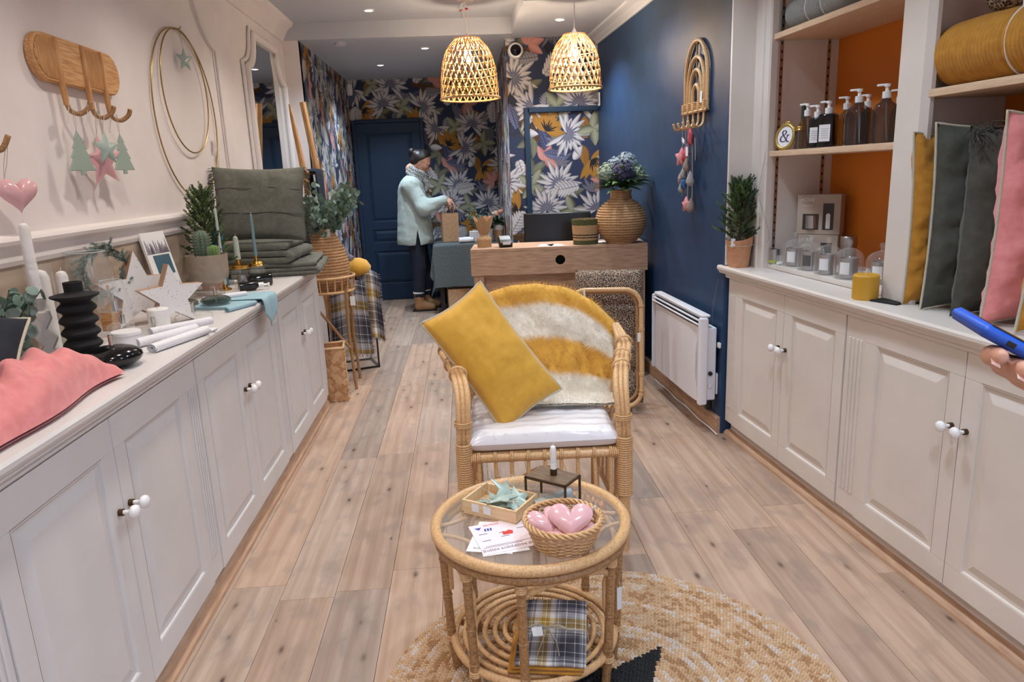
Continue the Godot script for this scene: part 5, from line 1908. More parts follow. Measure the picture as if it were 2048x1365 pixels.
func floret_ball(st: MB, c: Vector3, r: float, n: int, pr: float) -> void:
	for i in n:
		var d = dir_up(-0.5, 1.0)
		var p = c + d * r * rng.randf_range(0.85, 1.05)
		var s = d.cross(Vector3(0.3, 0.9, 0.2)).normalized()
		var q = d.cross(s)
		var a0 = rng.randf() * TAU
		for k in 4:
			var a = a0 + k * PI / 2
			var e = s * cos(a) + q * sin(a)
			var f = s * cos(a + PI / 2) + q * sin(a + PI / 2)
			st.quad(p, p + e * pr * 0.6 + f * pr * 0.5 + d * 0.002, p + e * pr * 1.2 + d * 0.004, p + e * pr * 0.6 - f * pr * 0.5 + d * 0.002)

func pendant(pos: Vector3, R: float, H: float, ceil_y: float, n: int, hoops: Array, label: String, energy: float) -> void:
	var o = thing("pendant_lamp", label, "lamp", pos)
	var pr = [Vector2(1.0, 0.0), Vector2(0.985, 0.15), Vector2(0.96, 0.35), Vector2(0.91, 0.55), Vector2(0.82, 0.72), Vector2(0.68, 0.86), Vector2(0.50, 0.96), Vector2(0.42, 1.0)]
	var rad = func(v: float) -> float:
		for i in pr.size() - 1:
			if v <= pr[i + 1].y:
				return R * lerpf(pr[i].x, pr[i + 1].x, (v - pr[i].y) / (pr[i + 1].y - pr[i].y))
		return R * 0.42
	var st = mb()
	for s in [-1.0, 1.0]:
		for k in n:
			var ps = []
			for i in 15:
				var v = i / 14.0
				var a = TAU * k / n + s * v * TAU * 3.5 / n
				var r: float = rad.call(v) + s * 0.0015
				ps.append(Vector3(cos(a) * r, v * H, sin(a) * r))
			# flat strip
			var b = st.v.size()
			for i in 15:
				var v = i / 14.0
				var p: Vector3 = ps[i]
				var tg = (ps[mini(i + 1, 14)] - ps[maxi(i - 1, 0)]).normalized()
				var nn = Vector3(p.x, 0, p.z).normalized()
				var sd = tg.cross(nn).normalized() * 0.0042 * (0.55 + 0.45 * rad.call(v) / R)
				st.pt(p - sd + nn * 0.0008)
				st.pt(p + sd + nn * 0.0008)
				st.pt(p - sd - nn * 0.0008)
				st.pt(p + sd - nn * 0.0008)
			for i in 14:
				var c = b + i * 4
				st.tri(c, c + 1, c + 5)
				st.tri(c, c + 5, c + 4)
				st.tri(c + 2, c + 7, c + 3)
				st.tri(c + 2, c + 6, c + 7)
	put(o, "woven_strips", st, M.bamboo)
	st = mb()
	for v in hoops:
		st.tube(arc(Vector3(0, v * H, 0), rad.call(v) + 0.002, 0, TAU, 40).slice(0, 40), 0.0026, 5, true)
	put(o, "woven_hoops", st, M.bamboo)
	put(o, "rim", mb().tube(arc(Vector3.ZERO, R + 0.002, 0, TAU, 48).slice(0, 48), 0.0075, 8, true), M.bamboo)
	put(o, "top_ring", mb().lathe([Vector2(R * 0.42, H - 0.006), Vector2(R * 0.45, H - 0.002), Vector2(R * 0.45, H + 0.006), Vector2(0.014, H + 0.008)], 32), M.bamboo)
	put(o, "lamp_holder", mb().lathe([Vector2(0.018, H - 0.07), Vector2(0.02, H - 0.01), Vector2(0.02, H + 0.008), Vector2(0.012, H + 0.03), Vector2(0.004, H + 0.045)], 20), M.white_gloss)
	var bulb = put(o, "bulb", mb().lathe([Vector2(0.0001, H - 0.165), Vector2(0.018, H - 0.161), Vector2(0.029, H - 0.145), Vector2(0.032, H - 0.125), Vector2(0.026, H - 0.10), Vector2(0.015, H - 0.075), Vector2(0.0001, H - 0.07)], 20, Vector3.ZERO, 2.0), M.bulb)
	var l = OmniLight3D.new()
	l.name = "bulb_light"
	l.position = Vector3(0, H - 0.125, 0)
	l.light_energy = energy
	l.light_color = Color(1.0, 0.90, 0.76)
	l.light_size = 0.03
	l.omni_range = 12.0
	l.omni_attenuation = 2.0
	l.shadow_enabled = true
	o.add_child(l)
	var top = ceil_y - pos.y
	put(o, "cord", mb().tube([Vector3(0, H + 0.04, 0), Vector3(0.002, (H + top) / 2, 0), Vector3(-0.004, top - 0.03, 0)], 0.0032, 6), M.white_gloss)
	put(o, "ceiling_rose", mb().lathe([Vector2(0.06, top - 0.001), Vector2(0.06, top - 0.03), Vector2(0.052, top - 0.036), Vector2(0.0001, top - 0.036)], 28), M.white_gloss)
	st = mb()
	for k in 4:
		st.tube(spline([Vector3(0.0, top - 0.04, 0), Vector3(-0.03 - 0.003 * k, top - 0.07, 0.004 * k), Vector3(-0.02 + 0.004 * k, top - 0.145, 0.003 * k), Vector3(0.006 + 0.004 * k, top - 0.13, 0), Vector3(0.0, top - 0.05, -0.004 * k)], 5), 0.003, 5)
	put(o, "coiled_cord", st, M.white_gloss)
	st = mb()
	st.at(Vector3(-0.034, top - 0.095, 0.004), Basis(Vector3.BACK, 0.2)).box(Vector3.ZERO, Vector3(0.022, 0.012, 0.02), 0.003)
	st.at(Vector3(0.006, top - 0.085, 0), Basis(Vector3.BACK, -0.2)).box(Vector3.ZERO, Vector3(0.022, 0.012, 0.02), 0.003)
	put(o, "red_tie", st, M.red)

func desk_area() -> void:
	rng.seed = 30
	mk("red", rgb(200, 40, 60), 0.5)
	var bm = mk("bulb", rgb(255, 240, 220), 0.4)
	bm.emission_enabled = true
	bm.emission = Color(1.0, 0.88, 0.68)
	bm.emission_energy_multiplier = 8.0
	pendant(Vector3(0.088, 2.0, -5.5), 0.215, 0.41, 2.70, 26, [0.0, 0.13, 0.27, 0.41, 0.54, 0.66, 0.77, 0.87], "woven bamboo bell pendant lamp hanging in front of the soffit", 0.55)
	pendant(Vector3(0.79, 1.99, -4.98), 0.174, 0.335, 2.70, 24, [0.0, 0.18, 0.36, 0.53, 0.70], "woven bamboo bell pendant lamp hanging beside the blue wall", 0.55)
	# ---- cash desk
	var o = thing("cash_desk", "oak cash desk with a round cable hole in its front", "desk", Vector3(0.632, 0, -4.845), deg_to_rad(-5))
	var W = 1.22
	put(o, "top", mb().box(Vector3(0, 0.939, -0.19), Vector3(W, 0.022, 0.38), 0.0015), M.oak_x)
	var hp = PackedVector2Array()
	var fr = CSGCombiner3D.new()
	# front panel with a round hole: outline plus ring of quads
	var st = mb()
	var hc = Vector2(0.01, 0.857)
	var hr = 0.034
	var cor = [Vector2(-W / 2, 0.765), Vector2(W / 2, 0.765), Vector2(W / 2, 0.928), Vector2(-W / 2, 0.928)]
	var ring = []
	for k in 32:
		var a = TAU * k / 32.0
		ring.append(hc + Vector2(cos(a), sin(a)) * hr)
	var outer = []
	for k in 32:
		var a = TAU * k / 32.0
		var d = Vector2(cos(a), sin(a))
		var t = 9.0
		if absf(d.x) > 0.0001:
			t = minf(t, ((W / 2 if d.x > 0 else -W / 2) - hc.x) / d.x)
		if absf(d.y) > 0.0001:
			t = minf(t, ((0.928 if d.y > 0 else 0.765) - hc.y) / d.y)
		outer.append(hc + d * t)
	for k in 32:
		var j = (k + 1) % 32
		for z in [0.0, -0.022]:
			st.quad(Vector3(ring[k].x, ring[k].y, z), Vector3(outer[k].x, outer[k].y, z), Vector3(outer[j].x, outer[j].y, z), Vector3(ring[j].x, ring[j].y, z))
			for c in cor:
				if (outer[k].x == c.x and outer[j].y == c.y) or (outer[j].x == c.x and outer[k].y == c.y) or (absf(outer[k].x - c.x) < 0.001 and absf(outer[j].y - c.y) < 0.001) or (absf(outer[j].x - c.x) < 0.001 and absf(outer[k].y - c.y) < 0.001):
					st.tri3(Vector3(outer[k].x, outer[k].y, z), Vector3(c.x, c.y, z), Vector3(outer[j].x, outer[j].y, z))
		st.quad(Vector3(ring[k].x, ring[k].y, 0), Vector3(ring[j].x, ring[j].y, 0), Vector3(ring[j].x, ring[j].y, -0.022), Vector3(ring[k].x, ring[k].y, -0.022))
	st.quad(Vector3(-W / 2, 0.765, -0.022), Vector3(W / 2, 0.765, -0.022), Vector3(W / 2, 0.765, 0), Vector3(-W / 2, 0.765, 0))
	for s in [-1.0, 1.0]:
		st.quad(Vector3(s * W / 2, 0.765, 0), Vector3(s * W / 2, 0.765, -0.022), Vector3(s * W / 2, 0.928, -0.022), Vector3(s * W / 2, 0.928, 0))
	fr.free()
	put(o, "front_panel", st, M.oak_x)
	put(o, "cable_hole_liner", mb().at(Vector3(hc.x, hc.y, -0.024), Basis(Vector3.RIGHT, PI / 2)).lathe([Vector2(0.036, 0.0), Vector2(0.036, -0.03), Vector2(0.0001, -0.03)], 24), M.black_matt)
	put(o, "lower_panel", mb().box(Vector3(0, 0.40, -0.06), Vector3(W - 0.16, 0.73, 0.02)), M.oak_x)
	for s in [-1.0, 1.0]:
		put(o, "side_panel", mb().box(Vector3(s * (W / 2 - 0.05), 0.383, -0.19), Vector3(0.07, 0.763, 0.36), 0.002), M.oak_y)
	put(o, "work_surface", mb().box(Vector3(-0.05, 0.71, -0.60), Vector3(W - 0.14, 0.022, 0.44), 0.002), M.oak_x)
	for s in [-1.0, 1.0]:
		put(o, "desk_leg", mb().box(Vector3(s * (W / 2 - 0.14) - 0.04, 0.35, -0.78), Vector3(0.05, 0.70, 0.05), 0.002), M.oak_y)
	# ---- things on the desk
	o = thing("monitor", "black flat computer monitor seen from behind on the desk", "monitor", Vector3(0.70, 0.7215, -5.40), deg_to_rad(-4))
	put(o, "housing", mb().at(Vector3(0, 0.28, 0), Basis(Vector3.RIGHT, -0.08)).box(Vector3.ZERO, Vector3(0.50, 0.29, 0.03), 0.006), M.black_sheen)
	put(o, "bezel", mb().at(Vector3(0, 0.28, 0), Basis(Vector3.RIGHT, -0.08)).box(Vector3(0, 0, -0.017), Vector3(0.51, 0.30, 0.008), 0.003), M.black)
	put(o, "stand", mb().box(Vector3(0, 0.10, -0.01), Vector3(0.06, 0.20, 0.02), 0.003), M.black)
	put(o, "foot", mb().box(Vector3(0, 0.006, 0.0), Vector3(0.22, 0.012, 0.16), 0.004), M.black)
	o = thing("woven_basket", "small jute basket with olive and black bands on the desk", "basket", Vector3(0.835, 0.95, -4.93))
	for q in [[0.0, 0.03, M.olive_jute, "bottom_band"], [0.03, 0.045, M.jute, "jute_band"], [0.045, 0.053, M.black_matt, "black_stripe"], [0.053, 0.063, M.jute, "jute_band"], [0.063, 0.071, M.black_matt, "black_stripe"], [0.071, 0.135, M.jute, "jute_band"], [0.135, 0.175, M.olive_jute, "top_band"]]:
		st = mb()
		var y = q[0] + 0.0028
		while y < q[1]:
			var r = 0.083 + 0.012 * y / 0.175
			var ps = []
			var rr = []
			for k in 40:
				var a = TAU * k / 40.0
				ps.append(Vector3(cos(a) * r, y + 0.0008 * sin(a * 11.0 + y * 900.0), sin(a) * r))
				rr.append(0.0033 * (1.0 + 0.15 * sin(a * 20.0 + y * 700.0)))
			st.tube(ps, rr, 5, true)
			y += 0.0056
		put(o, q[3], st, q[2])
	put(o, "base", mb().lathe([Vector2(0.0001, 0.002), Vector2(0.083, 0.002)], 24), M.olive_jute)
	put(o, "lining", mb().lathe([Vector2(0.082, 0.002), Vector2(0.0925, 0.172)], 32), M.jute)
	o = thing("coiled_vase", "round water hyacinth vase with hydrangeas on the desk", "vase", Vector3(1.078, 0.95, -4.90))
	var pr = [Vector2(0.09, 0.0)]
	for k in range(1, 12):
		var a = -PI / 2 + 0.5 + (PI - 0.95) * k / 11.0
		pr.append(Vector2(0.168 * cos(a), 0.150 + 0.150 * sin(a) * 1.06))
	pr.append_array([Vector2(0.066, 0.30), Vector2(0.064, 0.345), Vector2(0.068, 0.355)])
	coil_vase(o, pr, 0.0095, 5)
	hanging_tag(o, Vector3(-0.07, 0.35, 0.02), turned(0, 0, 0.1), 0.012, 0.06)
	var dk = mb()
	var md = mb()
	var pa = mb()
	for i in 90:
		var d = dir_up(-0.25, 0.55)
		leaf([dk, md, md][i % 3], Vector3(d.x * 0.05, 0.37 + 0.05 * rng.randf(), d.z * 0.05), (d + Vector3(0, 0.25, 0)).normalized(), Vector3(-d.x * 0.4, 1, -d.z * 0.4).normalized(), rng.randf_range(0.10, 0.19), rng.randf_range(0.035, 0.06), 0.25)
	for i in 14:
		var d = dir_up(0.1, 0.8)
		leaf(pa, Vector3(d.x * 0.11, 0.44 + d.y * 0.08, d.z * 0.11), d, Vector3(-d.x, 1, -d.z).normalized(), 0.085, 0.04)
	put(o, "leaves", dk, M.leaf_dark).set_meta("kind", "stuff")
	put(o, "mid_leaves", md, M.leaf_mid).set_meta("kind", "stuff")
	put(o, "pale_leaves", pa, M.leaf_pale).set_meta("kind", "stuff")
	mk("hydrangea_violet", rgb(70, 66, 96), 0.7)
	mk("hydrangea_blue", rgb(148, 164, 176), 0.7)
	mk("hydrangea_green", rgb(150, 166, 146), 0.7)
	for q in [[Vector3(0.0, 0.47, 0.075), 0.085, M.hydrangea_violet, 230], [Vector3(-0.09, 0.475, 0.02), 0.07, M.hydrangea_green, 150], [Vector3(0.04, 0.54, -0.01), 0.07, M.hydrangea_blue, 150], [Vector3(0.10, 0.46, 0.03), 0.065, M.hydrangea_green, 130], [Vector3(-0.04, 0.52, 0.03), 0.06, M.hydrangea_blue, 110]]:
		st = mb()
		floret_ball(st, q[0], q[1], q[3], 0.011)
		var fb = put(o, "hydrangea_head", st, q[2])
		put(fb, "heart", mb().at(q[0]).lathe([Vector2(0.0001, -q[1] * 0.8), Vector2(q[1] * 0.6, -q[1] * 0.5), Vector2(q[1] * 0.82, 0), Vector2(q[1] * 0.6, q[1] * 0.55), Vector2(0.0001, q[1] * 0.82)], 14, Vector3.ZERO, 2.0), q[2])
	o = thing("card_terminal", "small black card payment terminal on the desk", "terminal", Vector3(0.272, 0.95, -4.98), deg_to_rad(8))
	put(o, "body", mb().at(Vector3(0, 0.034, 0), Basis(Vector3.RIGHT, 0.5)).box(Vector3.ZERO, Vector3(0.092, 0.05, 0.10), 0.008), M.black)
	put(o, "display", mb().at(Vector3(0, 0.034, 0), Basis(Vector3.RIGHT, 0.5)).box(Vector3(0, 0.026, -0.014), Vector3(0.074, 0.002, 0.05)), M.grey_screen)
	put(o, "paper_strip", mb().at(Vector3(0, 0.03, 0.062), Basis(Vector3.RIGHT, 0.2)).box(Vector3.ZERO, Vector3(0.055, 0.018, 0.002)), M.paper)
	o = thing("wrapped_plant", "little plant wrapped in brown burlap tied with string on the desk", "plant", Vector3(0.128, 0.95, -5.03))
	st = mb()
	var nz = noise(4.0, 9)
	st.surf(40, 20, func(u: float, v: float) -> Vector3:
		var a = u * TAU
		var y = v * 0.2
		var r = 0.0
		if v < 0.42:
			r = lerpf(0.046, 0.05, v / 0.42) if v < 0.3 else lerpf(0.05, 0.022, (v - 0.3) / 0.12)
		else:
			r = lerpf(0.022, 0.062, pow((v - 0.42) / 0.58, 0.7))
		var w = 1.0 + (0.06 + 0.16 * maxf(0.0, v - 0.4)) * sin(a * 4.0 + 1.0) + 0.05 * sin(a * 13.0)
		return Vector3(cos(a) * r * w, y + maxf(0.0, v - 0.6) * 0.05 * sin(a * 4.0 + 0.5), sin(a) * r * w), true)
	put(o, "burlap", st, M.burlap)
	put(o, "string", mb().tube(arc(Vector3(0, 0.084, 0), 0.024, 0, TAU, 20).slice(0, 20), 0.002, 5, true), M.cord_grey)
	# papers lying on the desk
	for q in [[0.62, -4.94, 10.0], [0.56, -4.96, -14.0], [0.98, -5.0, 20.0]]:
		solo("loose_paper", mb().box(Vector3(0, 0.0008, 0), Vector3(0.10, 0.0012, 0.14)), M.paper, {10.0: "white slip of paper on the desk, nearer the banded basket", -14.0: "white slip of paper on the desk in front of the monitor", 20.0: "white slip of paper half under the coiled vase"}[q[2]], "paper", Transform3D(turned(deg_to_rad(q[2])), Vector3(q[0], 0.9503, q[1])), "paper slips on the desk")
	# ---- wall and ceiling devices
	o = thing("security_camera", "white dome camera with black lens high on the papered partition", "camera", Vector3(0.507, 2.465, -6.42))
	var cb = Basis(Vector3.RIGHT, PI / 2)
	put(o, "housing", mb().at(Vector3.ZERO, cb).lathe([Vector2(0.066, 0.0), Vector2(0.066, 0.04), Vector2(0.058, 0.054), Vector2(0.046, 0.056)], 28), M.white_gloss)
	put(o, "dome", mb().at(Vector3.ZERO, cb).lathe([Vector2(0.047, 0.054), Vector2(0.044, 0.07), Vector2(0.03, 0.085), Vector2(0.0001, 0.092)], 28, Vector3.ZERO, 2.0), M.black_gloss)
	o = thing("motion_sensor", "white alarm sensor in the corner above the blue door", "sensor", Vector3(-1.24, 2.46, -8.66), deg_to_rad(35))
	put(o, "housing", mb().box(Vector3.ZERO, Vector3(0.065, 0.13, 0.045), 0.014), M.white)
	put(o, "window", mb().box(Vector3(0, -0.02, 0.022), Vector3(0.045, 0.05, 0.006), 0.002), M.white_gloss)
	o = thing("smoke_detector", "flat grey smoke detector on the dropped ceiling", "detector", Vector3(-0.96, 2.57, -6.40))
	put(o, "housing", mb().lathe([Vector2(0.05, 0.0), Vector2(0.048, -0.02), Vector2(0.03, -0.028), Vector2(0.0001, -0.028)], 24), M.ceiling)
	for q in [[Vector3(1.206, 2.04, -6.30), -PI / 2, "small white pictogram plate on the blue wall by the partition"], [Vector3(0.420, 2.145, -7.83), -PI / 2, "small white pictogram plate on the partition's papered side"]]:
		var so = thing("wall_plate", q[2], "sign", q[0], q[1])
		put(so, "plate", mb().box(Vector3(0, 0, 0.004), Vector3(0.06, 0.11, 0.008), 0.002), M.white)
		put(so, "pictogram", mb().at(Vector3(0, 0, 0.0086)).prism(PackedVector2Array([Vector2(-0.012, -0.04), Vector2(-0.002, -0.04), Vector2(0.004, -0.01), Vector2(0.012, -0.04), Vector2(0.02, -0.04), Vector2(0.01, 0.015), Vector2(0.004, 0.04), Vector2(-0.008, 0.035)]), 0.001), M.black)
	rear_table()

func rear_table() -> void:
	rng.seed = 44
	var o = thing("side_table", "plain table under the grey cloth beside the blue door", "table", Vector3(0.03, 0, -7.86))
	put(o, "table_top", mb().box(Vector3(0, 0.74, 0), Vector3(0.70, 0.03, 0.80), 0.002), M.oak_x)
	for s in [[-1, -1], [1, -1], [-1, 1], [1, 1]]:
		put(o, "leg", mb().box(Vector3(s[0] * 0.31, 0.3625, s[1] * 0.36), Vector3(0.045, 0.725, 0.045), 0.002), M.black)
	# cloth: flat top with falling sides, longer at the front left corner
	var nz = noise(2.2, 6)
	var st = sheet(func(u: float, v: float) -> Vector3:
		var x = lerpf(-0.66, 0.37, u)
		var z = lerpf(-0.42, 0.86, v)
		var y = 0.7605
		var px = x
		var pz = z
		var ox = maxf(0.0, -0.362 - x)
		var oz = maxf(0.0, z - 0.412)
		if ox > 0.0:
			px = -0.362 - 0.012 - ox * 0.12 - 0.02 * sin(z * 16.0) * ox * 3.0
		if oz > 0.0:
			pz = 0.412 + 0.012 + oz * 0.05 + 0.018 * sin(x * 15.0 + 1.0) * oz * 3.0
		y -= maxf(ox, oz) + minf(ox, oz) * 0.35
		return Vector3(0.03 + px, y + nz.get_noise_2d(x, z) * 0.004, -7.86 + pz), 46, 46, 0.004)
	solo("tablecloth", st, M.table_linen, "blue-grey linen cloth hanging over the rear table", "tablecloth")
	o = thing("paper_bag", "brown paper carrier bag standing on the cloth in her hands", "bag", Vector3(-0.165, 0.7655, -7.70), deg_to_rad(12))
	st = mb()
	st.surf(4, 6, func(u: float, v: float) -> Vector3:
		return Vector3(lerpf(-0.088, 0.088, u), v * 0.30, 0.05 - 0.004 * sin(v * 5.0)))
	st.surf(4, 6, func(u: float, v: float) -> Vector3:
		return Vector3(lerpf(0.088, -0.088, u), v * 0.30, -0.05))
	for s in [-1.0, 1.0]:
		st.quad(Vector3(s * 0.088, 0, 0.05), Vector3(s * 0.080, 0.08, 0.0), Vector3(s * 0.080, 0.30, 0.0), Vector3(s * 0.088, 0.30, 0.046))
		st.quad(Vector3(s * 0.080, 0.08, 0.0), Vector3(s * 0.088, 0, -0.05), Vector3(s * 0.088, 0.30, -0.05), Vector3(s * 0.080, 0.30, 0.0))
		st.tri3(Vector3(s * 0.088, 0, 0.05), Vector3(s * 0.088, 0, -0.05), Vector3(s * 0.080, 0.08, 0.0))
	st.quad(Vector3(-0.088, 0.001, -0.05), Vector3(0.088, 0.001, -0.05), Vector3(0.088, 0.001, 0.05), Vector3(-0.088, 0.001, 0.05))
	put(o, "bag_body", st, M.kraft)
	for z in [-0.05, 0.047]:
		put(o, "handle", mb().tube(spline([Vector3(-0.04, 0.29, z), Vector3(-0.034, 0.36, z), Vector3(0, 0.385, z), Vector3(0.034, 0.36, z), Vector3(0.04, 0.29, z)], 4), 0.003, 6), M.kraft)
	o = thing("folded_towels", "white folded cloth bundle on the grey tablecloth", "cloth", Vector3(0.0, 0.7655, -7.52), 0.1)
	put(o, "cloth", folded(0.15, 0.10, 0.05, 2, 50), M.white_linen)
	o = thing("patterned_box", "small white box with blue circle pattern on the rear table", "box", Vector3(0.10, 0.7655, -7.53), 0.05)
	put(o, "carton", mb().box(Vector3(0, 0.055, 0), Vector3(0.115, 0.11, 0.08), 0.002), M.white)
	st = mb()
	for i in 4:
		for j in 4:
			st.tube(arc(Vector3(-0.042 + 0.028 * i, 0.014 + 0.027 * j, 0.0405), 0.0095, 0, TAU, 12, Vector3.RIGHT, Vector3.UP).slice(0, 12), 0.0016, 4, true)
	put(o, "circle_print", st, M.print_navy).set_meta("kind", "stuff")
	o = thing("cardboard_box", "brown cardboard box standing under the rear table", "box", Vector3(-0.03, 0, -7.62), 0.06)
	put(o, "carton", mb().box(Vector3(0, 0.14, 0), Vector3(0.40, 0.28, 0.30), 0.003), M.kraft)
	put(o, "tape", mb().box(Vector3(0, 0.281, 0), Vector3(0.40, 0.002, 0.05)), M.paper)
	# flowers
	o = thing("rose_pot", "peach and white roses in a white pot on the rear table", "flowers", Vector3(0.225, 0.7655, -7.50))
	put(o, "pot", mb().lathe([Vector2(0.0001, 0), Vector2(0.05, 0), Vector2(0.065, 0.13), Vector2(0.06, 0.13), Vector2(0.0001, 0.11)], 24), M.white_gloss)
	roses(o, 0.20, 0.10, 34)
	o = thing("rose_pot", "peach roses with dark leaves in a brown pot beside the partition", "flowers", Vector3(0.35, 0.7655, -7.56))
	put(o, "pot", mb().lathe([Vector2(0.0001, 0), Vector2(0.05, 0), Vector2(0.06, 0.12), Vector2(0.055, 0.12), Vector2(0.0001, 0.10)], 24), M.kraft)
	put(o, "wrapping", mb().surf(24, 3, func(u: float, v: float) -> Vector3:
		var a = u * TAU
		var r = 0.058 + 0.03 * v + 0.008 * sin(a * 7.0) * v
		return Vector3(cos(a) * r, 0.11 + 0.05 * v + 0.01 * sin(a * 5.0) * v, sin(a) * r), true), M.white_linen)
	roses(o, 0.26, 0.085, 30)
	o = thing("grey_shrub", "silvery leafed pot plant between the bag and the roses", "plant", Vector3(0.13, 0.7655, -7.72))
	put(o, "pot", mb().lathe([Vector2(0.0001, 0), Vector2(0.045, 0), Vector2(0.055, 0.11), Vector2(0.05, 0.11), Vector2(0.0001, 0.10)], 20), M.grey_ceramic)
	eucalyptus(o, Vector3(0, 0.10, 0), 16, 0.36, 0.75, 0.014, 12)

func roses(o: Node3D, h: float, r: float, n: int) -> void:
	var dk = mb()
	for i in 70:
		var d = dir_up(-0.1, 0.8)
		leaf(dk, Vector3(d.x * r * 0.4, h * 0.62 + rng.randf() * h * 0.3, d.z * r * 0.4), d, Vector3(-d.x * 0.5, 1, -d.z * 0.5).normalized(), 0.065, 0.034)
	put(o, "leaves", dk, M.leaf_dark).set_meta("kind", "stuff")
	mk("rose_peach", rgb(240, 178, 150), 0.7)
	mk("rose_white", rgb(238, 226, 206), 0.7)
	for i in 7:
		var a = i * 2.4
		var p = Vector3(cos(a) * r * 0.62 * sqrt(i / 7.0 + 0.1), h + 0.03 + 0.02 * sin(i * 3.0), sin(a) * r * 0.62 * sqrt(i / 7.0 + 0.1))
		var st = mb()
		for k in 3:
			st.at(p, turned(k * 1.1)).surf(14, 4, func(u: float, v: float) -> Vector3:
				var b = u * TAU
				var rr = (0.022 - 0.006 * k) * (0.45 + 0.55 * sin(v * 2.2)) * (1.0 + 0.12 * sin(b * 3.0 + k))
				return Vector3(cos(b) * rr, v * 0.028 - 0.012 + 0.002 * k, sin(b) * rr), true)
		put(o, "rose", st, M.rose_peach if i % 3 != 1 else M.rose_white)

# ----------------------------------------------------------------- right side
func rturn(extra := 0.0) -> float:
	return RF.basis.get_euler().y + extra

func pump_bottle(s: float, o_: float, r: float, h: float, glass: Material, label: String, with_label := false, sq := false) -> Node3D:
	var o = thing("pump_bottle", label, "bottle", rp(s, 1.505, o_), rturn(deg_to_rad(34.0)), "soap bottles on the middle shelf")
	var st = mb()
	if sq:
		st.box(Vector3(0, h * 0.42, 0), Vector3(r * 2, h * 0.84, r * 1.7), 0.008)
	else:
		st.lathe([Vector2(0.0001, 0.0), Vector2(r * 0.94, 0.0), Vector2(r, 0.006), Vector2(r, h * 0.74), Vector2(r * 0.82, h * 0.86), Vector2(r * 0.42, h * 0.94), Vector2(r * 0.38, h), Vector2(0.0001, h)], 28, Vector3.ZERO, 0.9)
	put(o, "glass", st, glass)
	var top = h if not sq else h * 0.84
	put(o, "pump", mb().lathe([Vector2(0.0155, top - 0.002), Vector2(0.0155, top + 0.024), Vector2(0.007, top + 0.026), Vector2(0.006, top + 0.040), Vector2(0.011, top + 0.042), Vector2(0.011, top + 0.052), Vector2(0.0001, top + 0.053)], 18).box(Vector3(-0.016, top + 0.049, 0.004), Vector3(0.04, 0.008, 0.010), 0.002), M.white_gloss)
	put(o, "dip_tube", mb().tube([Vector3(0, top, 0), Vector3(0.004, top * 0.5, 0), Vector3(0.012, 0.01, 0)], 0.0028, 6), M.frosted)
	if with_label:
		put(o, "paper_label", mb().box(Vector3(0, h * 0.36, r * 0.85 + 0.0012), Vector3(r * 1.35, h * 0.42, 0.001)), M.paper)
		var ln = mb()
		for k in 5:
			ln.box(Vector3(0, h * (0.24 + 0.055 * k), r * 0.85 + 0.002), Vector3(r * (0.9 - 0.12 * (k % 2)), 0.0016, 0.0006))
		put(o, "label_print", ln, M.print_grey).set_meta("kind", "stuff")
	return o

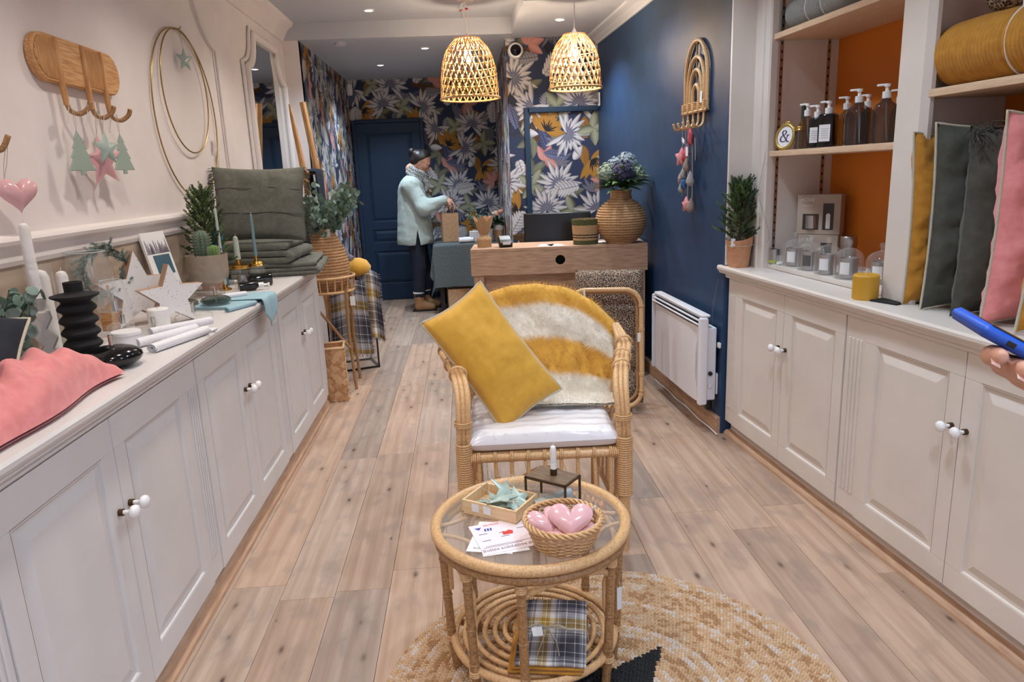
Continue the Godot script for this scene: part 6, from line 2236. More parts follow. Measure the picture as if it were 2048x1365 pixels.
func right_side() -> void:
	rng.seed = 91
	# ---- worktop inside the bookcase: thin plinth board
	var b = mb()
	b.t = RF
	b.box(Vector3(0.545, RT + 0.013, -0.29), Vector3(0.955, 0.024, 0.32), 0.003)
	solo("shelf_board", b, M.cream, "cream base board in the bookcase under the glass cloches", "board")
	var Y = RT + 0.0255
	# ---- cloches with silver candles
	var cl = [[0.20, 0.195, "cloche"], [0.355, 0.185, "x"], [0.50, 0.18, "x"], [0.645, 0.185, "x"], [0.80, 0.225, "x"]]
	var texts = ["glass cloche over a silver candle tin, next to the tealight glasses", "glass cloche over a silver candle tin with a round price sticker", "glass cloche over a silver candle tin, third in the row", "glass cloche over a silver candle tin behind the mustard candle", "glass cloche over a silver candle tin behind the middle upright"]
	for i in 5:
		var q = cl[i]
		var o = thing("glass_cloche", texts[i], "cloche", rp(q[0], Y, q[1]), rturn(), "glass cloches with silver candles")
		var pr = [Vector2(0.056, 0.002), Vector2(0.058, 0.006), Vector2(0.058, 0.082)]
		for k in range(1, 8):
			var a = k / 7.0 * PI / 2
			pr.append(Vector2(maxf(0.007, 0.058 * cos(a)), 0.082 + 0.048 * sin(a)))
		pr.append_array([Vector2(0.007, 0.140), Vector2(0.011, 0.146), Vector2(0.0125, 0.152), Vector2(0.009, 0.160), Vector2(0.0001, 0.163)])
		put(o, "glass_dome", mb().lathe(pr, 36, Vector3.ZERO, 2.0), M.glass)
		put(o, "glass_base", mb().lathe([Vector2(0.0001, 0.0), Vector2(0.054, 0.0), Vector2(0.054, 0.004), Vector2(0.0001, 0.004)], 32), M.glass)
		var c = thing("candle_tin", ["ribbed silver candle tin with pale label under the cloche by the tealight glasses", "dark-windowed silver candle tin under the cloche with a price sticker", "silver candle tin with pale label under the third cloche", "silver candle tin showing pink wax under the cloche behind the mustard candle", "silver candle tin under the cloche behind the middle upright"][i], "candle", rp(q[0], Y + 0.0045, q[1]), rturn(deg_to_rad(30.0)), "silver candle tins under cloches")
		put(c, "tin", mb().lathe([Vector2(0.0001, 0.0), Vector2(0.037, 0.0), Vector2(0.038, 0.002), Vector2(0.038, 0.082), Vector2(0.036, 0.083), Vector2(0.034, 0.076), Vector2(0.0001, 0.076)], 32), M.steel)
		put(c, "tin_label", mb().surf(8, 1, func(u: float, v: float) -> Vector3:
			var a = PI / 2 + 0.55 - 1.1 * u
			return Vector3(cos(a) * 0.0385, 0.016 + 0.05 * v, sin(a) * 0.0385), true), M.paper if i != 1 else M.black)
	o_small(Y)
	# ---- gift boxes
	for q in [[0.19, Y, 0.325, "lower"], [0.185, Y + 0.1445, 0.325, "upper"]]:
		var o = thing("gift_box", "taupe HOME gift box with cut-out window, %s one of the stack" % q[3], "box", rp(q[0], q[1], q[2]), rturn(deg_to_rad(42.0)))
		var w = 0.20 if q[3] == "upper" else 0.185
		var h = 0.19 if q[3] == "upper" else 0.143
		put(o, "carton", mb().box(Vector3(0, h / 2, -0.01), Vector3(w, h, 0.07), 0.002), M.taupe)
		for k in ([[-0.035, 0.06, 0.075, 0.075], [0.045, 0.085, 0.05, 0.125]] if q[3] == "upper" else [[0.04, 0.075, 0.05, 0.06]]):
			put(o, "window", mb().box(Vector3(k[0], k[1], 0.0255), Vector3(k[2], k[3], 0.001)), M.dark_window)
		if q[3] == "upper":
			put(o, "candle_in_window", mb().at(Vector3(-0.035, 0.028, 0.010)).lathe([Vector2(0.0001, 0.0), Vector2(0.030, 0.0), Vector2(0.030, 0.062), Vector2(0.0001, 0.062)], 24), M.steel)
			put(o, "spray_in_window", mb().at(Vector3(0.045, 0.028, 0.010)).lathe([Vector2(0.0001, 0.0), Vector2(0.019, 0.0), Vector2(0.019, 0.065), Vector2(0.014, 0.078), Vector2(0.012, 0.08), Vector2(0.012, 0.115), Vector2(0.0001, 0.115)], 24), M.frost_white)
		lettering(o, "brand_print", "HOME", 0.024, Transform3D(Basis.IDENTITY, Vector3(-0.052, h - 0.026, 0.0262)), M.paper)
		lettering(o, "line_print", "fragrance", 0.010, Transform3D(Basis.IDENTITY, Vector3(-0.052, h - 0.052, 0.0262)), M.paper)
	# ---- big mustard candle on the worktop
	var o = thing("pillar_candle", "wide mustard pillar candle on the worktop before the middle upright", "candle", rp(0.968, RT, 0.045), 0.0)
	put(o, "wax", mb().lathe([Vector2(0.0001, 0.0), Vector2(0.044, 0.0), Vector2(0.046, 0.004), Vector2(0.0465, 0.088), Vector2(0.042, 0.094), Vector2(0.0001, 0.091)], 36, Vector3.ZERO, 0.6, 0.006), M.wax_mustard)
	put(o, "wick", mb().tube([Vector3(0, 0.09, 0), Vector3(-0.004, 0.102, 0), Vector3(0.004, 0.112, 0)], 0.0014, 5), M.white_matt)
	# ---- soap bottles etc. on the middle shelf
	pump_bottle(0.285, 0.175, 0.036, 0.145, M.amber_glass, "amber-tinted pump bottle beside the gold candle jar")
	pump_bottle(0.375, 0.17, 0.03, 0.155, M.black_gloss, "black labelled pump bottle, slimmer of the two", true, true)
	pump_bottle(0.465, 0.165, 0.035, 0.165, M.black_gloss, "black labelled pump bottle, wider of the two", true, true)
	pump_bottle(0.655, 0.175, 0.05, 0.165, M.smoke_glass, "large clear grey pump bottle towards the middle upright")
	pump_bottle(0.40, 0.29, 0.036, 0.16, M.amber_glass, "amber pump bottle standing behind the black labelled pair")
	pump_bottle(0.53, 0.30, 0.038, 0.155, M.smoke_glass, "clear grey pump bottle standing behind the large one")
	pump_bottle(0.76, 0.28, 0.034, 0.15, M.amber_glass, "amber pump bottle at the back near the middle upright")
	pump_bottle(0.815, 0.18, 0.045, 0.165, M.smoke_glass, "clear grey pump bottle against the middle upright")
	o = thing("oval_frame", "small gold baroque oval frame with an ampersand", "frame", rp(0.135, 1.505, 0.155), rturn(deg_to_rad(26.0)))
	var tl = Basis(Vector3.RIGHT, -0.2)
	var st = mb().at(Vector3(0, 0.062, 0), tl)
	var ps = []
	for k in 40:
		var a = TAU * k / 40.0
		ps.append(Vector3(cos(a) * 0.046, sin(a) * 0.055, 0))
	st.tube(ps, 0.0085, 8, true)
	for k in 26:
		var a = TAU * k / 26.0
		st.at(Vector3(0, 0.062, 0) + tl * Vector3(cos(a) * 0.052, sin(a) * 0.061, 0.002), tl).lathe([Vector2(0.0001, -0.005), Vector2(0.005, 0), Vector2(0.0001, 0.005)], 8, Vector3.ZERO, 2.0)
	st.at(Vector3(0, 0.062, 0) + tl * Vector3(0, 0.066, 0), tl).box(Vector3.ZERO, Vector3(0.03, 0.014, 0.01), 0.004)
	put(o, "gilt_frame", st, M.gilt)
	var ov = PackedVector2Array()
	for k in 28:
		var a = TAU * k / 28.0
		ov.append(Vector2(cos(a) * 0.041, sin(a) * 0.050))
	put(o, "picture_card", mb().at(Vector3(0, 0.062, 0), tl).prism(ov, 0.006), M.paper)
	lettering(o, "ampersand", "&", 0.075, Transform3D(tl, Vector3(0, 0.062, 0) + tl * Vector3(0, 0, 0.004)), M.ink_violet, true)
	o = thing("candle_jar", "smoked glass jar with gold lid holding a dark green taper", "candlestick", rp(0.205, 1.505, 0.20), rturn())
	put(o, "jar", mb().lathe([Vector2(0.0001, 0.0), Vector2(0.034, 0.0), Vector2(0.037, 0.006), Vector2(0.03, 0.04), Vector2(0.036, 0.075), Vector2(0.033, 0.085)], 28, Vector3.ZERO, 2.0), M.smoke_glass)
	put(o, "lid", mb().lathe([Vector2(0.036, 0.083), Vector2(0.038, 0.088), Vector2(0.035, 0.093), Vector2(0.038, 0.098), Vector2(0.034, 0.104), Vector2(0.014, 0.107), Vector2(0.0125, 0.125), Vector2(0.0001, 0.125)], 28), M.gold)
	candle(o, "taper", 0.0105, 0.12, 0.20, M.wax_green, 0.1)
	o = thing("letter_a", "gold letter-shaped ornament leaning behind the candle jar", "ornament", rp(0.20, 1.505, 0.33), rturn(deg_to_rad(25.0)))
	put(o, "body", mb().prism(PackedVector2Array([Vector2(-0.06, 0), Vector2(-0.042, 0), Vector2(0.004, 0.115), Vector2(0.03, 0.115), Vector2(0.03, 0.13), Vector2(-0.008, 0.13)]), 0.02, 0.002), M.gold)
	# ---- rolled throws on upper shelves
	o = rolled_throw(rp(0.33, 2.036, 0.205), 0.50, 0.072, M.grey_linen, "grey quilted blanket rolled and tied, on the top shelf", [-0.12, 0.12])
	o = rolled_throw(rp(1.44, 1.669, 0.22), 0.72, 0.105, M.ochre, "ribbed mustard blanket rolled and tied with white cord", [-0.06], true)
	o = rolled_throw(rp(1.52, 1.872, 0.24), 0.60, 0.06, M.leaf_print, "leaf-print quilt rolled up on top of the mustard roll", [])
	hanging_tag(o, Vector3(-0.10, -0.005, 0.062), turned(0), 0.045, 0.085)
	# ---- row of cushions standing on the worktop
	var cs = [
		[1.125, 0.27, 0.37, 0.60, 0.13, M.ochre, 86.0, "ochre velvet cushion with piping, first in the row by the upright", M.piping],
		[1.245, 0.265, 0.37, 0.62, 0.16, M.olive, 80.0, "dark olive velvet cushion with grey piping and a black label", M.piping],
		[1.375, 0.27, 0.37, 0.60, 0.16, M.olive, 82.0, "dark grey-green tufted cushion without piping", null],
		[1.51, 0.265, 0.37, 0.63, 0.17, M.pink, 82.0, "dusty pink velvet cushion with grey piping standing upright", M.piping],
		[1.645, 0.265, 0.37, 0.62, 0.12, M.ochre, 82.0, "camel velvet cushion with piping behind the pink one", M.piping]]
	for i in cs.size():
		var q = cs[i]
		o = cushion("standing_cushion", q[2], q[3], q[4], q[5], Transform3D(Basis(Vector3.UP, rturn(deg_to_rad(q[6]))) * Basis(Vector3.BACK, deg_to_rad(1.0 - 0.7 * i)), rp(q[0], RT + q[3] * 0.5 + 0.001, q[1])), q[7], 100 + i, q[8], 0.014)
		if i == 1:
			put(o, "black_label", mb().box(Vector3(-0.045, 0.15, 0.080), Vector3(0.13, 0.11, 0.002)), M.black_matt)
			put(o, "price_label", mb().box(Vector3(-0.06, 0.15, 0.0816), Vector3(0.07, 0.06, 0.001)), M.paper)
		if i == 2:
			st = mb()
			for k in 90:
				var p = Vector3(rng.randf_range(-0.05, 0.02) - 0.14, rng.randf_range(0.25, 0.31), rng.randf_range(0.0, 0.03))
				st.tube([p, p + Vector3(rng.randf_range(-0.03, 0.03), rng.randf_range(-0.05, 0.01), rng.randf_range(-0.02, 0.03))], 0.0015, 3, false, false)
			for k in 50:
				var p = Vector3(rng.randf_range(-0.19, -0.05), -0.29, rng.randf_range(0.0, 0.03))
				st.tube([p, p + Vector3(rng.randf_range(-0.02, 0.02), rng.randf_range(-0.01, 0.01), rng.randf_range(0.0, 0.04))], 0.0013, 3, false, false)
			put(o, "tassel", st, M.olive).set_meta("kind", "stuff")
	var bl = mb()
	bl.box(Vector3(0, 0.003, 0), Vector3(0.11, 0.006, 0.07), 0.001)
	solo("cushion_label", bl, M.black_matt, "black fabric label lying under the ochre cushion", "label", Transform3D(Basis(Vector3.UP, rturn(0.3)), rp(1.06, RT, 0.08)))
	# ---- potted fir at the blue wall end
	o = thing("fir_tree", "small fir tree in a paper-wrapped clay pot beside the blue wall", "fir tree", rp(-0.045, RT, 0.03))
	st = mb()
	st.surf(36, 6, func(u: float, v: float) -> Vector3:
		var a = u * TAU
		var r = lerpf(0.050, 0.066, v)
		if v > 0.7:
			r = 0.068
		return Vector3(cos(a) * r, v * 0.155 + (0.018 * cos(a + 0.6) if v > 0.95 else 0.0), sin(a) * r), true)
	put(o, "pot", st, M.terracotta)
	put(o, "pot_base", mb().lathe([Vector2(0.0001, 0.001), Vector2(0.05, 0.001)], 24), M.terracotta)
	put(o, "soil", mb().lathe([Vector2(0.064, 0.135), Vector2(0.0001, 0.14)], 24), M.stem)
	put(o, "twine", mb().tube(arc(Vector3(0, 0.112, 0), 0.0685, 0, TAU, 28).slice(0, 28), 0.0014, 5, true), M.cord_grey)
	fir_tree(o, 0.33, 0.105, 0.13)
	hanging_tag(o, Vector3(-0.05, 0.15, 0.045), turned(-0.5), 0.02, 0.042)
	# ---- string of fairy lights down the wall end
	var wire = thing("fairy_lights", "thin wire of fairy lights hanging from shelf to socket", "fairy lights", Vector3.ZERO)
	var path = [rp(0.075, 1.50, 0.09), rp(0.05, 1.40, 0.088), rp(0.03, 1.31, 0.085), rp(0.072, 1.23, 0.085), rp(0.09, 1.10, 0.12), rp(0.05, 1.06, 0.10), rp(-0.04, 1.05, 0.0), rp(-0.13, 1.04, 0.0), rp(-0.155, 0.96, 0.01), rp(-0.185, 0.90, -0.005), Vector3(1.322, 0.72, -3.70), Vector3(1.318, 0.55, -3.71), Vector3(1.322, 0.42, -3.70), Vector3(1.312, 0.30, -3.70), Vector3(1.305, 0.20, -3.70)]
	put(wire, "wire", mb().tube(spline(path, 6), 0.0011, 5), M.steel)
	for k in [1, 2, 5, 9, 11, 12, 13]:
		put(wire, "led_bead", mb().at(path[k]).lathe([Vector2(0.0001, -0.005), Vector2(0.0028, 0), Vector2(0.0001, 0.005)], 8, Vector3.ZERO, 2.0), M.frost_white)
	put(wire, "plug_adapter", mb().at(Vector3(1.306, 0.165, -3.70)).box(Vector3.ZERO, Vector3(0.034, 0.10, 0.034), 0.006).box(Vector3(0, 0.062, 0), Vector3(0.012, 0.03, 0.012), 0.003), M.black)
	radiator()
	wall_rack()

func o_small(Y: float) -> void:
	var o = thing("candle_tin", "silver tin candle with a green stripe beside the upright", "candle", rp(0.09, Y, 0.15), rturn())
	put(o, "tin", mb().lathe([Vector2(0.0001, 0.0), Vector2(0.025, 0.0), Vector2(0.026, 0.002), Vector2(0.026, 0.072), Vector2(0.024, 0.072), Vector2(0.0001, 0.066)], 26), M.steel)
	put(o, "green_stripe", mb().lathe([Vector2(0.0264, 0.008), Vector2(0.0264, 0.018)], 26), M.lime)
	var n = 0
	for q in [[0.125, 0.17], [0.155, 0.15], [0.15, 0.215]]:
		var c = thing("tealight_glass", ["small clear tealight glass touching the green-striped tin", "small clear tealight glass in front of the first cloche", "small clear tealight glass standing behind the other two"][n], "glass", rp(q[0] - 0.008, Y, q[1]), 0.0, "tealight glasses")
		put(c, "glass", mb().lathe([Vector2(0.0001, 0.003), Vector2(0.017, 0.0), Vector2(0.019, 0.005), Vector2(0.019, 0.044)], 22, Vector3.ZERO, 2.0), M.glass)
		put(c, "tealight", mb().lathe([Vector2(0.0001, 0.004), Vector2(0.0155, 0.004), Vector2(0.0155, 0.013), Vector2(0.0001, 0.012)], 18), M.wax_white)
		n += 1
	for q in [[0.42, 0.33, "tall silver canister behind the cloches near the gift boxes"], [0.86, 0.34, "tall silver canister behind the cloche next to the middle upright"]]:
		o = thing("canister", q[2], "canister", rp(q[0], Y, q[1]), rturn())
		put(o, "body", mb().lathe([Vector2(0.0001, 0), Vector2(0.033, 0), Vector2(0.034, 0.003), Vector2(0.034, 0.12)], 26), M.steel)
		put(o, "lid", mb().lathe([Vector2(0.0355, 0.116), Vector2(0.0355, 0.15), Vector2(0.034, 0.152), Vector2(0.0001, 0.152)], 26), M.steel)

func rolled_throw(pos: Vector3, ln: float, r: float, mat: Material, label: String, ties: Array, ribbed := false) -> Node3D:
	var o = thing("rolled_blanket", label, "blanket", pos + Vector3(0, r, 0), rturn())
	var nz = noise(4.0, int(ln * 100))
	var st = mb()
	st.surf(90 if not ribbed else 220, 40, func(u: float, v: float) -> Vector3:
		var x = (u - 0.5) * ln
		var e = minf(u, 1.0 - u) * ln
		var k = 1.0 - 0.45 * exp(-e / 0.018)
		var a = v * TAU
		var rr = r * k * (1.0 + 0.04 * nz.get_noise_3d(x, cos(a) * 0.15, sin(a) * 0.15))
		for t in ties:
			rr -= 0.007 * exp(-pow((x - t * ln - 0.0) / 0.014, 2.0))
		if ribbed:
			rr += 0.0022 * sin(x * 420.0)
		return Vector3(x, sin(a) * rr * 0.96, cos(a) * rr), true)
	put(o, "roll", st, mat)
	# spiral ends
	for s in [-1.0, 1.0]:
		st = mb()
		var ps = []
		for k in 60:
			var a = k * 0.32
			var rr = r * 0.55 * (1.0 - k / 64.0)
			ps.append(Vector3(s * (ln * 0.5 - 0.001), sin(a) * rr, cos(a) * rr))
		st.tube(ps, r * 0.07, 5)
		st.at(Vector3(s * (ln * 0.5 - 0.006), 0, 0), Basis(Vector3.BACK, PI / 2)).lathe([Vector2(0.0001, 0), Vector2(r * 0.56, 0)], 20)
		put(o, "spiral_end", st, mat)
	for t in ties:
		put(o, "tie_cord", mb().tube(arc(Vector3(t * ln, 0, 0), r * 0.955, 0, TAU, 30, Vector3.UP, Vector3(0.16, 0, 1)).slice(0, 30), 0.004, 6, true), M.white_linen)
	return o

func radiator() -> void:
	# convector on the blue wall; local x runs towards the camera, z out of the wall
	var th = -PI / 2 + atan2(0.045, 1.0)
	var o = thing("radiator", "white electric wall convector with top louvres on the blue wall", "radiator", Vector3(1.507 + 0.045 * -4.04, 0, -4.04), th)
	put(o, "back_box", mb().box(Vector3(0.06, 0.39, 0.045), Vector3(0.66, 0.41, 0.06), 0.006), M.rad_white)
	# front shell: bowed panel
	var st = mb()
	st.surf(24, 20, func(u: float, v: float) -> Vector3:
		var x = lerpf(-0.42, 0.37, u)
		var y = lerpf(0.175, 0.60, v)
		var bow = 0.018 * sqrt(maxf(0.0, 1.0 - pow(u * 2 - 1, 6.0)))
		return Vector3(x, y, 0.098 + bow))
	st.box(Vector3(-0.025, 0.39, 0.088), Vector3(0.80, 0.44, 0.02), 0.004)
	put(o, "front_panel", st, M.rad_white)
	st = mb()
	st.box(Vector3(0.395, 0.41, 0.095), Vector3(0.035, 0.49, 0.05), 0.008)
	put(o, "end_cap", st, M.rad_white)
	st = mb()
	st.box(Vector3(-0.43, 0.41, 0.095), Vector3(0.02, 0.49, 0.05), 0.006)
	put(o, "end_cap", st, M.rad_white)
	for k in 3:
		put(o, "louvre", mb().at(Vector3(-0.02, 0.612 + 0.018 * k, 0.112 - 0.012 * k), Basis(Vector3.RIGHT, -0.5)).box(Vector3.ZERO, Vector3(0.80, 0.010, 0.028), 0.003), M.rad_white)
	put(o, "louvre_gap", mb().box(Vector3(-0.02, 0.625, 0.086), Vector3(0.79, 0.045, 0.02)), M.black)
	put(o, "top_rail", mb().box(Vector3(-0.02, 0.662, 0.080), Vector3(0.83, 0.014, 0.05), 0.004), M.rad_white)
	st = mb()
	for i in 5:
		for j in 44:
			var y = 0.20 + 0.009 * j
			var x = 0.335 + 0.008 * i + (0.004 if j % 2 == 0 else 0.0)
			var w = 0.03 * sin(PI * j / 43.0)
			if x > 0.372 - w * 1.1:
				st.box(Vector3(x, y, 0.1175 - 0.010 * pow((x - 0.30) / 0.07, 4.0)), Vector3(0.004, 0.005, 0.001))
	put(o, "perforation", st, M.grey_dot).set_meta("kind", "stuff")
	put(o, "dial", mb().at(Vector3(0.392, 0.34, 0.05), Basis(Vector3.BACK, -PI / 2)).lathe([Vector2(0.012, 0), Vector2(0.012, 0.008), Vector2(0.0001, 0.009)], 18), M.black)
	put(o, "switch", mb().box(Vector3(0.393, 0.27, 0.05), Vector3(0.006, 0.03, 0.02), 0.002), M.white)
	put(o, "wall_clip", mb().box(Vector3(0.405, 0.50, 0.008), Vector3(0.03, 0.03, 0.015), 0.004), M.white)
	# socket with plug
	o = thing("wall_socket", "white wall socket with a flat plug under the convector's end", "socket", Vector3(1.507 + 0.045 * -3.69, 0.275, -3.69), th)
	put(o, "face_plate", mb().box(Vector3(0, 0, 0.006), Vector3(0.075, 0.12, 0.012), 0.004), M.white)
	put(o, "plug", mb().at(Vector3(-0.035, -0.025, 0.026), Basis(Vector3.BACK, 0.25)).box(Vector3.ZERO, Vector3(0.09, 0.055, 0.026), 0.005), M.white)
	# cable on the skirting
	var cb = []
	for k in 12:
		var z = -3.58 - k * 0.10
		cb.append(Vector3(1.507 + 0.045 * z - 0.030, 0.008 + 0.004 * sin(k * 1.7), z))
	solo("power_cable", mb().tube(spline(cb, 4), 0.0045, 6), M.white, "white cable running along the skirting of the blue wall", "cable")

func wall_rack() -> void:
	# rattan rainbow hook rack on the blue wall with star garlands
	var th = -PI / 2 + atan2(0.045, 1.0)
	var z0 = -4.035
	var wx = 1.507 + 0.045 * z0
	var o = thing("rainbow_rack", "rattan rainbow-shaped wall hook rack with four nested arches", "rack", Vector3(wx, 0, z0), th)
	for q in [[0.165, 2.115, "a"], [0.122, 2.03, "b"], [0.083, 1.965, "c"], [0.045, 1.885, "d"]]:
		var ps = [Vector3(-q[0], 1.745, 0.014)]
		var r: float = q[0]
		for k in 17:
			var a = PI - PI * k / 16.0
			ps.append(Vector3(cos(a) * r, q[1] - r * 1.2 + sin(a) * r * 1.2, 0.014))
		ps.append(Vector3(r, 1.745, 0.014))
		put(o, "arch", mb().tube(ps, 0.0105, 9), M.rattan)
	put(o, "cross_bar", mb().tube([Vector3(-0.175, 1.742, 0.026), Vector3(0.18, 1.742, 0.026)], 0.009, 8), M.rattan)
	for x in [-0.155, -0.08, 0.0, 0.08, 0.155]:
		var st = mb()
		st.box(Vector3(x, 1.765, 0.02), Vector3(0.036, 0.06, 0.032), 0.01)
		for k in 6:
			st.box(Vector3(x, 1.742 + 0.0095 * k, 0.02), Vector3(0.038, 0.0065, 0.034), 0.003)
		put(o, "wrapped_joint", st, M.rattan)
		put(o, "hook", mb().tube(spline([Vector3(x - 0.012, 1.74, 0.022), Vector3(x - 0.012, 1.68, 0.026), Vector3(x - 0.004, 1.655, 0.05), Vector3(x + 0.008, 1.66, 0.08), Vector3(x + 0.012, 1.69, 0.092)], 5), 0.007, 8), M.rattan)
	put(o, "spine", mb().tube([Vector3(0, 1.88, 0.012), Vector3(0, 2.115, 0.012)], 0.004, 6), M.rattan_dark)
	hanging_tag(o, Vector3(0.12, 1.84, 0.03), turned(0, 0, -0.1), 0.028, 0.06)
	# garlands
	var g = thing("star_garland", "hanging garland of pink, grey and blue felt stars on the rattan rack", "garland", Vector3(wx, 0, z0), th)
	mk("felt_pink", rgb(214, 140, 142), 0.95)
	mk("felt_red", rgb(190, 84, 96), 0.95)
	mk("felt_grey", rgb(160, 154, 152), 0.95)
	mk("felt_blue", rgb(58, 100, 154), 0.95)
	mk("felt_taupe", rgb(150, 130, 122), 0.95)
	var cords = [[-0.11, 1.66, 1.28], [-0.06, 1.66, 1.30], [-0.02, 1.66, 1.20], [0.05, 1.63, 1.22], [0.09, 1.60, 1.48]]
	for q in cords:
		put(g, "cord", mb().tube([Vector3(q[0], q[1], 0.05), Vector3(q[0] + 0.004, (q[1] + q[2]) / 2, 0.047), Vector3(q[0], q[2], 0.045)], 0.0022, 5), M.cord_grey)
	for q in [[0.03, 1.605, 0.055, M.felt_red, "s"], [-0.05, 1.515, 0.05, M.felt_red, "s"], [-0.115, 1.50, 0.06, M.felt_pink, "s"], [-0.025, 1.455, 0.042, M.felt_taupe, "d"], [-0.075, 1.41, 0.04, M.felt_grey, "d"], [-0.12, 1.375, 0.042, M.felt_taupe, "s"], [-0.07, 1.355, 0.045, M.felt_blue, "s"], [0.035, 1.375, 0.046, M.felt_grey, "d"], [-0.10, 1.33, 0.04, M.felt_grey, "d"], [-0.02, 1.235, 0.05, M.felt_pink, "s"], [0.05, 1.23, 0.044, M.felt_taupe, "d"]]:
		var st = mb().at(Vector3(q[0], q[1], 0.052), turned(rng.randf_range(-0.4, 0.4), 0, rng.randf_range(-0.2, 0.2)))
		if q[4] == "s":
			puffy(st, star_poly(q[2], q[2] * 0.55), 0.034, 5, Vector2.ZERO, 0.6)
		else:
			st.lathe([Vector2(0.0001, -q[2] * 0.8), Vector2(q[2] * 0.4, -q[2] * 0.6), Vector2(q[2] * 0.55, -q[2] * 0.2), Vector2(q[2] * 0.35, q[2] * 0.4), Vector2(q[2] * 0.1, q[2]), Vector2(0.0001, q[2] * 1.1)], 16, Vector3.ZERO, 2.0)
		put(g, "felt_star" if q[4] == "s" else "felt_drop", st, q[3])
	hanging_tag(g, Vector3(-0.04, 1.60, 0.075), turned(0, 0, 1.1), 0.022, 0.04)
	hanging_tag(g, Vector3(0.035, 1.555, 0.075), turned(0, 0, 0.05), 0.034, 0.05)

# ------------------------------------------------------------ chair and table
func binding(st: MB, p: Vector3, d: Vector3, r: float, n: int, cr: float) -> void:
	# n turns of thin cane round a pole of radius r along d
	d = d.normalized()
	var s = d.cross(Vector3.RIGHT if absf(d.x) < 0.8 else Vector3.UP).normalized()
	var q = d.cross(s)
	for k in n:
		st.tube(arc(p + d * cr * 2.0 * (k - (n - 1) * 0.5), r + cr * 0.4, 0, TAU, 14, s, q).slice(0, 14), cr, 5, true)

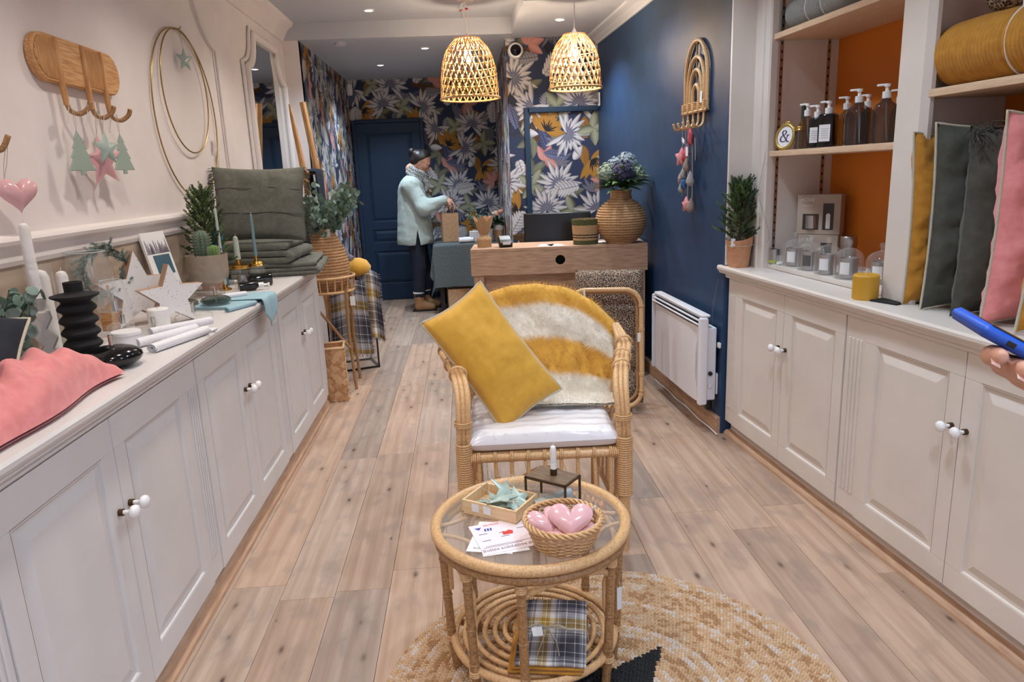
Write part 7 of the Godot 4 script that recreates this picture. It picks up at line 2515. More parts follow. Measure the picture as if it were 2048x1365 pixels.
func armchair() -> void:
	var o = thing("rattan_armchair", "blond rattan armchair with bundled cane arms facing the round table", "chair", Vector3(0.2525, 0, -2.5), deg_to_rad(-2))
	var rm = M.rattan
	# local: x across (+-0.3), z backwards negative to -0.58
	for s in [-1.0, 1.0]:
		var st = mb()
		for k in 3:
			var off = (k - 1) * 0.019
			var ps = spline([Vector3(s * 0.305 + off * 0.9, 0.40, 0), Vector3(s * 0.300 + off * 0.9, 0.56, -0.005), Vector3(s * 0.300 + off, 0.645, -0.04), Vector3(s * 0.315 + off, 0.695, -0.12), Vector3(s * 0.345 + off, 0.715, -0.25), Vector3(s * 0.375 + off, 0.735, -0.38), Vector3(s * 0.36 + off * 0.4, 0.79, -0.50)], 6)
			st.tube(ps, 0.0115 if k != 1 else 0.0095, 9)
		put(o, "arm", st, rm)
		st = mb()
		st.tube([Vector3(s * 0.30, 0.0, 0.012), Vector3(s * 0.303, 0.2, 0.004), Vector3(s * 0.305, 0.44, 0)], [0.021, 0.023, 0.025], 12)
		put(o, "leg", st, rm)
		st = mb()
		for k in 26:
			var y = 0.235 + k * 0.0092
			st.tube(arc(Vector3(s * 0.304, y, 0.003), 0.0285, 0, TAU, 16).slice(0, 16), 0.0047, 5, true)
		binding(st, Vector3(s * 0.301, 0.545, -0.004), Vector3.UP, 0.031, 3, 0.0035)
		binding(st, Vector3(s * 0.317, 0.70, -0.13), Vector3(0, 0.15, -1), 0.033, 2, 0.0035)
		binding(st, Vector3(s * 0.342, 0.716, -0.235), Vector3(s * 0.2, 0.15, -1), 0.033, 2, 0.0035)
		binding(st, Vector3(s * 0.375, 0.737, -0.385), Vector3(0, 0.3, -1), 0.032, 3, 0.0035)
		binding(st, Vector3(s * 0.302, 0.135, 0.006), Vector3.UP, 0.023, 4, 0.004)
		put(o, "cane_binding", st, rm).set_meta("kind", "stuff")
		st = mb()
		st.tube([Vector3(s * 0.27, 0, -0.56), Vector3(s * 0.275, 0.42, -0.55), Vector3(s * 0.30, 0.72, -0.56)], 0.02, 10)
		put(o, "leg", st, rm)
		# side rails and spindles
		st = mb()
		st.tube([Vector3(s * 0.305, 0.40, 0), Vector3(s * 0.29, 0.40, -0.28), Vector3(s * 0.275, 0.40, -0.55)], 0.016, 9)
		st.tube([Vector3(s * 0.303, 0.13, 0), Vector3(s * 0.275, 0.13, -0.55)], 0.014, 9)
		put(o, "side_rail", st, rm)
		for k in 6:
			var u = (k + 0.7) / 6.6
			st = mb()
			st.tube([Vector3(s * lerpf(0.303, 0.275, u), 0.13, -0.55 * u), Vector3(s * lerpf(0.305, 0.275, u), 0.40, -0.55 * u)], 0.0075, 7)
			put(o, "spindle", st, rm)
		for k in 5:
			var u = (k + 0.6) / 5.5
			st = mb()
			st.tube([Vector3(s * lerpf(0.303, 0.275, u), 0.40, -0.55 * u), Vector3(s * lerpf(0.31, 0.365, u), lerpf(0.68, 0.73, u), -0.06 - 0.42 * u)], 0.007, 7)
			put(o, "arm_spindle", st, rm)
	# front
	put(o, "front_rail", mb().tube([Vector3(-0.29, 0.405, 0.004), Vector3(0.29, 0.405, 0.004)], 0.0175, 10), rm)
	put(o, "front_stretcher", mb().tube([Vector3(-0.29, 0.135, 0.01), Vector3(0.29, 0.135, 0.01)], 0.0155, 10), rm)
	put(o, "back_rail", mb().tube([Vector3(-0.275, 0.40, -0.555), Vector3(0.275, 0.40, -0.555)], 0.016, 9), rm)
	put(o, "front_brace", mb().tube(spline([Vector3(-0.285, 0.15, -0.012), Vector3(-0.16, 0.25, -0.012), Vector3(0, 0.345, -0.012), Vector3(0.16, 0.25, -0.012), Vector3(0.285, 0.15, -0.012)], 6), 0.0125, 9), rm)
	for k in 9:
		var x = -0.25 + 0.5 * k / 8.0
		put(o, "spindle", mb().tube([Vector3(x, 0.13, 0.012), Vector3(x + 0.004 * sin(k * 2.0), 0.28, 0.02), Vector3(x, 0.41, 0.014)], 0.0078, 7), rm)
		put(o, "back_spindle", mb().tube([Vector3(x * 0.98, 0.40, -0.555), Vector3(x * 1.15, 0.66, -0.60), Vector3(x * 1.15, 0.90 - 0.9 * x * x, -0.635)], 0.0075, 7), rm)
	var st = mb()
	for k in 9:
		binding(st, Vector3(-0.25 + 0.5 * k / 8.0, 0.407, 0.006), Vector3.RIGHT, 0.0195, 2, 0.0032)
	for s in [-1.0, 1.0]:
		binding(st, Vector3(s * 0.262, 0.405, 0.004), Vector3.RIGHT, 0.018, 5, 0.0036)
		binding(st, Vector3(s * 0.262, 0.135, 0.01), Vector3.RIGHT, 0.016, 5, 0.0036)
	put(o, "rail_binding", st, rm).set_meta("kind", "stuff")
	# back hoop
	var hp = []
	for k in 25:
		var a = lerpf(-1.0, 1.0, k / 24.0)
		hp.append(Vector3(a * 0.37 * (1.0 - 0.03 * a * a), 0.915 - 0.165 * pow(absf(a), 2.6), -0.64 + 0.14 * a * a))
	put(o, "back_hoop", mb().tube(hp, 0.018, 10), rm)
	put(o, "seat_panel", mb().box(Vector3(0, 0.419, -0.275), Vector3(0.56, 0.012, 0.54), 0.004), rm)
	# seat cushion in clear plastic
	var c = thing("seat_cushion", "white box seat cushion still wrapped in crinkled clear plastic", "cushion", Vector3(0.2525, 0.426, -2.5), deg_to_rad(-2))
	var nz = noise(9.0, 3)
	var cm = mb()
	for s in [1.0, -1.0]:
		cm.surf(54, 50, func(a: float, b: float) -> Vector3:
			var x = a * 2 - 1
			var z = b * 2 - 1
			var e = pow(maxf(0.0, (1 - pow(absf(x), 14.0)) * (1 - pow(absf(z), 14.0))), 0.35)
			var px = x * 0.285
			var pz = -0.27 - z * 0.285
			var y = 0.036 + s * (0.036 * e)
			if s > 0:
				y += 0.008 * e * (1.0 - x * x) + 0.0035 * sin(pz * 110.0 + 3.0 * nz.get_noise_2d(px * 0.6, pz)) * (0.5 + 0.5 * nz.get_noise_2d(px * 0.3 + 5.0, pz * 0.5)) * e + nz.get_noise_2d(px, pz) * 0.003 * e
			return Vector3(px + nz.get_noise_3d(y * 4.0, pz, 2.0) * 0.004, y, pz), s < 0)
	put(c, "cover", cm, M.white_plastic)
	var pl = mb()
	for k in 26:
		var x = rng.randf_range(-0.27, 0.27)
		var z = rng.randf_range(-0.06, 0.008)
		var p = Vector3(x, 0.052 + rng.randf() * 0.02, z)
		var d = Vector3(rng.randf_range(-1, 1), rng.randf_range(-0.4, 0.4), 0.2).normalized() * 0.03
		pl.tri3(p, p + d, p + d * 0.4 + Vector3(0, 0.010, 0.010))
	put(c, "plastic_folds", pl, M.film).set_meta("kind", "stuff")
	throw_blanket()
	cushion("velvet_cushion", 0.30, 0.55, 0.15, M.mustard, Transform3D(turned(deg_to_rad(8), deg_to_rad(-24), deg_to_rad(31)), Vector3(0.078, 0.742, -2.735)), "mustard velvet oblong cushion with grey piping leaning in the armchair", 41, M.piping, 0.006)

func throw_blanket() -> void:
	rng.seed = 51
	var o = thing("mohair_throw", "fluffy mustard and white striped throw draped over the armchair back", "blanket", Vector3(0.2525, 0, -2.5), deg_to_rad(-2))
	var nz = noise(2.5, 12)
	var must = rgb(224, 172, 74).srgb_to_linear()
	var wht = rgb(236, 228, 214).srgb_to_linear()
	# u across the back, v from behind the hoop, over it and down to the seat
	var f = func(u: float, v: float) -> Vector3:
		var a = lerpf(-0.80, 1.14, u)
		var hx = a * 0.37 * (1.0 - 0.03 * a * a)
		var hy = 0.925 - 0.165 * pow(absf(a), 2.6)
		var hz = -0.64 + 0.14 * a * a
		if a > 1.0:
			hx = 0.36 + (a - 1.0) * 0.22
			hy = 0.76 - (a - 1.0) * 0.5
		var p = Vector3.ZERO
		if v < 0.2:
			var w = v / 0.2
			p = Vector3(hx * 1.02, hy - 0.30 * (1.0 - w), hz - 0.035)
		elif v < 0.3:
			var w = (v - 0.2) / 0.1
			var b = PI * (1.0 - w)
			p = Vector3(hx, hy + sin(b) * 0.03, hz + cos(b) * 0.035)
		else:
			var w = (v - 0.3) / 0.7
			var drop = minf(w * 1.35, 1.0)
			var y = lerpf(hy, 0.515, drop)
			var z = lerpf(hz + 0.035, -0.40 + 0.02 * a, pow(drop, 1.1))
			if w > 0.74:
				var q = (w - 0.74) / 0.26
				z += q * 0.17
				y = 0.515 + 0.02 * sin(q * 2.6)
			p = Vector3(lerpf(hx, hx * 0.74 + 0.05, drop), y, z)
		var wr = nz.get_noise_2d(u * 1.6, v * 1.6) * 0.022 + 0.010 * sin(u * 11.0 + v * 3.0) * clampf(v - 0.25, 0, 1)
		return p + Vector3(0, wr * 0.5, wr)
	var band = func(v: float, u: float) -> Color:
		var q = v + nz.get_noise_2d(u * 3.0, v) * 0.012
		var e = [0.10, 0.355, 0.53, 0.715, 0.93]
		var cur = wht
		var tog = [must, wht, must, wht, must]
		for i in 5:
			var w = clampf((q - e[i]) / 0.03 + 0.5, 0, 1)
			cur = (cur as Color).lerp([must, wht, must, wht, wht][i], w)
		return cur
	var st = mb()
	st.use_c = true
	var nu = 70
	var nv = 70
	for s in [1.0, -1.0]:
		var b = st.v.size()
		for j in nv + 1:
			for i in nu + 1:
				var u = i / float(nu)
				var v = j / float(nv)
				st.c = band.call(v, u)
				var p: Vector3 = f.call(u, v)
				var n = ((f.call(minf(u + 0.01, 1.0), v) - f.call(maxf(u - 0.01, 0.0), v)) as Vector3).cross(f.call(u, minf(v + 0.01, 1.0)) - f.call(u, maxf(v - 0.01, 0.0))).normalized()
				st.pt(p - n * 0.006 * s, Vector2(u, v))
		for j in nv:
			for i in nu:
				var a = b + j * (nu + 1) + i
				var d = a + nu + 1
				if s > 0:
					st.tri(a, d + 1, a + 1)
					st.tri(a, d, d + 1)
				else:
					st.tri(a, a + 1, d + 1)
					st.tri(a, d + 1, d)
	var vm = mk("mohair", Color.WHITE, 1.0)
	vm.vertex_color_use_as_albedo = true
	vm.rim_enabled = true
	vm.rim = 0.5
	vm.rim_tint = 0.8
	put(o, "woven_ground", st, vm)
	var hs = mb()
	hs.use_c = true
	for k in 26000:
		var u = rng.randf()
		var v = rng.randf()
		var p: Vector3 = f.call(u, v)
		var n = ((f.call(minf(u + 0.01, 1.0), v) - f.call(maxf(u - 0.01, 0.0), v)) as Vector3).cross(f.call(u, minf(v + 0.01, 1.0)) - f.call(u, maxf(v - 0.01, 0.0))).normalized()
		hs.c = band.call(v, u)
		var d = (-n * rng.randf_range(0.25, 0.9) + Vector3(rng.randf_range(-1, 1), rng.randf_range(-1.2, 0.3), rng.randf_range(-1, 1)) * 0.8).normalized()
		var sd = d.cross(n).normalized() * 0.0007
		var q = p - n * 0.005
		hs.tri3(q - sd, q + sd, q + d * rng.randf_range(0.016, 0.036))
	put(o, "mohair_pile", hs, vm).set_meta("kind", "stuff")

func lounge() -> void:
	# rattan frame with a quilted leaf-print cushion, behind the armchair
	var o = thing("rattan_lounger", "rounded rattan lounger frame leaning upright against the cash desk", "lounger", Vector3(0.79, 0, -4.03), deg_to_rad(-10))
	var lean = Basis(Vector3.RIGHT, deg_to_rad(-7))
	var ps = []
	var w = 0.215
	var h0 = 0.05
	var h1 = 0.76
	var r = 0.10
	for q in [[w - r, h0 + r, -90.0], [w - r, h1 - r, 0.0], [-w + r, h1 - r, 90.0], [-w + r, h0 + r, 180.0]]:
		for k in 7:
			var a = deg_to_rad(q[2] + 15.0 * k)
			ps.append(lean * Vector3(q[0] + cos(a) * r, q[1] + sin(a) * r, 0.0))
	put(o, "outer_frame", mb().tube(ps, 0.0135, 9, true), M.rattan)
	var ps2 = []
	for p in ps:
		ps2.append(Vector3(p.x * 0.9, 0.405 + (p.y - 0.405) * 0.94, p.z - 0.03))
	put(o, "inner_frame", mb().tube(ps2, 0.011, 8, true), M.rattan_dark)
	var st = mb()
	for p in ps:
		if absf(p.y - 0.4) < 0.28:
			binding(st, p, Vector3.UP, 0.014, 2, 0.003)
	for y in [0.25, 0.52]:
		for s in [-1.0, 1.0]:
			binding(st, lean * Vector3(s * w, y, 0), Vector3.UP, 0.014, 3, 0.003)
	put(o, "cane_binding", st, M.rattan).set_meta("kind", "stuff")
	for s in [-1.0, 1.0]:
		put(o, "foot", mb().tube([lean * Vector3(s * 0.15, 0.056, -0.015), Vector3(s * 0.15, 0.012, -0.05)], 0.012, 8), M.rattan_dark)
	var c = thing("quilted_cushion", "long quilted cushion in beige and black leaf print behind the rattan frame", "cushion", Vector3(0.83, 0.0, -4.11), deg_to_rad(-12))
	var nz = noise(4.0, 61)
	var cm = mb()
	for s in [1.0, -1.0]:
		cm.surf(30, 60, func(a: float, b: float) -> Vector3:
			var x = a * 2 - 1
			var y = 0.03 + b * 0.82
			var seg = absf(sin(b * PI * 4.0))
			var e = pow(maxf(0.0, 1 - pow(absf(x), 5.0)), 0.5) * pow(maxf(0.0, 1.0 - pow(absf(b * 2 - 1), 30.0)), 0.5)
			var z = s * e * (0.016 + 0.034 * sqrt(seg)) + nz.get_noise_2d(x, y) * 0.012
			return Vector3(x * 0.205 * (1.0 + 0.02 * seg), y, z - 0.06 - y * 0.13), s < 0)
	put(c, "cover", cm, M.leaf_print)
	put(c, "tie", mb().tube(spline([Vector3(-0.06, 0.44, -0.05), Vector3(-0.03, 0.455, -0.03), Vector3(0.0, 0.445, -0.03), Vector3(0.012, 0.43, -0.035)], 4), 0.004, 5), M.white_linen)
	hanging_tag(o, lean * Vector3(w - 0.015, 0.5, 0.016), turned(0.0), 0.018, 0.055)
	hanging_tag(o, lean * Vector3(-0.12, 0.76, 0.016), turned(0.0), 0.012, 0.05)

func rug_and_table() -> void:
	rng.seed = 71
	var rc = Vector3(0.335, 0, -1.675)
	var o = thing("jute_rug", "round braided jute rug with a black star under the table", "rug", rc)
	var star = star_poly(0.29, 0.112, 5, deg_to_rad(-45))
	var st = mb()
	st.use_c = true
	var sb = mb()
	var R = 0.655
	var dr = 0.019
	var n = int(R / dr)
	var tones = [rgb(192, 156, 118).srgb_to_linear(), rgb(208, 178, 146).srgb_to_linear(), rgb(172, 132, 94).srgb_to_linear(), rgb(206, 190, 178).srgb_to_linear()]
	var nz = noise(2.5, 19)
	for i in range(1, n + 1):
		var r = i * dr
		var seg = maxi(12, int(TAU * r / 0.0125))
		var ring_tone = nz.get_noise_1d(i * 1.7)
		# three-strand braid: plump slanted lobes, left and right in turn
		for k in seg:
			var a0 = TAU * k / seg
			for s in 2:
				var a = a0 + s * PI / seg
				var rd = Vector3(cos(a), 0, sin(a)) * (1.0 if s == 0 else -1.0)
				var tg = Vector3(-sin(a), 0, cos(a))
				var d = (tg * 0.72 + rd * 0.62).normalized()
				var sd = Vector3(-d.z, 0, d.x)
				var c = Vector3(cos(a) * r, 0.0, sin(a) * r) + rd * dr * 0.22
				var inb = Geometry2D.is_point_in_polygon(Vector2(c.x, -c.z), star)
				var t = sb if inb else st
				if not inb:
					var q = nz.get_noise_2d(a * r * 6.0, i * 3.0) + ring_tone + rng.randf_range(-0.35, 0.35)
					t.c = tones[0].lerp(tones[1], clampf(q + 0.5, 0, 1)) if q < 0.4 else tones[3]
					if q < -0.45:
						t.c = tones[2]
				var hl = 0.0115
				var hw = 0.0062
				var y1 = 0.0128 + rng.randf() * 0.002
				var i0 = t.v.size()
				for m in 6:
					var b = TAU * m / 6.0
					t.pt(c + d * hl * cos(b) + sd * hw * sin(b) + Vector3(0, 0.005, 0))
				for m in 6:
					var b = TAU * m / 6.0
					t.pt(c + d * hl * 0.6 * cos(b) + sd * hw * 0.62 * sin(b) + Vector3(0, y1 - 0.002, 0))
				t.pt(c + Vector3(0, y1, 0))
				for m in 6:
					var p = (m + 1) % 6
					t.tri(i0 + m, i0 + 6 + m, i0 + 6 + p)
					t.tri(i0 + m, i0 + 6 + p, i0 + p)
					t.tri(i0 + 6 + m, i0 + 12, i0 + 6 + p)
	var jb = mk("jute_braid", Color.WHITE, 0.9)
	jb.vertex_color_use_as_albedo = true
	jb.normal_enabled = true
	jb.normal_texture = M.weave
	jb.uv1_triplanar = true
	jb.uv1_scale = Vector3.ONE * 20.0
	put(o, "braid", st, jb).set_meta("kind", "stuff")
	put(o, "star_braid", sb, M.black_matt).set_meta("kind", "stuff")
	put(o, "base", mb().lathe([Vector2(0.0001, 0.0015), Vector2(R, 0.0015), Vector2(R + 0.002, 0.004), Vector2(R - 0.003, 0.007), Vector2(0.0001, 0.007)], 64), M.jute)
	put(o, "star_ground", mb().at(Vector3(0, 0.0075, 0), Basis(Vector3.RIGHT, -PI / 2)).prism(star, 0.003), M.black_matt)
	# ---- round rattan table with glass top
	var c0 = Vector3(0.14, 0.0135, -1.86)
	var t = thing("rattan_table", "round rattan coffee table with glass top standing on the rug", "table", c0)
	var rm = M.rattan_dark
	var tr = 0.272
	put(t, "top_ring", mb().tube(arc(Vector3(0, 0.462, 0), tr, 0, TAU, 56).slice(0, 56), 0.0155, 10, true), M.rattan)
	put(t, "lower_top_ring", mb().tube(arc(Vector3(0, 0.432, 0), tr - 0.006, 0, TAU, 56).slice(0, 56), 0.0135, 9, true), rm)
	put(t, "glass_top", mb().lathe([Vector2(0.0001, 0.462), Vector2(0.2595, 0.462), Vector2(0.2595, 0.467), Vector2(0.0001, 0.467)], 48), M.glass)
	var ang = [180.0, 137.0, 101.0, 38.0, 4.0, -42.0, -82.0, -136.0]
	for a in ang:
		var d = Vector3(cos(deg_to_rad(a)), 0, sin(deg_to_rad(a)))
		var ls = mb()
		ls.tube([d * 0.236 + Vector3(0, 0.0, 0), d * 0.246 + Vector3(0, 0.10, 0), d * 0.258 + Vector3(0, 0.42, 0)], [0.0125, 0.013, 0.0125], 9)
		for y in [0.13, 0.24, 0.36]:
			ls.tube(arc(d * (0.246 + 0.012 * (y - 0.1) / 0.32) + Vector3(0, y, 0), 0.0128, 0, TAU, 12).slice(0, 12), 0.0026, 5, true)
		put(t, "leg", ls, rm)
		var bs = mb()
		binding(bs, d * 0.258 + Vector3(0, 0.405, 0), Vector3.UP, 0.013, 4, 0.003)
		binding(bs, d * 0.246 + Vector3(0, 0.10, 0), Vector3.UP, 0.0135, 3, 0.003)
		put(t, "cane_binding", bs, M.rattan).set_meta("kind", "stuff")
	for k in [[0, 1], [2, 3], [4, 5], [6, 7]]:
		var a0 = deg_to_rad(ang[k[0]])
		var a1 = deg_to_rad(ang[k[1]])
		var ps = []
		for i in 21:
			var u = i / 20.0
			var a = lerpf(a0, a1, clampf((u - 0.18) / 0.64, 0.0, 1.0))
			var y = 0.26 + 0.155 * pow(sin(PI * u), 0.55)
			var r = 0.247 if u > 0.1 and u < 0.9 else 0.240
			var sh = 0.06 * (1.0 - clampf(minf(u, 1.0 - u) / 0.18, 0, 1)) * 0.0
			ps.append(Vector3(cos(a) * r, y, sin(a) * r))
		put(t, "arch", mb().tube(ps, 0.0095, 8), M.rattan)
	# lower shelf of cane rings
	for r in [0.238, 0.208, 0.178, 0.148, 0.118, 0.088, 0.058]:
		put(t, "shelf_ring", mb().tube(arc(Vector3(0, 0.105, 0), r, 0, TAU, 48).slice(0, 48), 0.0078 if r < 0.23 else 0.0115, 8, true), M.rattan)
	for k in 3:
		var a = k * PI / 3 + 0.35
		var d = Vector3(cos(a), 0, sin(a))
		put(t, "shelf_bar", mb().tube([-d * 0.24 + Vector3(0, 0.090, 0), d * 0.24 + Vector3(0, 0.090, 0)], 0.010, 8), rm)
		var bs = mb()
		for r in [-0.208, -0.178, -0.148, -0.118, -0.088, 0.088, 0.118, 0.148, 0.178, 0.208]:
			binding(bs, d * r + Vector3(0, 0.100, 0), d, 0.013, 1, 0.002)
		put(t, "cane_binding", bs, M.rattan).set_meta("kind", "stuff")
	# curled canes under the glass
	for s in [0.0, PI]:
		for m in [-1.0, 1.0]:
			var ps = []
			for i in 15:
				var u = i / 14.0
				var b = u * 2.2
				ps.append(Basis(Vector3.UP, s) * Vector3(-0.262 + 0.16 * u, 0.448, m * (0.03 + 0.10 * (1.0 - cos(b)) * 0.75)))
			put(t, "scroll", mb().tube(ps, 0.006, 7), M.rattan)
	hanging_tag(t, Vector3(0.24, 0.28, 0.09), turned(0.4), 0.016, 0.07)
	table_things(c0.y + 0.467)

func plaid_texture() -> ImageTexture:
	var im = Image.create(256, 256, false, Image.FORMAT_RGB8)
	var bands = [[0, 44, rgb(58, 56, 66)], [44, 70, rgb(120, 120, 128)], [70, 104, rgb(226, 222, 220)], [104, 148, rgb(186, 144, 56)], [148, 176, rgb(226, 222, 220)], [176, 206, rgb(112, 112, 120)], [206, 256, rgb(58, 56, 66)]]
	var lines = [22, 57, 88, 126, 162, 190, 232]
	var row = []
	for x in 256:
		var c = rgb(58, 56, 66)
		for b in bands:
			if x >= b[0] and x < b[1]:
				c = b[2]
		for l in lines:
			if absi(x - l) < 2:
				c = rgb(240, 238, 236)
			elif absi(x - l - 9) < 1:
				c = rgb(40, 40, 46)
		row.append(c)
	for y in 256:
		for x in 256:
			var a: Color = row[x]
			var b: Color = row[y]
			var t = (x + y) % 4 < 2
			im.set_pixel(x, y, a.lerp(b, 0.62 if t else 0.38))
	im.generate_mipmaps()
	return ImageTexture.create_from_image(im)

func lettering(parent: Node, called: String, text: String, size: float, xf: Transform3D, mat: Material, serif := false) -> void:
	var tm = TextMesh.new()
	tm.text = text
	var f = SystemFont.new()
	f.font_names = PackedStringArray(["Droid Serif" if serif else "Droid Sans"])
	tm.font = f
	tm.font_size = 32
	tm.pixel_size = size / 32.0
	tm.depth = 0.0002
	var o = put(parent, called, tm, mat)
	o.transform = xf

func table_things(y: float) -> void:
	rng.seed = 81
	# tray of sage stars
	var o = thing("wooden_tray", "small light wooden tray filled with sage star ornaments", "tray", Vector3(0.058, y, -1.925), deg_to_rad(-34))
	put(o, "bottom", mb().box(Vector3(0, 0.004, 0), Vector3(0.176, 0.008, 0.128), 0.001), M.light_wood)
	for s in [-1.0, 1.0]:
		put(o, "long_side", mb().box(Vector3(0, 0.026, s * 0.062), Vector3(0.184, 0.036, 0.007), 0.001), M.light_wood)
		put(o, "short_side", mb().box(Vector3(s * 0.0885, 0.026, 0), Vector3(0.007, 0.036, 0.118), 0.001), M.light_wood)
	for x in [-0.045, -0.005]:
		put(o, "price_label", mb().box(Vector3(x, 0.026, 0.0662), Vector3(0.024, 0.024, 0.001)), M.paper)
	var i = 0
	for q in [[Vector3(0.05, 0.043, -1.93), 25.0, -80.0, 0.058], [Vector3(0.078, 0.060, -1.955), 70.0, -50.0, 0.06], [Vector3(0.092, 0.044, -1.905), 120.0, -84.0, 0.055], [Vector3(0.035, 0.05, -1.91), 160.0, -65.0, 0.05], [Vector3(0.11, 0.05, -1.93), 10.0, -70.0, 0.052], [Vector3(0.065, 0.066, -1.90), 200.0, -78.0, 0.05]]:
		var so = thing("star_ornament", ["sage star ornament lying lowest in the wooden tray", "sage star ornament propped upright at the back of the tray", "sage star ornament lying flat by the tray's corner beside the basket", "sage star ornament tilted against the labelled tray side", "sage star ornament leaning in the tray corner beside the metal stand", "sage star ornament lying on top of the others in the tray"][i], "star ornament", Vector3(q[0].x, y + q[0].y - 0.018, q[0].z), 0.0, "sage stars in the tray")
		i += 1
		so.basis = turned(deg_to_rad(q[1]), deg_to_rad(q[2]))
		put(so, "body", puffy(mb(), star_poly(q[3], q[3] * 0.45), 0.02, 5, Vector2.ZERO, 0.8), M.sage_enamel)
		put(so, "cord", mb().tube(spline([Vector3(0, q[3], 0), Vector3(0.012, q[3] + 0.02, 0.01), Vector3(-0.004, q[3] + 0.035, 0.012), Vector3(-0.012, q[3] + 0.015, 0.004), Vector3(0, q[3], 0)], 4), 0.0011, 4), M.cord_grey)
	# basket of hearts
	var bc = Vector3(0.216, y, -1.70)
	o = thing("wicker_basket", "round wicker basket holding pink heart ornaments", "basket", bc)
	var st = mb()
	for k in 12:
		var yy = 0.006 + k * 0.0055
		var r = 0.070 + 0.028 * pow(yy / 0.075, 0.8)
		var ps = []
		for m in 96:
			var a = TAU * m / 96.0
			var w = 0.0034 * sin(a * 13.0 + (PI if k % 2 == 0 else 0.0))
			ps.append(Vector3(cos(a) * (r + w), yy, sin(a) * (r + w)))
		st.tube(ps, 0.0029, 5, true)
	put(o, "woven_wall", st, M.rattan)
	st = mb()
	for m in 26:
		var a = TAU * m / 26.0
		st.tube([Vector3(cos(a) * 0.068, 0.003, sin(a) * 0.068), Vector3(cos(a) * 0.082, 0.035, sin(a) * 0.082), Vector3(cos(a) * 0.099, 0.076, sin(a) * 0.099)], 0.0022, 5)
	put(o, "stakes", st, M.rattan)
	st = mb()
	for s in 3:
		var ps = []
		for m in 80:
			var a = TAU * m / 80.0
			var b = a * 12.0 + s * TAU / 3
			ps.append(Vector3(cos(a) * (0.1005 + 0.0055 * cos(b)), 0.077 + 0.0055 * sin(b), sin(a) * (0.1005 + 0.0055 * cos(b))))
		st.tube(ps, 0.0042, 6, true)
	put(o, "plaited_rim", st, M.rattan)
	put(o, "bottom", mb().lathe([Vector2(0.0001, 0.003), Vector2(0.07, 0.003), Vector2(0.072, 0.008), Vector2(0.0001, 0.008)], 32), M.rattan)
	hanging_tag(o, Vector3(0.088, 0.088, -0.03), turned(0.6, 0.2), 0.016, 0.028)
	i = 0
	for q in [[Vector3(0.018, 0.080, 0.012), 172.0, -64.0, 0.118], [Vector3(-0.045, 0.066, -0.012), 205.0, -62.0, 0.10], [Vector3(0.040, 0.046, 0.02), 150.0, -84.0, 0.10], [Vector3(-0.015, 0.040, 0.03), 230.0, -88.0, 0.10]]:
		var h = thing("heart_ornament", ["large pink heart ornament lying uppermost in the wicker basket", "pink heart ornament leaning on the basket wall towards the tray", "pink heart ornament lying under the uppermost heart, by the tagged rim", "pink heart ornament lowest in the wicker basket"][i], "heart ornament", bc + q[0], 0.0, "pink hearts in the basket")
		i += 1
		h.basis = turned(deg_to_rad(q[1] - 180.0), deg_to_rad(q[2] + 12.0))
		put(h, "body", puffy(mb(), heart_poly(q[3]), 0.03, 6, Vector2(0, -0.01), 0.7), M.pink_enamel)
		put(h, "wire_loop", mb().tube(arc(Vector3(0, 0.03, 0.004), 0.007, 0, TAU, 12, Vector3.RIGHT, Vector3.UP).slice(0, 12), 0.001, 4, true), M.cord_grey)
	# metal stand with candle
	o = thing("metal_stand", "low metal stand with old wooden top carrying a candle", "stand", Vector3(0.218, y, -1.945), deg_to_rad(-38))
	for s in [[-1, -1], [1, -1], [-1, 1], [1, 1]]:
		put(o, "leg", mb().box(Vector3(s[0] * 0.068, 0.042, s[1] * 0.043), Vector3(0.0055, 0.084, 0.0055)), M.bronze)
	var fr = mb()
	for s in [-1.0, 1.0]:
		fr.box(Vector3(0, 0.086, s * 0.043), Vector3(0.1415, 0.006, 0.0055))
		fr.box(Vector3(s * 0.068, 0.086, 0), Vector3(0.0055, 0.006, 0.0915))
	put(o, "top_frame", fr, M.bronze)
	put(o, "wooden_top", mb().box(Vector3(0, 0.0895, 0), Vector3(0.136, 0.005, 0.086), 0.001), M.old_wood)
	o = thing("candle_cup", "white stub candle in a dark metal cup on the low stand", "candle", Vector3(0.222, y + 0.092, -1.945))
	put(o, "cup", mb().lathe([Vector2(0.0001, 0), Vector2(0.0105, 0), Vector2(0.0105, 0.02), Vector2(0.009, 0.02)], 20), M.bronze)
	candle(o, "wax", 0.0095, 0.006, 0.092, M.wax_white, 0.06)
	for q in [[0.20, -1.93, 20.0], [0.235, -1.955, 26.0], [0.255, -1.915, -30.0]]:
		var pr = thing("paper_roll", {20.0: "frosted white roll under the low stand, next to the tray", 26.0: "frosted white roll under the middle of the low stand", -30.0: "frosted white roll slanting across under the low stand"}[q[2]], "roll", Vector3(q[0], y + 0.0152, q[1]), deg_to_rad(q[2]), "rolls under the low stand")
		put(pr, "roll", mb().at(Vector3(-0.045, 0, 0), Basis(Vector3.BACK, -PI / 2)).lathe([Vector2(0.012, 0.0), Vector2(0.015, 0.0), Vector2(0.015, 0.09), Vector2(0.012, 0.09), Vector2(0.012, 0.0)], 20), M.frosted)
	# leaflets
	var k = 0
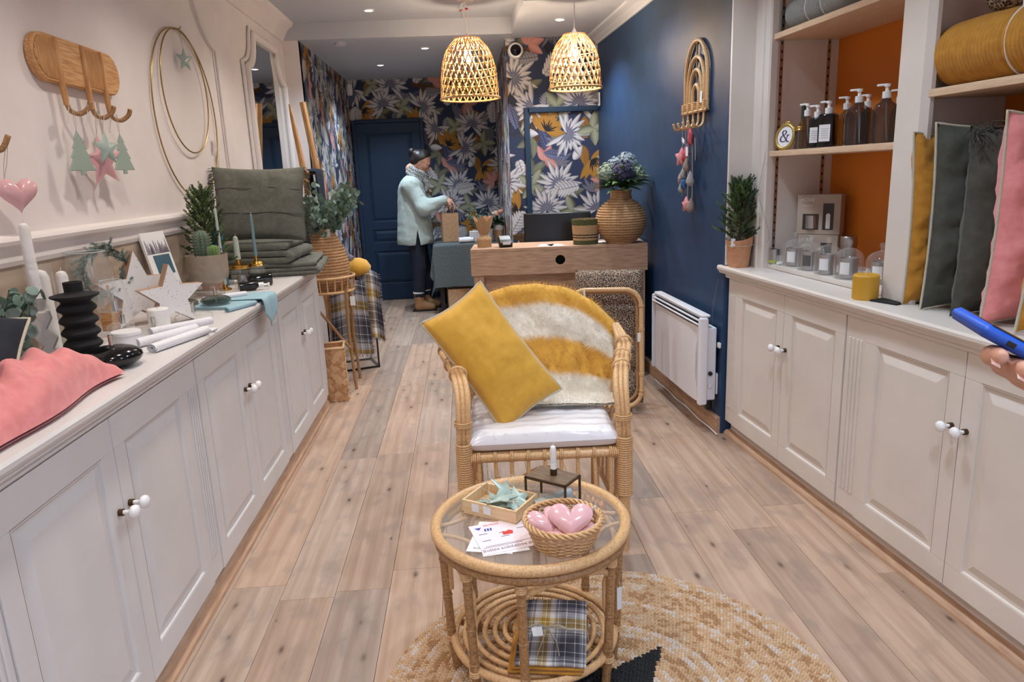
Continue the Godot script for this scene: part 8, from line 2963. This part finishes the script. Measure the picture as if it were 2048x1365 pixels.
	for q in [[0.035, -1.765, -14.0, 0.125, 0.165], [0.05, -1.755, 8.0, 0.125, 0.165], [0.062, -1.768, 14.0, 0.165, 0.165]]:
		var lf = thing("leaflet", ["white charity leaflet lowest in the fan on the glass", "white charity leaflet in the middle of the fan", "white and pink charity leaflet uppermost in the fan"][k], "leaflet", Vector3(q[0], y + 0.0006 + k * 0.0011, q[1]), deg_to_rad(q[2]), "leaflets on the glass table")
		put(lf, "sheet", mb().box(Vector3.ZERO, Vector3(q[3], 0.0008, q[4])), M.paper if k < 2 else M.leaflet_pink)
		var fb = Basis(Vector3.RIGHT, -PI / 2)
		lettering(lf, "headline", "Boîtes solidaires de N", 0.0158 if k == 2 else 0.0112, Transform3D(fb, Vector3(0.0 if k == 2 else 0.01, 0.0006, q[4] * 0.5 - 0.018)), M.ink, true)
		if k == 2:
			lettering(lf, "small_heading", "RE/MAX", 0.013, Transform3D(fb, Vector3(-0.02, 0.0006, -0.07)), M.ink_red)
			var ds = mb()
			for m in 5:
				ds.box(Vector3(-0.055 + 0.055 * (m % 3), 0.0006, -0.025 + 0.03 * (m / 3) + 0.008 * (m % 2)), Vector3(0.024, 0.0004, 0.0022))
			ds.box(Vector3(0.0, 0.0006, 0.044), Vector3(0.135, 0.0004, 0.0012))
			ds.box(Vector3(-0.02, 0.0006, 0.050), Vector3(0.11, 0.0004, 0.0012))
			put(lf, "print_lines", ds, M.ink).set_meta("kind", "stuff")
			var mt = mb().at(Vector3(0.012, 0.0007, -0.012), fb)
			mt.prism(PackedVector2Array([Vector2(-0.016, -0.010), Vector2(0.012, -0.012), Vector2(0.016, 0.004), Vector2(0.006, 0.012), Vector2(-0.004, 0.006), Vector2(-0.014, 0.010)]), 0.0004)
			put(lf, "red_mitten", mt, M.ink_red)
			mt = mb().at(Vector3(-0.035, 0.0007, -0.045), fb)
			for m in 3:
				mt.prism(PackedVector2Array([Vector2(-0.012 + m * 0.008, -0.006), Vector2(-0.007 + m * 0.008, -0.008), Vector2(-0.005 + m * 0.008, 0.006), Vector2(-0.010 + m * 0.008, 0.008)]), 0.0004)
			put(lf, "blue_scarf", mt, M.ink_blue)
		for m in (2 if k == 0 else 1):
			var bl = mb().at(Vector3(-q[3] * 0.5 + 0.022 + m * 0.022, 0.0007, -q[4] * 0.5 + 0.022), fb)
			bl.prism(PackedVector2Array([Vector2(-0.010, 0.003), Vector2(0.010, 0.003), Vector2(0.0, -0.011)]), 0.0004)
			put(lf, "balloon_print", bl, M.ink_blue)
		k += 1
	# plaid napkins on the lower shelf
	var pl = mk("plaid", Color.WHITE, 0.95)
	pl.albedo_texture = plaid_texture()
	pl.normal_enabled = true
	pl.normal_texture = M.weave
	pl.normal_scale = 0.4
	pl.uv1_scale = Vector3(1.3, 1.3, 1.3)
	var po = thing("plaid_napkins", "stack of grey, white and mustard plaid napkins tied with string", "napkins", Vector3(0.172, 0.127, -1.785), deg_to_rad(-10))
	var nz = noise(5.0, 33)
	for m in 3:
		var sh = sheet(func(u: float, v: float) -> Vector3:
			var x = (u - 0.5) * (0.20 - 0.004 * m)
			var z = (v - 0.5) * 0.29
			var tie = exp(-pow((z + 0.005) / 0.018, 2.0)) * 0.006
			return Vector3(x + 0.008 * m, 0.006 + 0.012 * m - tie * m * 0.4 + nz.get_noise_3d(x * 2.0, z * 2.0, m) * 0.004 + 0.010 * m * 0.2 * (1.0 - 16.0 * pow(u - 0.5, 4.0)), z), 18, 24, 0.010)
		put(po, "napkin", sh, [M.ochre, M.ochre, pl][m])
	st = mb()
	for m in 46:
		var x = -0.085 + 0.19 * m / 45.0
		var p = Vector3(x, 0.03, -0.145)
		st.tube([p, p + Vector3(rng.randf_range(-0.005, 0.005), rng.randf_range(0.0, 0.008), -0.016)], 0.0009, 3, false, false)
	put(po, "fringe", st, M.print_grey).set_meta("kind", "stuff")
	st = mb()
	st.tube([Vector3(-0.10, 0.0, -0.005), Vector3(-0.095, 0.034, -0.005), Vector3(0.01, 0.041, -0.005), Vector3(0.115, 0.034, -0.005), Vector3(0.118, 0.0, -0.005)], 0.002, 5)
	for s in [-1.0, 1.0]:
		st.tube(spline([Vector3(0.0, 0.042, -0.005), Vector3(s * 0.03, 0.056, 0.008), Vector3(s * 0.055, 0.046, 0.004), Vector3(s * 0.03, 0.046, -0.012), Vector3(0, 0.042, -0.005)], 5), 0.0018, 5)
		st.tube([Vector3(0, 0.042, -0.005), Vector3(s * 0.02 + 0.01, 0.043, 0.06), Vector3(s * 0.03 + 0.01, 0.043, 0.12)], 0.0016, 5)
	put(po, "string_bow", st, M.cord_grey)
	hanging_tag(po, Vector3(-0.03, 0.052, 0.01), turned(0.3, -1.0), 0.03, 0.05)

# ------------------------------------------------------------------- people
# bones: [a, b, ra, rb]; smooth union meshed as surface nets
func nets(st: MB, bones: Array, cell: float, k: float, cut = null) -> void:
	var lo = Vector3.ONE * 1e9
	var hi = -lo
	for b in bones:
		var m: float = maxf(b[2], b[3]) + cell * 2.5
		for p in [b[0], b[1]]:
			lo = lo.min(p - Vector3.ONE * m)
			hi = hi.max(p + Vector3.ONE * m)
	var n = Vector3i(((hi - lo) / cell).ceil()) + Vector3i.ONE
	var nx: int = n.x
	var ny: int = n.y
	var nz: int = n.z
	var F = PackedFloat32Array()
	F.resize(nx * ny * nz)
	F.fill(1.0)
	for b in bones:
		var a: Vector3 = b[0]
		var d: Vector3 = b[1] - b[0]
		var dd: float = maxf(d.length_squared(), 1e-9)
		var ra: float = b[2]
		var rb: float = b[3]
		var m: float = maxf(ra, rb) + k + cell * 2.0
		var i0 = Vector3i(((a.min(b[1]) - Vector3.ONE * m - lo) / cell).floor()).clamp(Vector3i.ZERO, n - Vector3i.ONE)
		var i1 = Vector3i(((a.max(b[1]) + Vector3.ONE * m - lo) / cell).ceil()).clamp(Vector3i.ZERO, n - Vector3i.ONE)
		for z in range(i0.z, i1.z + 1):
			for y in range(i0.y, i1.y + 1):
				var row: int = (z * ny + y) * nx
				for x in range(i0.x, i1.x + 1):
					var p: Vector3 = lo + Vector3(x, y, z) * cell - a
					var t: float = clampf(p.dot(d) / dd, 0.0, 1.0)
					var v: float = (p - d * t).length() - lerpf(ra, rb, t)
					var o: float = F[row + x]
					var h: float = clampf(0.5 + 0.5 * (o - v) / k, 0.0, 1.0)
					F[row + x] = lerpf(o, v, h) - k * h * (1.0 - h)
	if cut != null:
		for z in nz:
			for y in ny:
				for x in nx:
					var i = (z * ny + y) * nx + x
					if F[i] < 0.06:
						F[i] = maxf(F[i], cut.call(lo + Vector3(x, y, z) * cell))
	var id = PackedInt32Array()
	id.resize(nx * ny * nz)
	id.fill(-1)
	var off = [0, 1, nx, nx + 1, nx * ny, nx * ny + 1, nx * ny + nx, nx * ny + nx + 1]
	var cp = [Vector3(0, 0, 0), Vector3(1, 0, 0), Vector3(0, 1, 0), Vector3(1, 1, 0), Vector3(0, 0, 1), Vector3(1, 0, 1), Vector3(0, 1, 1), Vector3(1, 1, 1)]
	var ed = [[0, 1], [2, 3], [4, 5], [6, 7], [0, 2], [1, 3], [4, 6], [5, 7], [0, 4], [1, 5], [2, 6], [3, 7]]
	for z in nz - 1:
		for y in ny - 1:
			var row: int = (z * ny + y) * nx
			for x in nx - 1:
				var i: int = row + x
				var mask = 0
				for c in 8:
					if F[i + off[c]] < 0.0:
						mask |= 1 << c
				if mask == 0 or mask == 255:
					continue
				var s = Vector3.ZERO
				var q = 0
				for e in ed:
					var fa: float = F[i + off[e[0]]]
					var fb: float = F[i + off[e[1]]]
					if (fa < 0.0) != (fb < 0.0):
						s += cp[e[0]].lerp(cp[e[1]], fa / (fa - fb))
						q += 1
				id[i] = st.pt(lo + (Vector3(x, y, z) + s / q) * cell)
	var step = [1, nx, nx * ny]
	for z in range(1, nz - 1):
		for y in range(1, ny - 1):
			var row: int = (z * ny + y) * nx
			for x in range(1, nx - 1):
				var i: int = row + x
				var ins: bool = F[i] < 0.0
				for ax in 3:
					if ins != (F[i + step[ax]] < 0.0):
						var u: int = step[(ax + 1) % 3]
						var w: int = step[(ax + 2) % 3]
						var a = id[i - u - w]
						var b = id[i - w]
						var c = id[i]
						var d2 = id[i - u]
						if a < 0 or b < 0 or c < 0 or d2 < 0:
							continue
						if ins:
							st.tri(a, b, c)
							st.tri(a, c, d2)
						else:
							st.tri(a, c, b)
							st.tri(a, d2, c)

func hand_bones(wrist: Vector3, fwd: Vector3, palm_n: Vector3, curl: float, s := 1.0, side := 1.0) -> Array:
	# palm and five fingers; fingers curl towards palm_n
	var lat = fwd.cross(palm_n).normalized() * side
	var out = [[wrist, wrist + fwd * 0.05 * s, 0.026 * s, 0.030 * s]]
	for i in 4:
		var o = (i - 1.5) * 0.019 * s
		var r = [0.0080, 0.0086, 0.0084, 0.0072][i] * s
		var L = [0.072, 0.080, 0.076, 0.060][i] * s
		var p0 = wrist + fwd * 0.035 * s + lat * o * 0.8
		var p1 = wrist + fwd * 0.085 * s + lat * o
		out.append([p0, p1, 0.013 * s, r * 1.12])
		var p = p1
		var d = fwd
		for j in 3:
			d = (d * cos(curl * (0.7 + 0.2 * j)) + palm_n * sin(curl * (0.7 + 0.2 * j))).normalized()
			var q = p + d * L * [0.42, 0.32, 0.26][j]
			out.append([p, q, r * (1.1 - 0.08 * j), r * (1.02 - 0.08 * j)])
			p = q
	var tb = wrist + fwd * 0.02 * s - lat * 0.022 * s
	var t1 = tb + (fwd * 0.6 - lat * 0.8 + palm_n * 0.3).normalized() * 0.038 * s
	var t2 = t1 + (fwd * 0.9 - lat * 0.25 + palm_n * 0.45).normalized() * 0.03 * s
	var t3 = t2 + (fwd * 0.8 + lat * 0.1 + palm_n * 0.6).normalized() * 0.022 * s
	out.append([tb, t1, 0.014 * s, 0.0105 * s])
	out.append([t1, t2, 0.0105 * s, 0.0095 * s])
	out.append([t2, t3, 0.0095 * s, 0.008 * s])
	return out

func people() -> void:
	var Z = -7.90
	var V = func(x: float, y: float, z: float) -> Vector3: return Vector3(x, y, Z + z)
	var sk = mk("skin", rgb(214, 160, 136), 0.55)
	sk.subsurf_scatter_enabled = true
	sk.subsurf_scatter_strength = 0.12
	mk("hair", rgb(34, 26, 26), 0.45)
	var o = thing("person", "person in a pale grey-green sweater and dark jeans packing a paper bag", "person", Vector3(-0.55, 0, Z))
	var org = Vector3(-0.55, 0, Z)
	# head frame
	var hc = V.call(-0.435, 1.605, 0.0)
	var f = Vector3(0.88, -0.47, 0.0).normalized()
	var u = Vector3(0.47, 0.88, 0.0).normalized()
	var H = func(a: float, b: float, c: float) -> Vector3: return hc + f * a + u * b + Vector3(0, 0, c)
	var st = mb()
	st.at(-org)
	var body = [
		[V.call(-0.555, 0.92, 0), V.call(-0.55, 1.30, 0), 0.13, 0.13],
		[V.call(-0.55, 1.36, -0.13), V.call(-0.55, 1.36, 0.13), 0.06, 0.06],
		[V.call(-0.53, 1.38, 0), V.call(-0.475, 1.53, 0), 0.058, 0.052],
		[V.call(-0.555, 0.90, 0.075), V.call(-0.53, 0.48, 0.085), 0.085, 0.058],
		[V.call(-0.53, 0.48, 0.085), V.call(-0.555, 0.09, 0.09), 0.056, 0.04],
		[V.call(-0.555, 0.90, -0.075), V.call(-0.49, 0.48, -0.085), 0.085, 0.058],
		[V.call(-0.49, 0.48, -0.085), V.call(-0.50, 0.09, -0.09), 0.056, 0.04],
		[V.call(-0.555, 1.37, 0.17), V.call(-0.415, 1.15, 0.235), 0.05, 0.042],
		[V.call(-0.415, 1.15, 0.235), V.call(-0.185, 1.215, 0.195), 0.042, 0.03],
		[V.call(-0.555, 1.37, -0.17), V.call(-0.40, 1.16, -0.20), 0.05, 0.042],
		[V.call(-0.40, 1.16, -0.20), V.call(-0.215, 1.19, 0.02), 0.042, 0.03]]
	nets(st, body, 0.016, 0.03)
	var head = [
		[H.call(-0.02, 0.03, 0), H.call(0.005, 0.04, 0), 0.082, 0.08],
		[H.call(0.035, 0.0, -0.018), H.call(0.035, 0.0, 0.018), 0.06, 0.06],
		[H.call(0.035, -0.02, 0), H.call(0.052, -0.088, 0), 0.052, 0.028],
		[H.call(-0.005, -0.05, -0.04), H.call(0.05, -0.085, -0.008), 0.026, 0.022],
		[H.call(-0.005, -0.05, 0.04), H.call(0.05, -0.085, 0.008), 0.026, 0.022],
		[H.call(0.086, 0.012, 0), H.call(0.108, -0.030, 0), 0.008, 0.012],
		[H.call(0.076, 0.024, -0.03), H.call(0.076, 0.024, 0.03), 0.017, 0.017],
		[H.call(0.076, -0.058, -0.012), H.call(0.076, -0.058, 0.012), 0.012, 0.012],
		[H.call(-0.012, -0.03, 0.070), H.call(-0.016, 0.012, 0.072), 0.011, 0.014],
		[H.call(-0.012, -0.03, -0.070), H.call(-0.016, 0.012, -0.072), 0.011, 0.014],
		[H.call(-0.03, -0.04, 0), H.call(-0.075, -0.11, 0), 0.055, 0.055]]
	nets(st, head, 0.005, 0.012)
	nets(st, hand_bones(V.call(-0.19, 1.212, 0.195), Vector3(0.86, -0.5, 0.05).normalized(), Vector3(-0.45, -0.85, 0).normalized(), 0.75), 0.0045, 0.006)
	nets(st, hand_bones(V.call(-0.22, 1.188, 0.02), Vector3(0.75, -0.55, 0.30).normalized(), Vector3(-0.5, -0.8, 0.2).normalized(), 0.8, 1.0, -1.0), 0.0045, 0.006)
	put(o, "body", st, sk)
	# hair, bun
	st = mb().at(-org)
	nets(st, [[H.call(-0.022, 0.035, 0), H.call(0.0, 0.05, 0), 0.096, 0.092], [H.call(-0.06, -0.01, 0), H.call(-0.05, 0.04, 0), 0.07, 0.08], [H.call(-0.115, 0.055, 0), H.call(-0.135, 0.06, 0.01), 0.05, 0.042]], 0.006, 0.012, func(p: Vector3) -> float:
		var q = p - hc
		return 0.85 * q.dot(f) - 0.60 * q.dot(u) + 0.012 + 0.25 * maxf(0.0, absf(q.z) - 0.055))
	put(o, "hair", st, M.hair)
	st = mb().at(-org)
	for s in [-1.0, 1.0]:
		var ps = []
		for k in 16:
			var a = TAU * k / 16.0
			ps.append(H.call(0.098, 0.002, s * 0.034) + u * sin(a) * 0.020 + Vector3(0, 0, cos(a) * 0.025))
		st.tube(ps, 0.0022, 5, true)
		st.tube([H.call(0.096, 0.008, s * 0.058), H.call(0.04, 0.012, s * 0.076), H.call(-0.02, 0.008, s * 0.08)], 0.002, 5)
	put(o, "glasses", st, M.black)
	for s in [-1.0, 1.0]:
		put(o, "eye", mb().at(H.call(0.080, 0.0, s * 0.031) - org).lathe([Vector2(0.0001, -0.010), Vector2(0.008, -0.006), Vector2(0.0105, 0), Vector2(0.008, 0.006), Vector2(0.0001, 0.010)], 12, Vector3.ZERO, 2.0), M.porcelain)
	# sweater
	st = mb().at(-org)
	var sw = [
		[V.call(-0.555, 1.33, 0.05), V.call(-0.545, 0.80, 0.05), 0.135, 0.185],
		[V.call(-0.555, 1.33, -0.05), V.call(-0.545, 0.80, -0.05), 0.135, 0.185],
		[V.call(-0.59, 1.28, 0), V.call(-0.575, 0.70, 0), 0.11, 0.18],
		[V.call(-0.56, 1.37, -0.17), V.call(-0.56, 1.37, 0.17), 0.085, 0.085],
		[V.call(-0.53, 1.40, 0), V.call(-0.50, 1.46, 0), 0.095, 0.08],
		[V.call(-0.555, 1.36, 0.185), V.call(-0.425, 1.135, 0.245), 0.082, 0.080],
		[V.call(-0.425, 1.135, 0.245), V.call(-0.215, 1.205, 0.205), 0.078, 0.052],
		[V.call(-0.555, 1.36, -0.185), V.call(-0.41, 1.15, -0.21), 0.082, 0.08],
		[V.call(-0.41, 1.15, -0.21), V.call(-0.24, 1.185, -0.01), 0.075, 0.050]]
	var nz = noise(3.2, 15)
	nets(st, sw, 0.0125, 0.05, func(p: Vector3) -> float:
		var q = p - Vector3(-0.55, 0, Z)
		var hem = 0.735 - p.y + 0.012 * sin(q.z * 14.0)
		var slit = -1.0
		if p.y < 0.90 and q.z > 0.0:
			slit = (0.90 - p.y) * 0.16 - absf(q.x - 0.035)
		return maxf(hem, slit))
	for i in st.v.size():
		var p = st.v[i]
		var w = nz.get_noise_3d(p.x, p.y * 0.7, p.z) * 0.012 + 0.006 * sin(p.y * 42.0 + p.x * 30.0 + nz.get_noise_3d(p.x, p.y, p.z) * 6.0) * clampf((p.x + 0.1) * 4.0, 0.2, 1.0)
		st.v[i] = p + Vector3(p.x, 0, p.z).normalized() * w
	put(o, "sweater", st, M.sweater)
	for q in [[V.call(-0.20, 1.21, 0.20), Vector3(0.95, 0.28, -0.1)], [V.call(-0.232, 1.187, 0.005), Vector3(0.75, -0.1, 0.65)]]:
		put(o, "cuff", mb().at(-org).tube([q[0] - q[1].normalized() * 0.03, q[0], q[0] + q[1].normalized() * 0.012], [0.054, 0.046, 0.043], 14), M.sweater)
	# scarf
	st = mb().at(-org)
	for k in 3:
		var ps = []
		for m in 28:
			var a = TAU * m / 28.0
			ps.append(V.call(-0.50 + 0.015 * k + cos(a) * 0.085, 1.455 + 0.028 * k - 0.05 * cos(a) + 0.006 * sin(a * 5.0 + k), sin(a) * 0.088))
		st.tube(ps, 0.027, 9, true)
	st.tube([V.call(-0.42, 1.47, 0.05), V.call(-0.385, 1.38, 0.06), V.call(-0.40, 1.30, 0.06)], [0.03, 0.03, 0.02], 9)
	put(o, "scarf", st, M.scarf_print)
	# jeans, boots
	st = mb().at(-org)
	nets(st, [
		[V.call(-0.555, 0.90, 0.08), V.call(-0.53, 0.48, 0.085), 0.105, 0.075],
		[V.call(-0.53, 0.48, 0.085), V.call(-0.553, 0.10, 0.09), 0.073, 0.058],
		[V.call(-0.555, 0.90, -0.08), V.call(-0.49, 0.48, -0.085), 0.105, 0.075],
		[V.call(-0.49, 0.48, -0.085), V.call(-0.498, 0.10, -0.09), 0.073, 0.058]], 0.014, 0.02, func(p: Vector3) -> float: return 0.155 - p.y)
	put(o, "jeans", st, M.jeans)
	mk("tan_leather", rgb(168, 124, 86), 0.6)
	for q in [[-0.552, 0.09], [-0.498, -0.09]]:
		st = mb().at(-org)
		nets(st, [[V.call(q[0], 0.20, q[1]), V.call(q[0], 0.06, q[1]), 0.058, 0.052], [V.call(q[0] - 0.01, 0.045, q[1]), V.call(q[0] + 0.14, 0.04, q[1]), 0.048, 0.040], [V.call(q[0] + 0.02, 0.08, q[1]), V.call(q[0] + 0.09, 0.055, q[1]), 0.045, 0.04]], 0.009, 0.02, func(p: Vector3) -> float: return maxf(0.012 - p.y, p.y - 0.205))
		var bt = put(o, "boot", st, M.tan_leather)
		put(bt, "sole", mb().at(V.call(q[0] + 0.055, 0.007, q[1]) - org).box(Vector3.ZERO, Vector3(0.27, 0.014, 0.09), 0.006), M.black_matt)
		put(bt, "lining", mb().at(V.call(q[0], 0.207, q[1]) - org).tube(arc(Vector3.ZERO, 0.058, 0, TAU, 18).slice(0, 18), 0.010, 6, true), M.white_linen)
	# ---- hand with a phone at the right edge
	var L = Vector3(0.848, -0.498, 0.176).normalized()
	var D = Vector3(-0.2381, -0.0615, 0.9693)
	D = (D - L * D.dot(L)).normalized()
	var N = D.cross(L)
	var T = Vector3(0.4601, 1.3088, -0.6391) - N * 0.003
	var ph = thing("phone", "smartphone in a bright blue case held in the hand", "phone", T + L * 0.103 - D * 0.012)
	ph.basis = Basis(L, N, D)
	put(ph, "case", mb().box(Vector3.ZERO, Vector3(0.152, 0.0135, 0.074), 0.0045), M.blue_case)
	put(ph, "screen", mb().box(Vector3(0, 0.0069, 0), Vector3(0.140, 0.0008, 0.066)), M.black_gloss)
	put(ph, "port", mb().at(Vector3(-0.047, -0.0005, 0.0370), Basis.IDENTITY).box(Vector3.ZERO, Vector3(0.009, 0.0052, 0.001), 0.0004), M.black)
	var hb = thing("hand", "raised hand reaching in past the cushions, fingers under the blue phone", "hand", T)
	st = mb().at(-T)
	var Q = func(l: float, nn: float, d: float) -> Vector3: return T + L * l + N * nn + D * d
	var bones = [
		[Q.call(0.205, -0.014, -0.03), Q.call(0.19, -0.014, 0.0), 0.034, 0.030],
		[Q.call(0.20, -0.018, -0.035), Q.call(0.27, -0.05, -0.05), 0.034, 0.030],
		[Q.call(0.27, -0.05, -0.05), Q.call(0.50, -0.18, -0.06), 0.029, 0.040],
		[Q.call(0.18, 0.0, 0.0), Q.call(0.145, 0.018, 0.010), 0.020, 0.0145],
		[Q.call(0.145, 0.018, 0.010), Q.call(0.112, 0.018, 0.004), 0.0135, 0.0115],
		[Q.call(0.112, 0.018, 0.004), Q.call(0.096, 0.016, -0.004), 0.0112, 0.0098]]
	for i in 4:
		var l = [0.056, 0.079, 0.101, 0.122][i]
		var r = [0.0090, 0.0096, 0.0094, 0.0080][i]
		var tp = [0.026, 0.034, 0.030, 0.020][i]
		bones.append([Q.call(0.178 + 0.004 * i, -0.022, -0.03), Q.call(l + 0.045, -0.023, -0.040), 0.0135, r * 1.1])
		bones.append([Q.call(l + 0.045, -0.023, -0.040), Q.call(l + 0.014, -0.0185, -0.012), r * 1.1, r * 1.04])
		bones.append([Q.call(l + 0.014, -0.0185, -0.012), Q.call(l + 0.003, -0.0165, 0.012), r * 1.04, r])
		bones.append([Q.call(l + 0.003, -0.0165, 0.012), Q.call(l - 0.003, -0.0145, tp), r, r * 0.9])
	nets(st, bones, 0.0032, 0.006)
	put(hb, "hand_and_forearm", st, sk)
	for i in 4:
		var l = [0.056, 0.079, 0.101, 0.122][i]
		var tp = [0.026, 0.034, 0.030, 0.020][i]
		var nl = mb().at(Q.call(l - 0.004, -0.0205, tp + 0.004) - T, Basis(L, -N, -D) * Basis(Vector3.RIGHT, 0.5))
		nl.box(Vector3.ZERO, Vector3(0.0095, 0.0012, 0.011), 0.0006)
		put(hb, "nail", nl, M.nail)
	put(hb, "sleeve", mb().at(-T).tube([Q.call(0.33, -0.085, -0.054), Q.call(0.40, -0.125, -0.058), Q.call(0.52, -0.19, -0.06)], [0.046, 0.050, 0.055], 18), M.navy_cloth)

func build_objects() -> void:
	rug_and_table()
	armchair()
	lounge()
	desk_area()
	people()
	left_side()
	right_side()
	stand_corner()
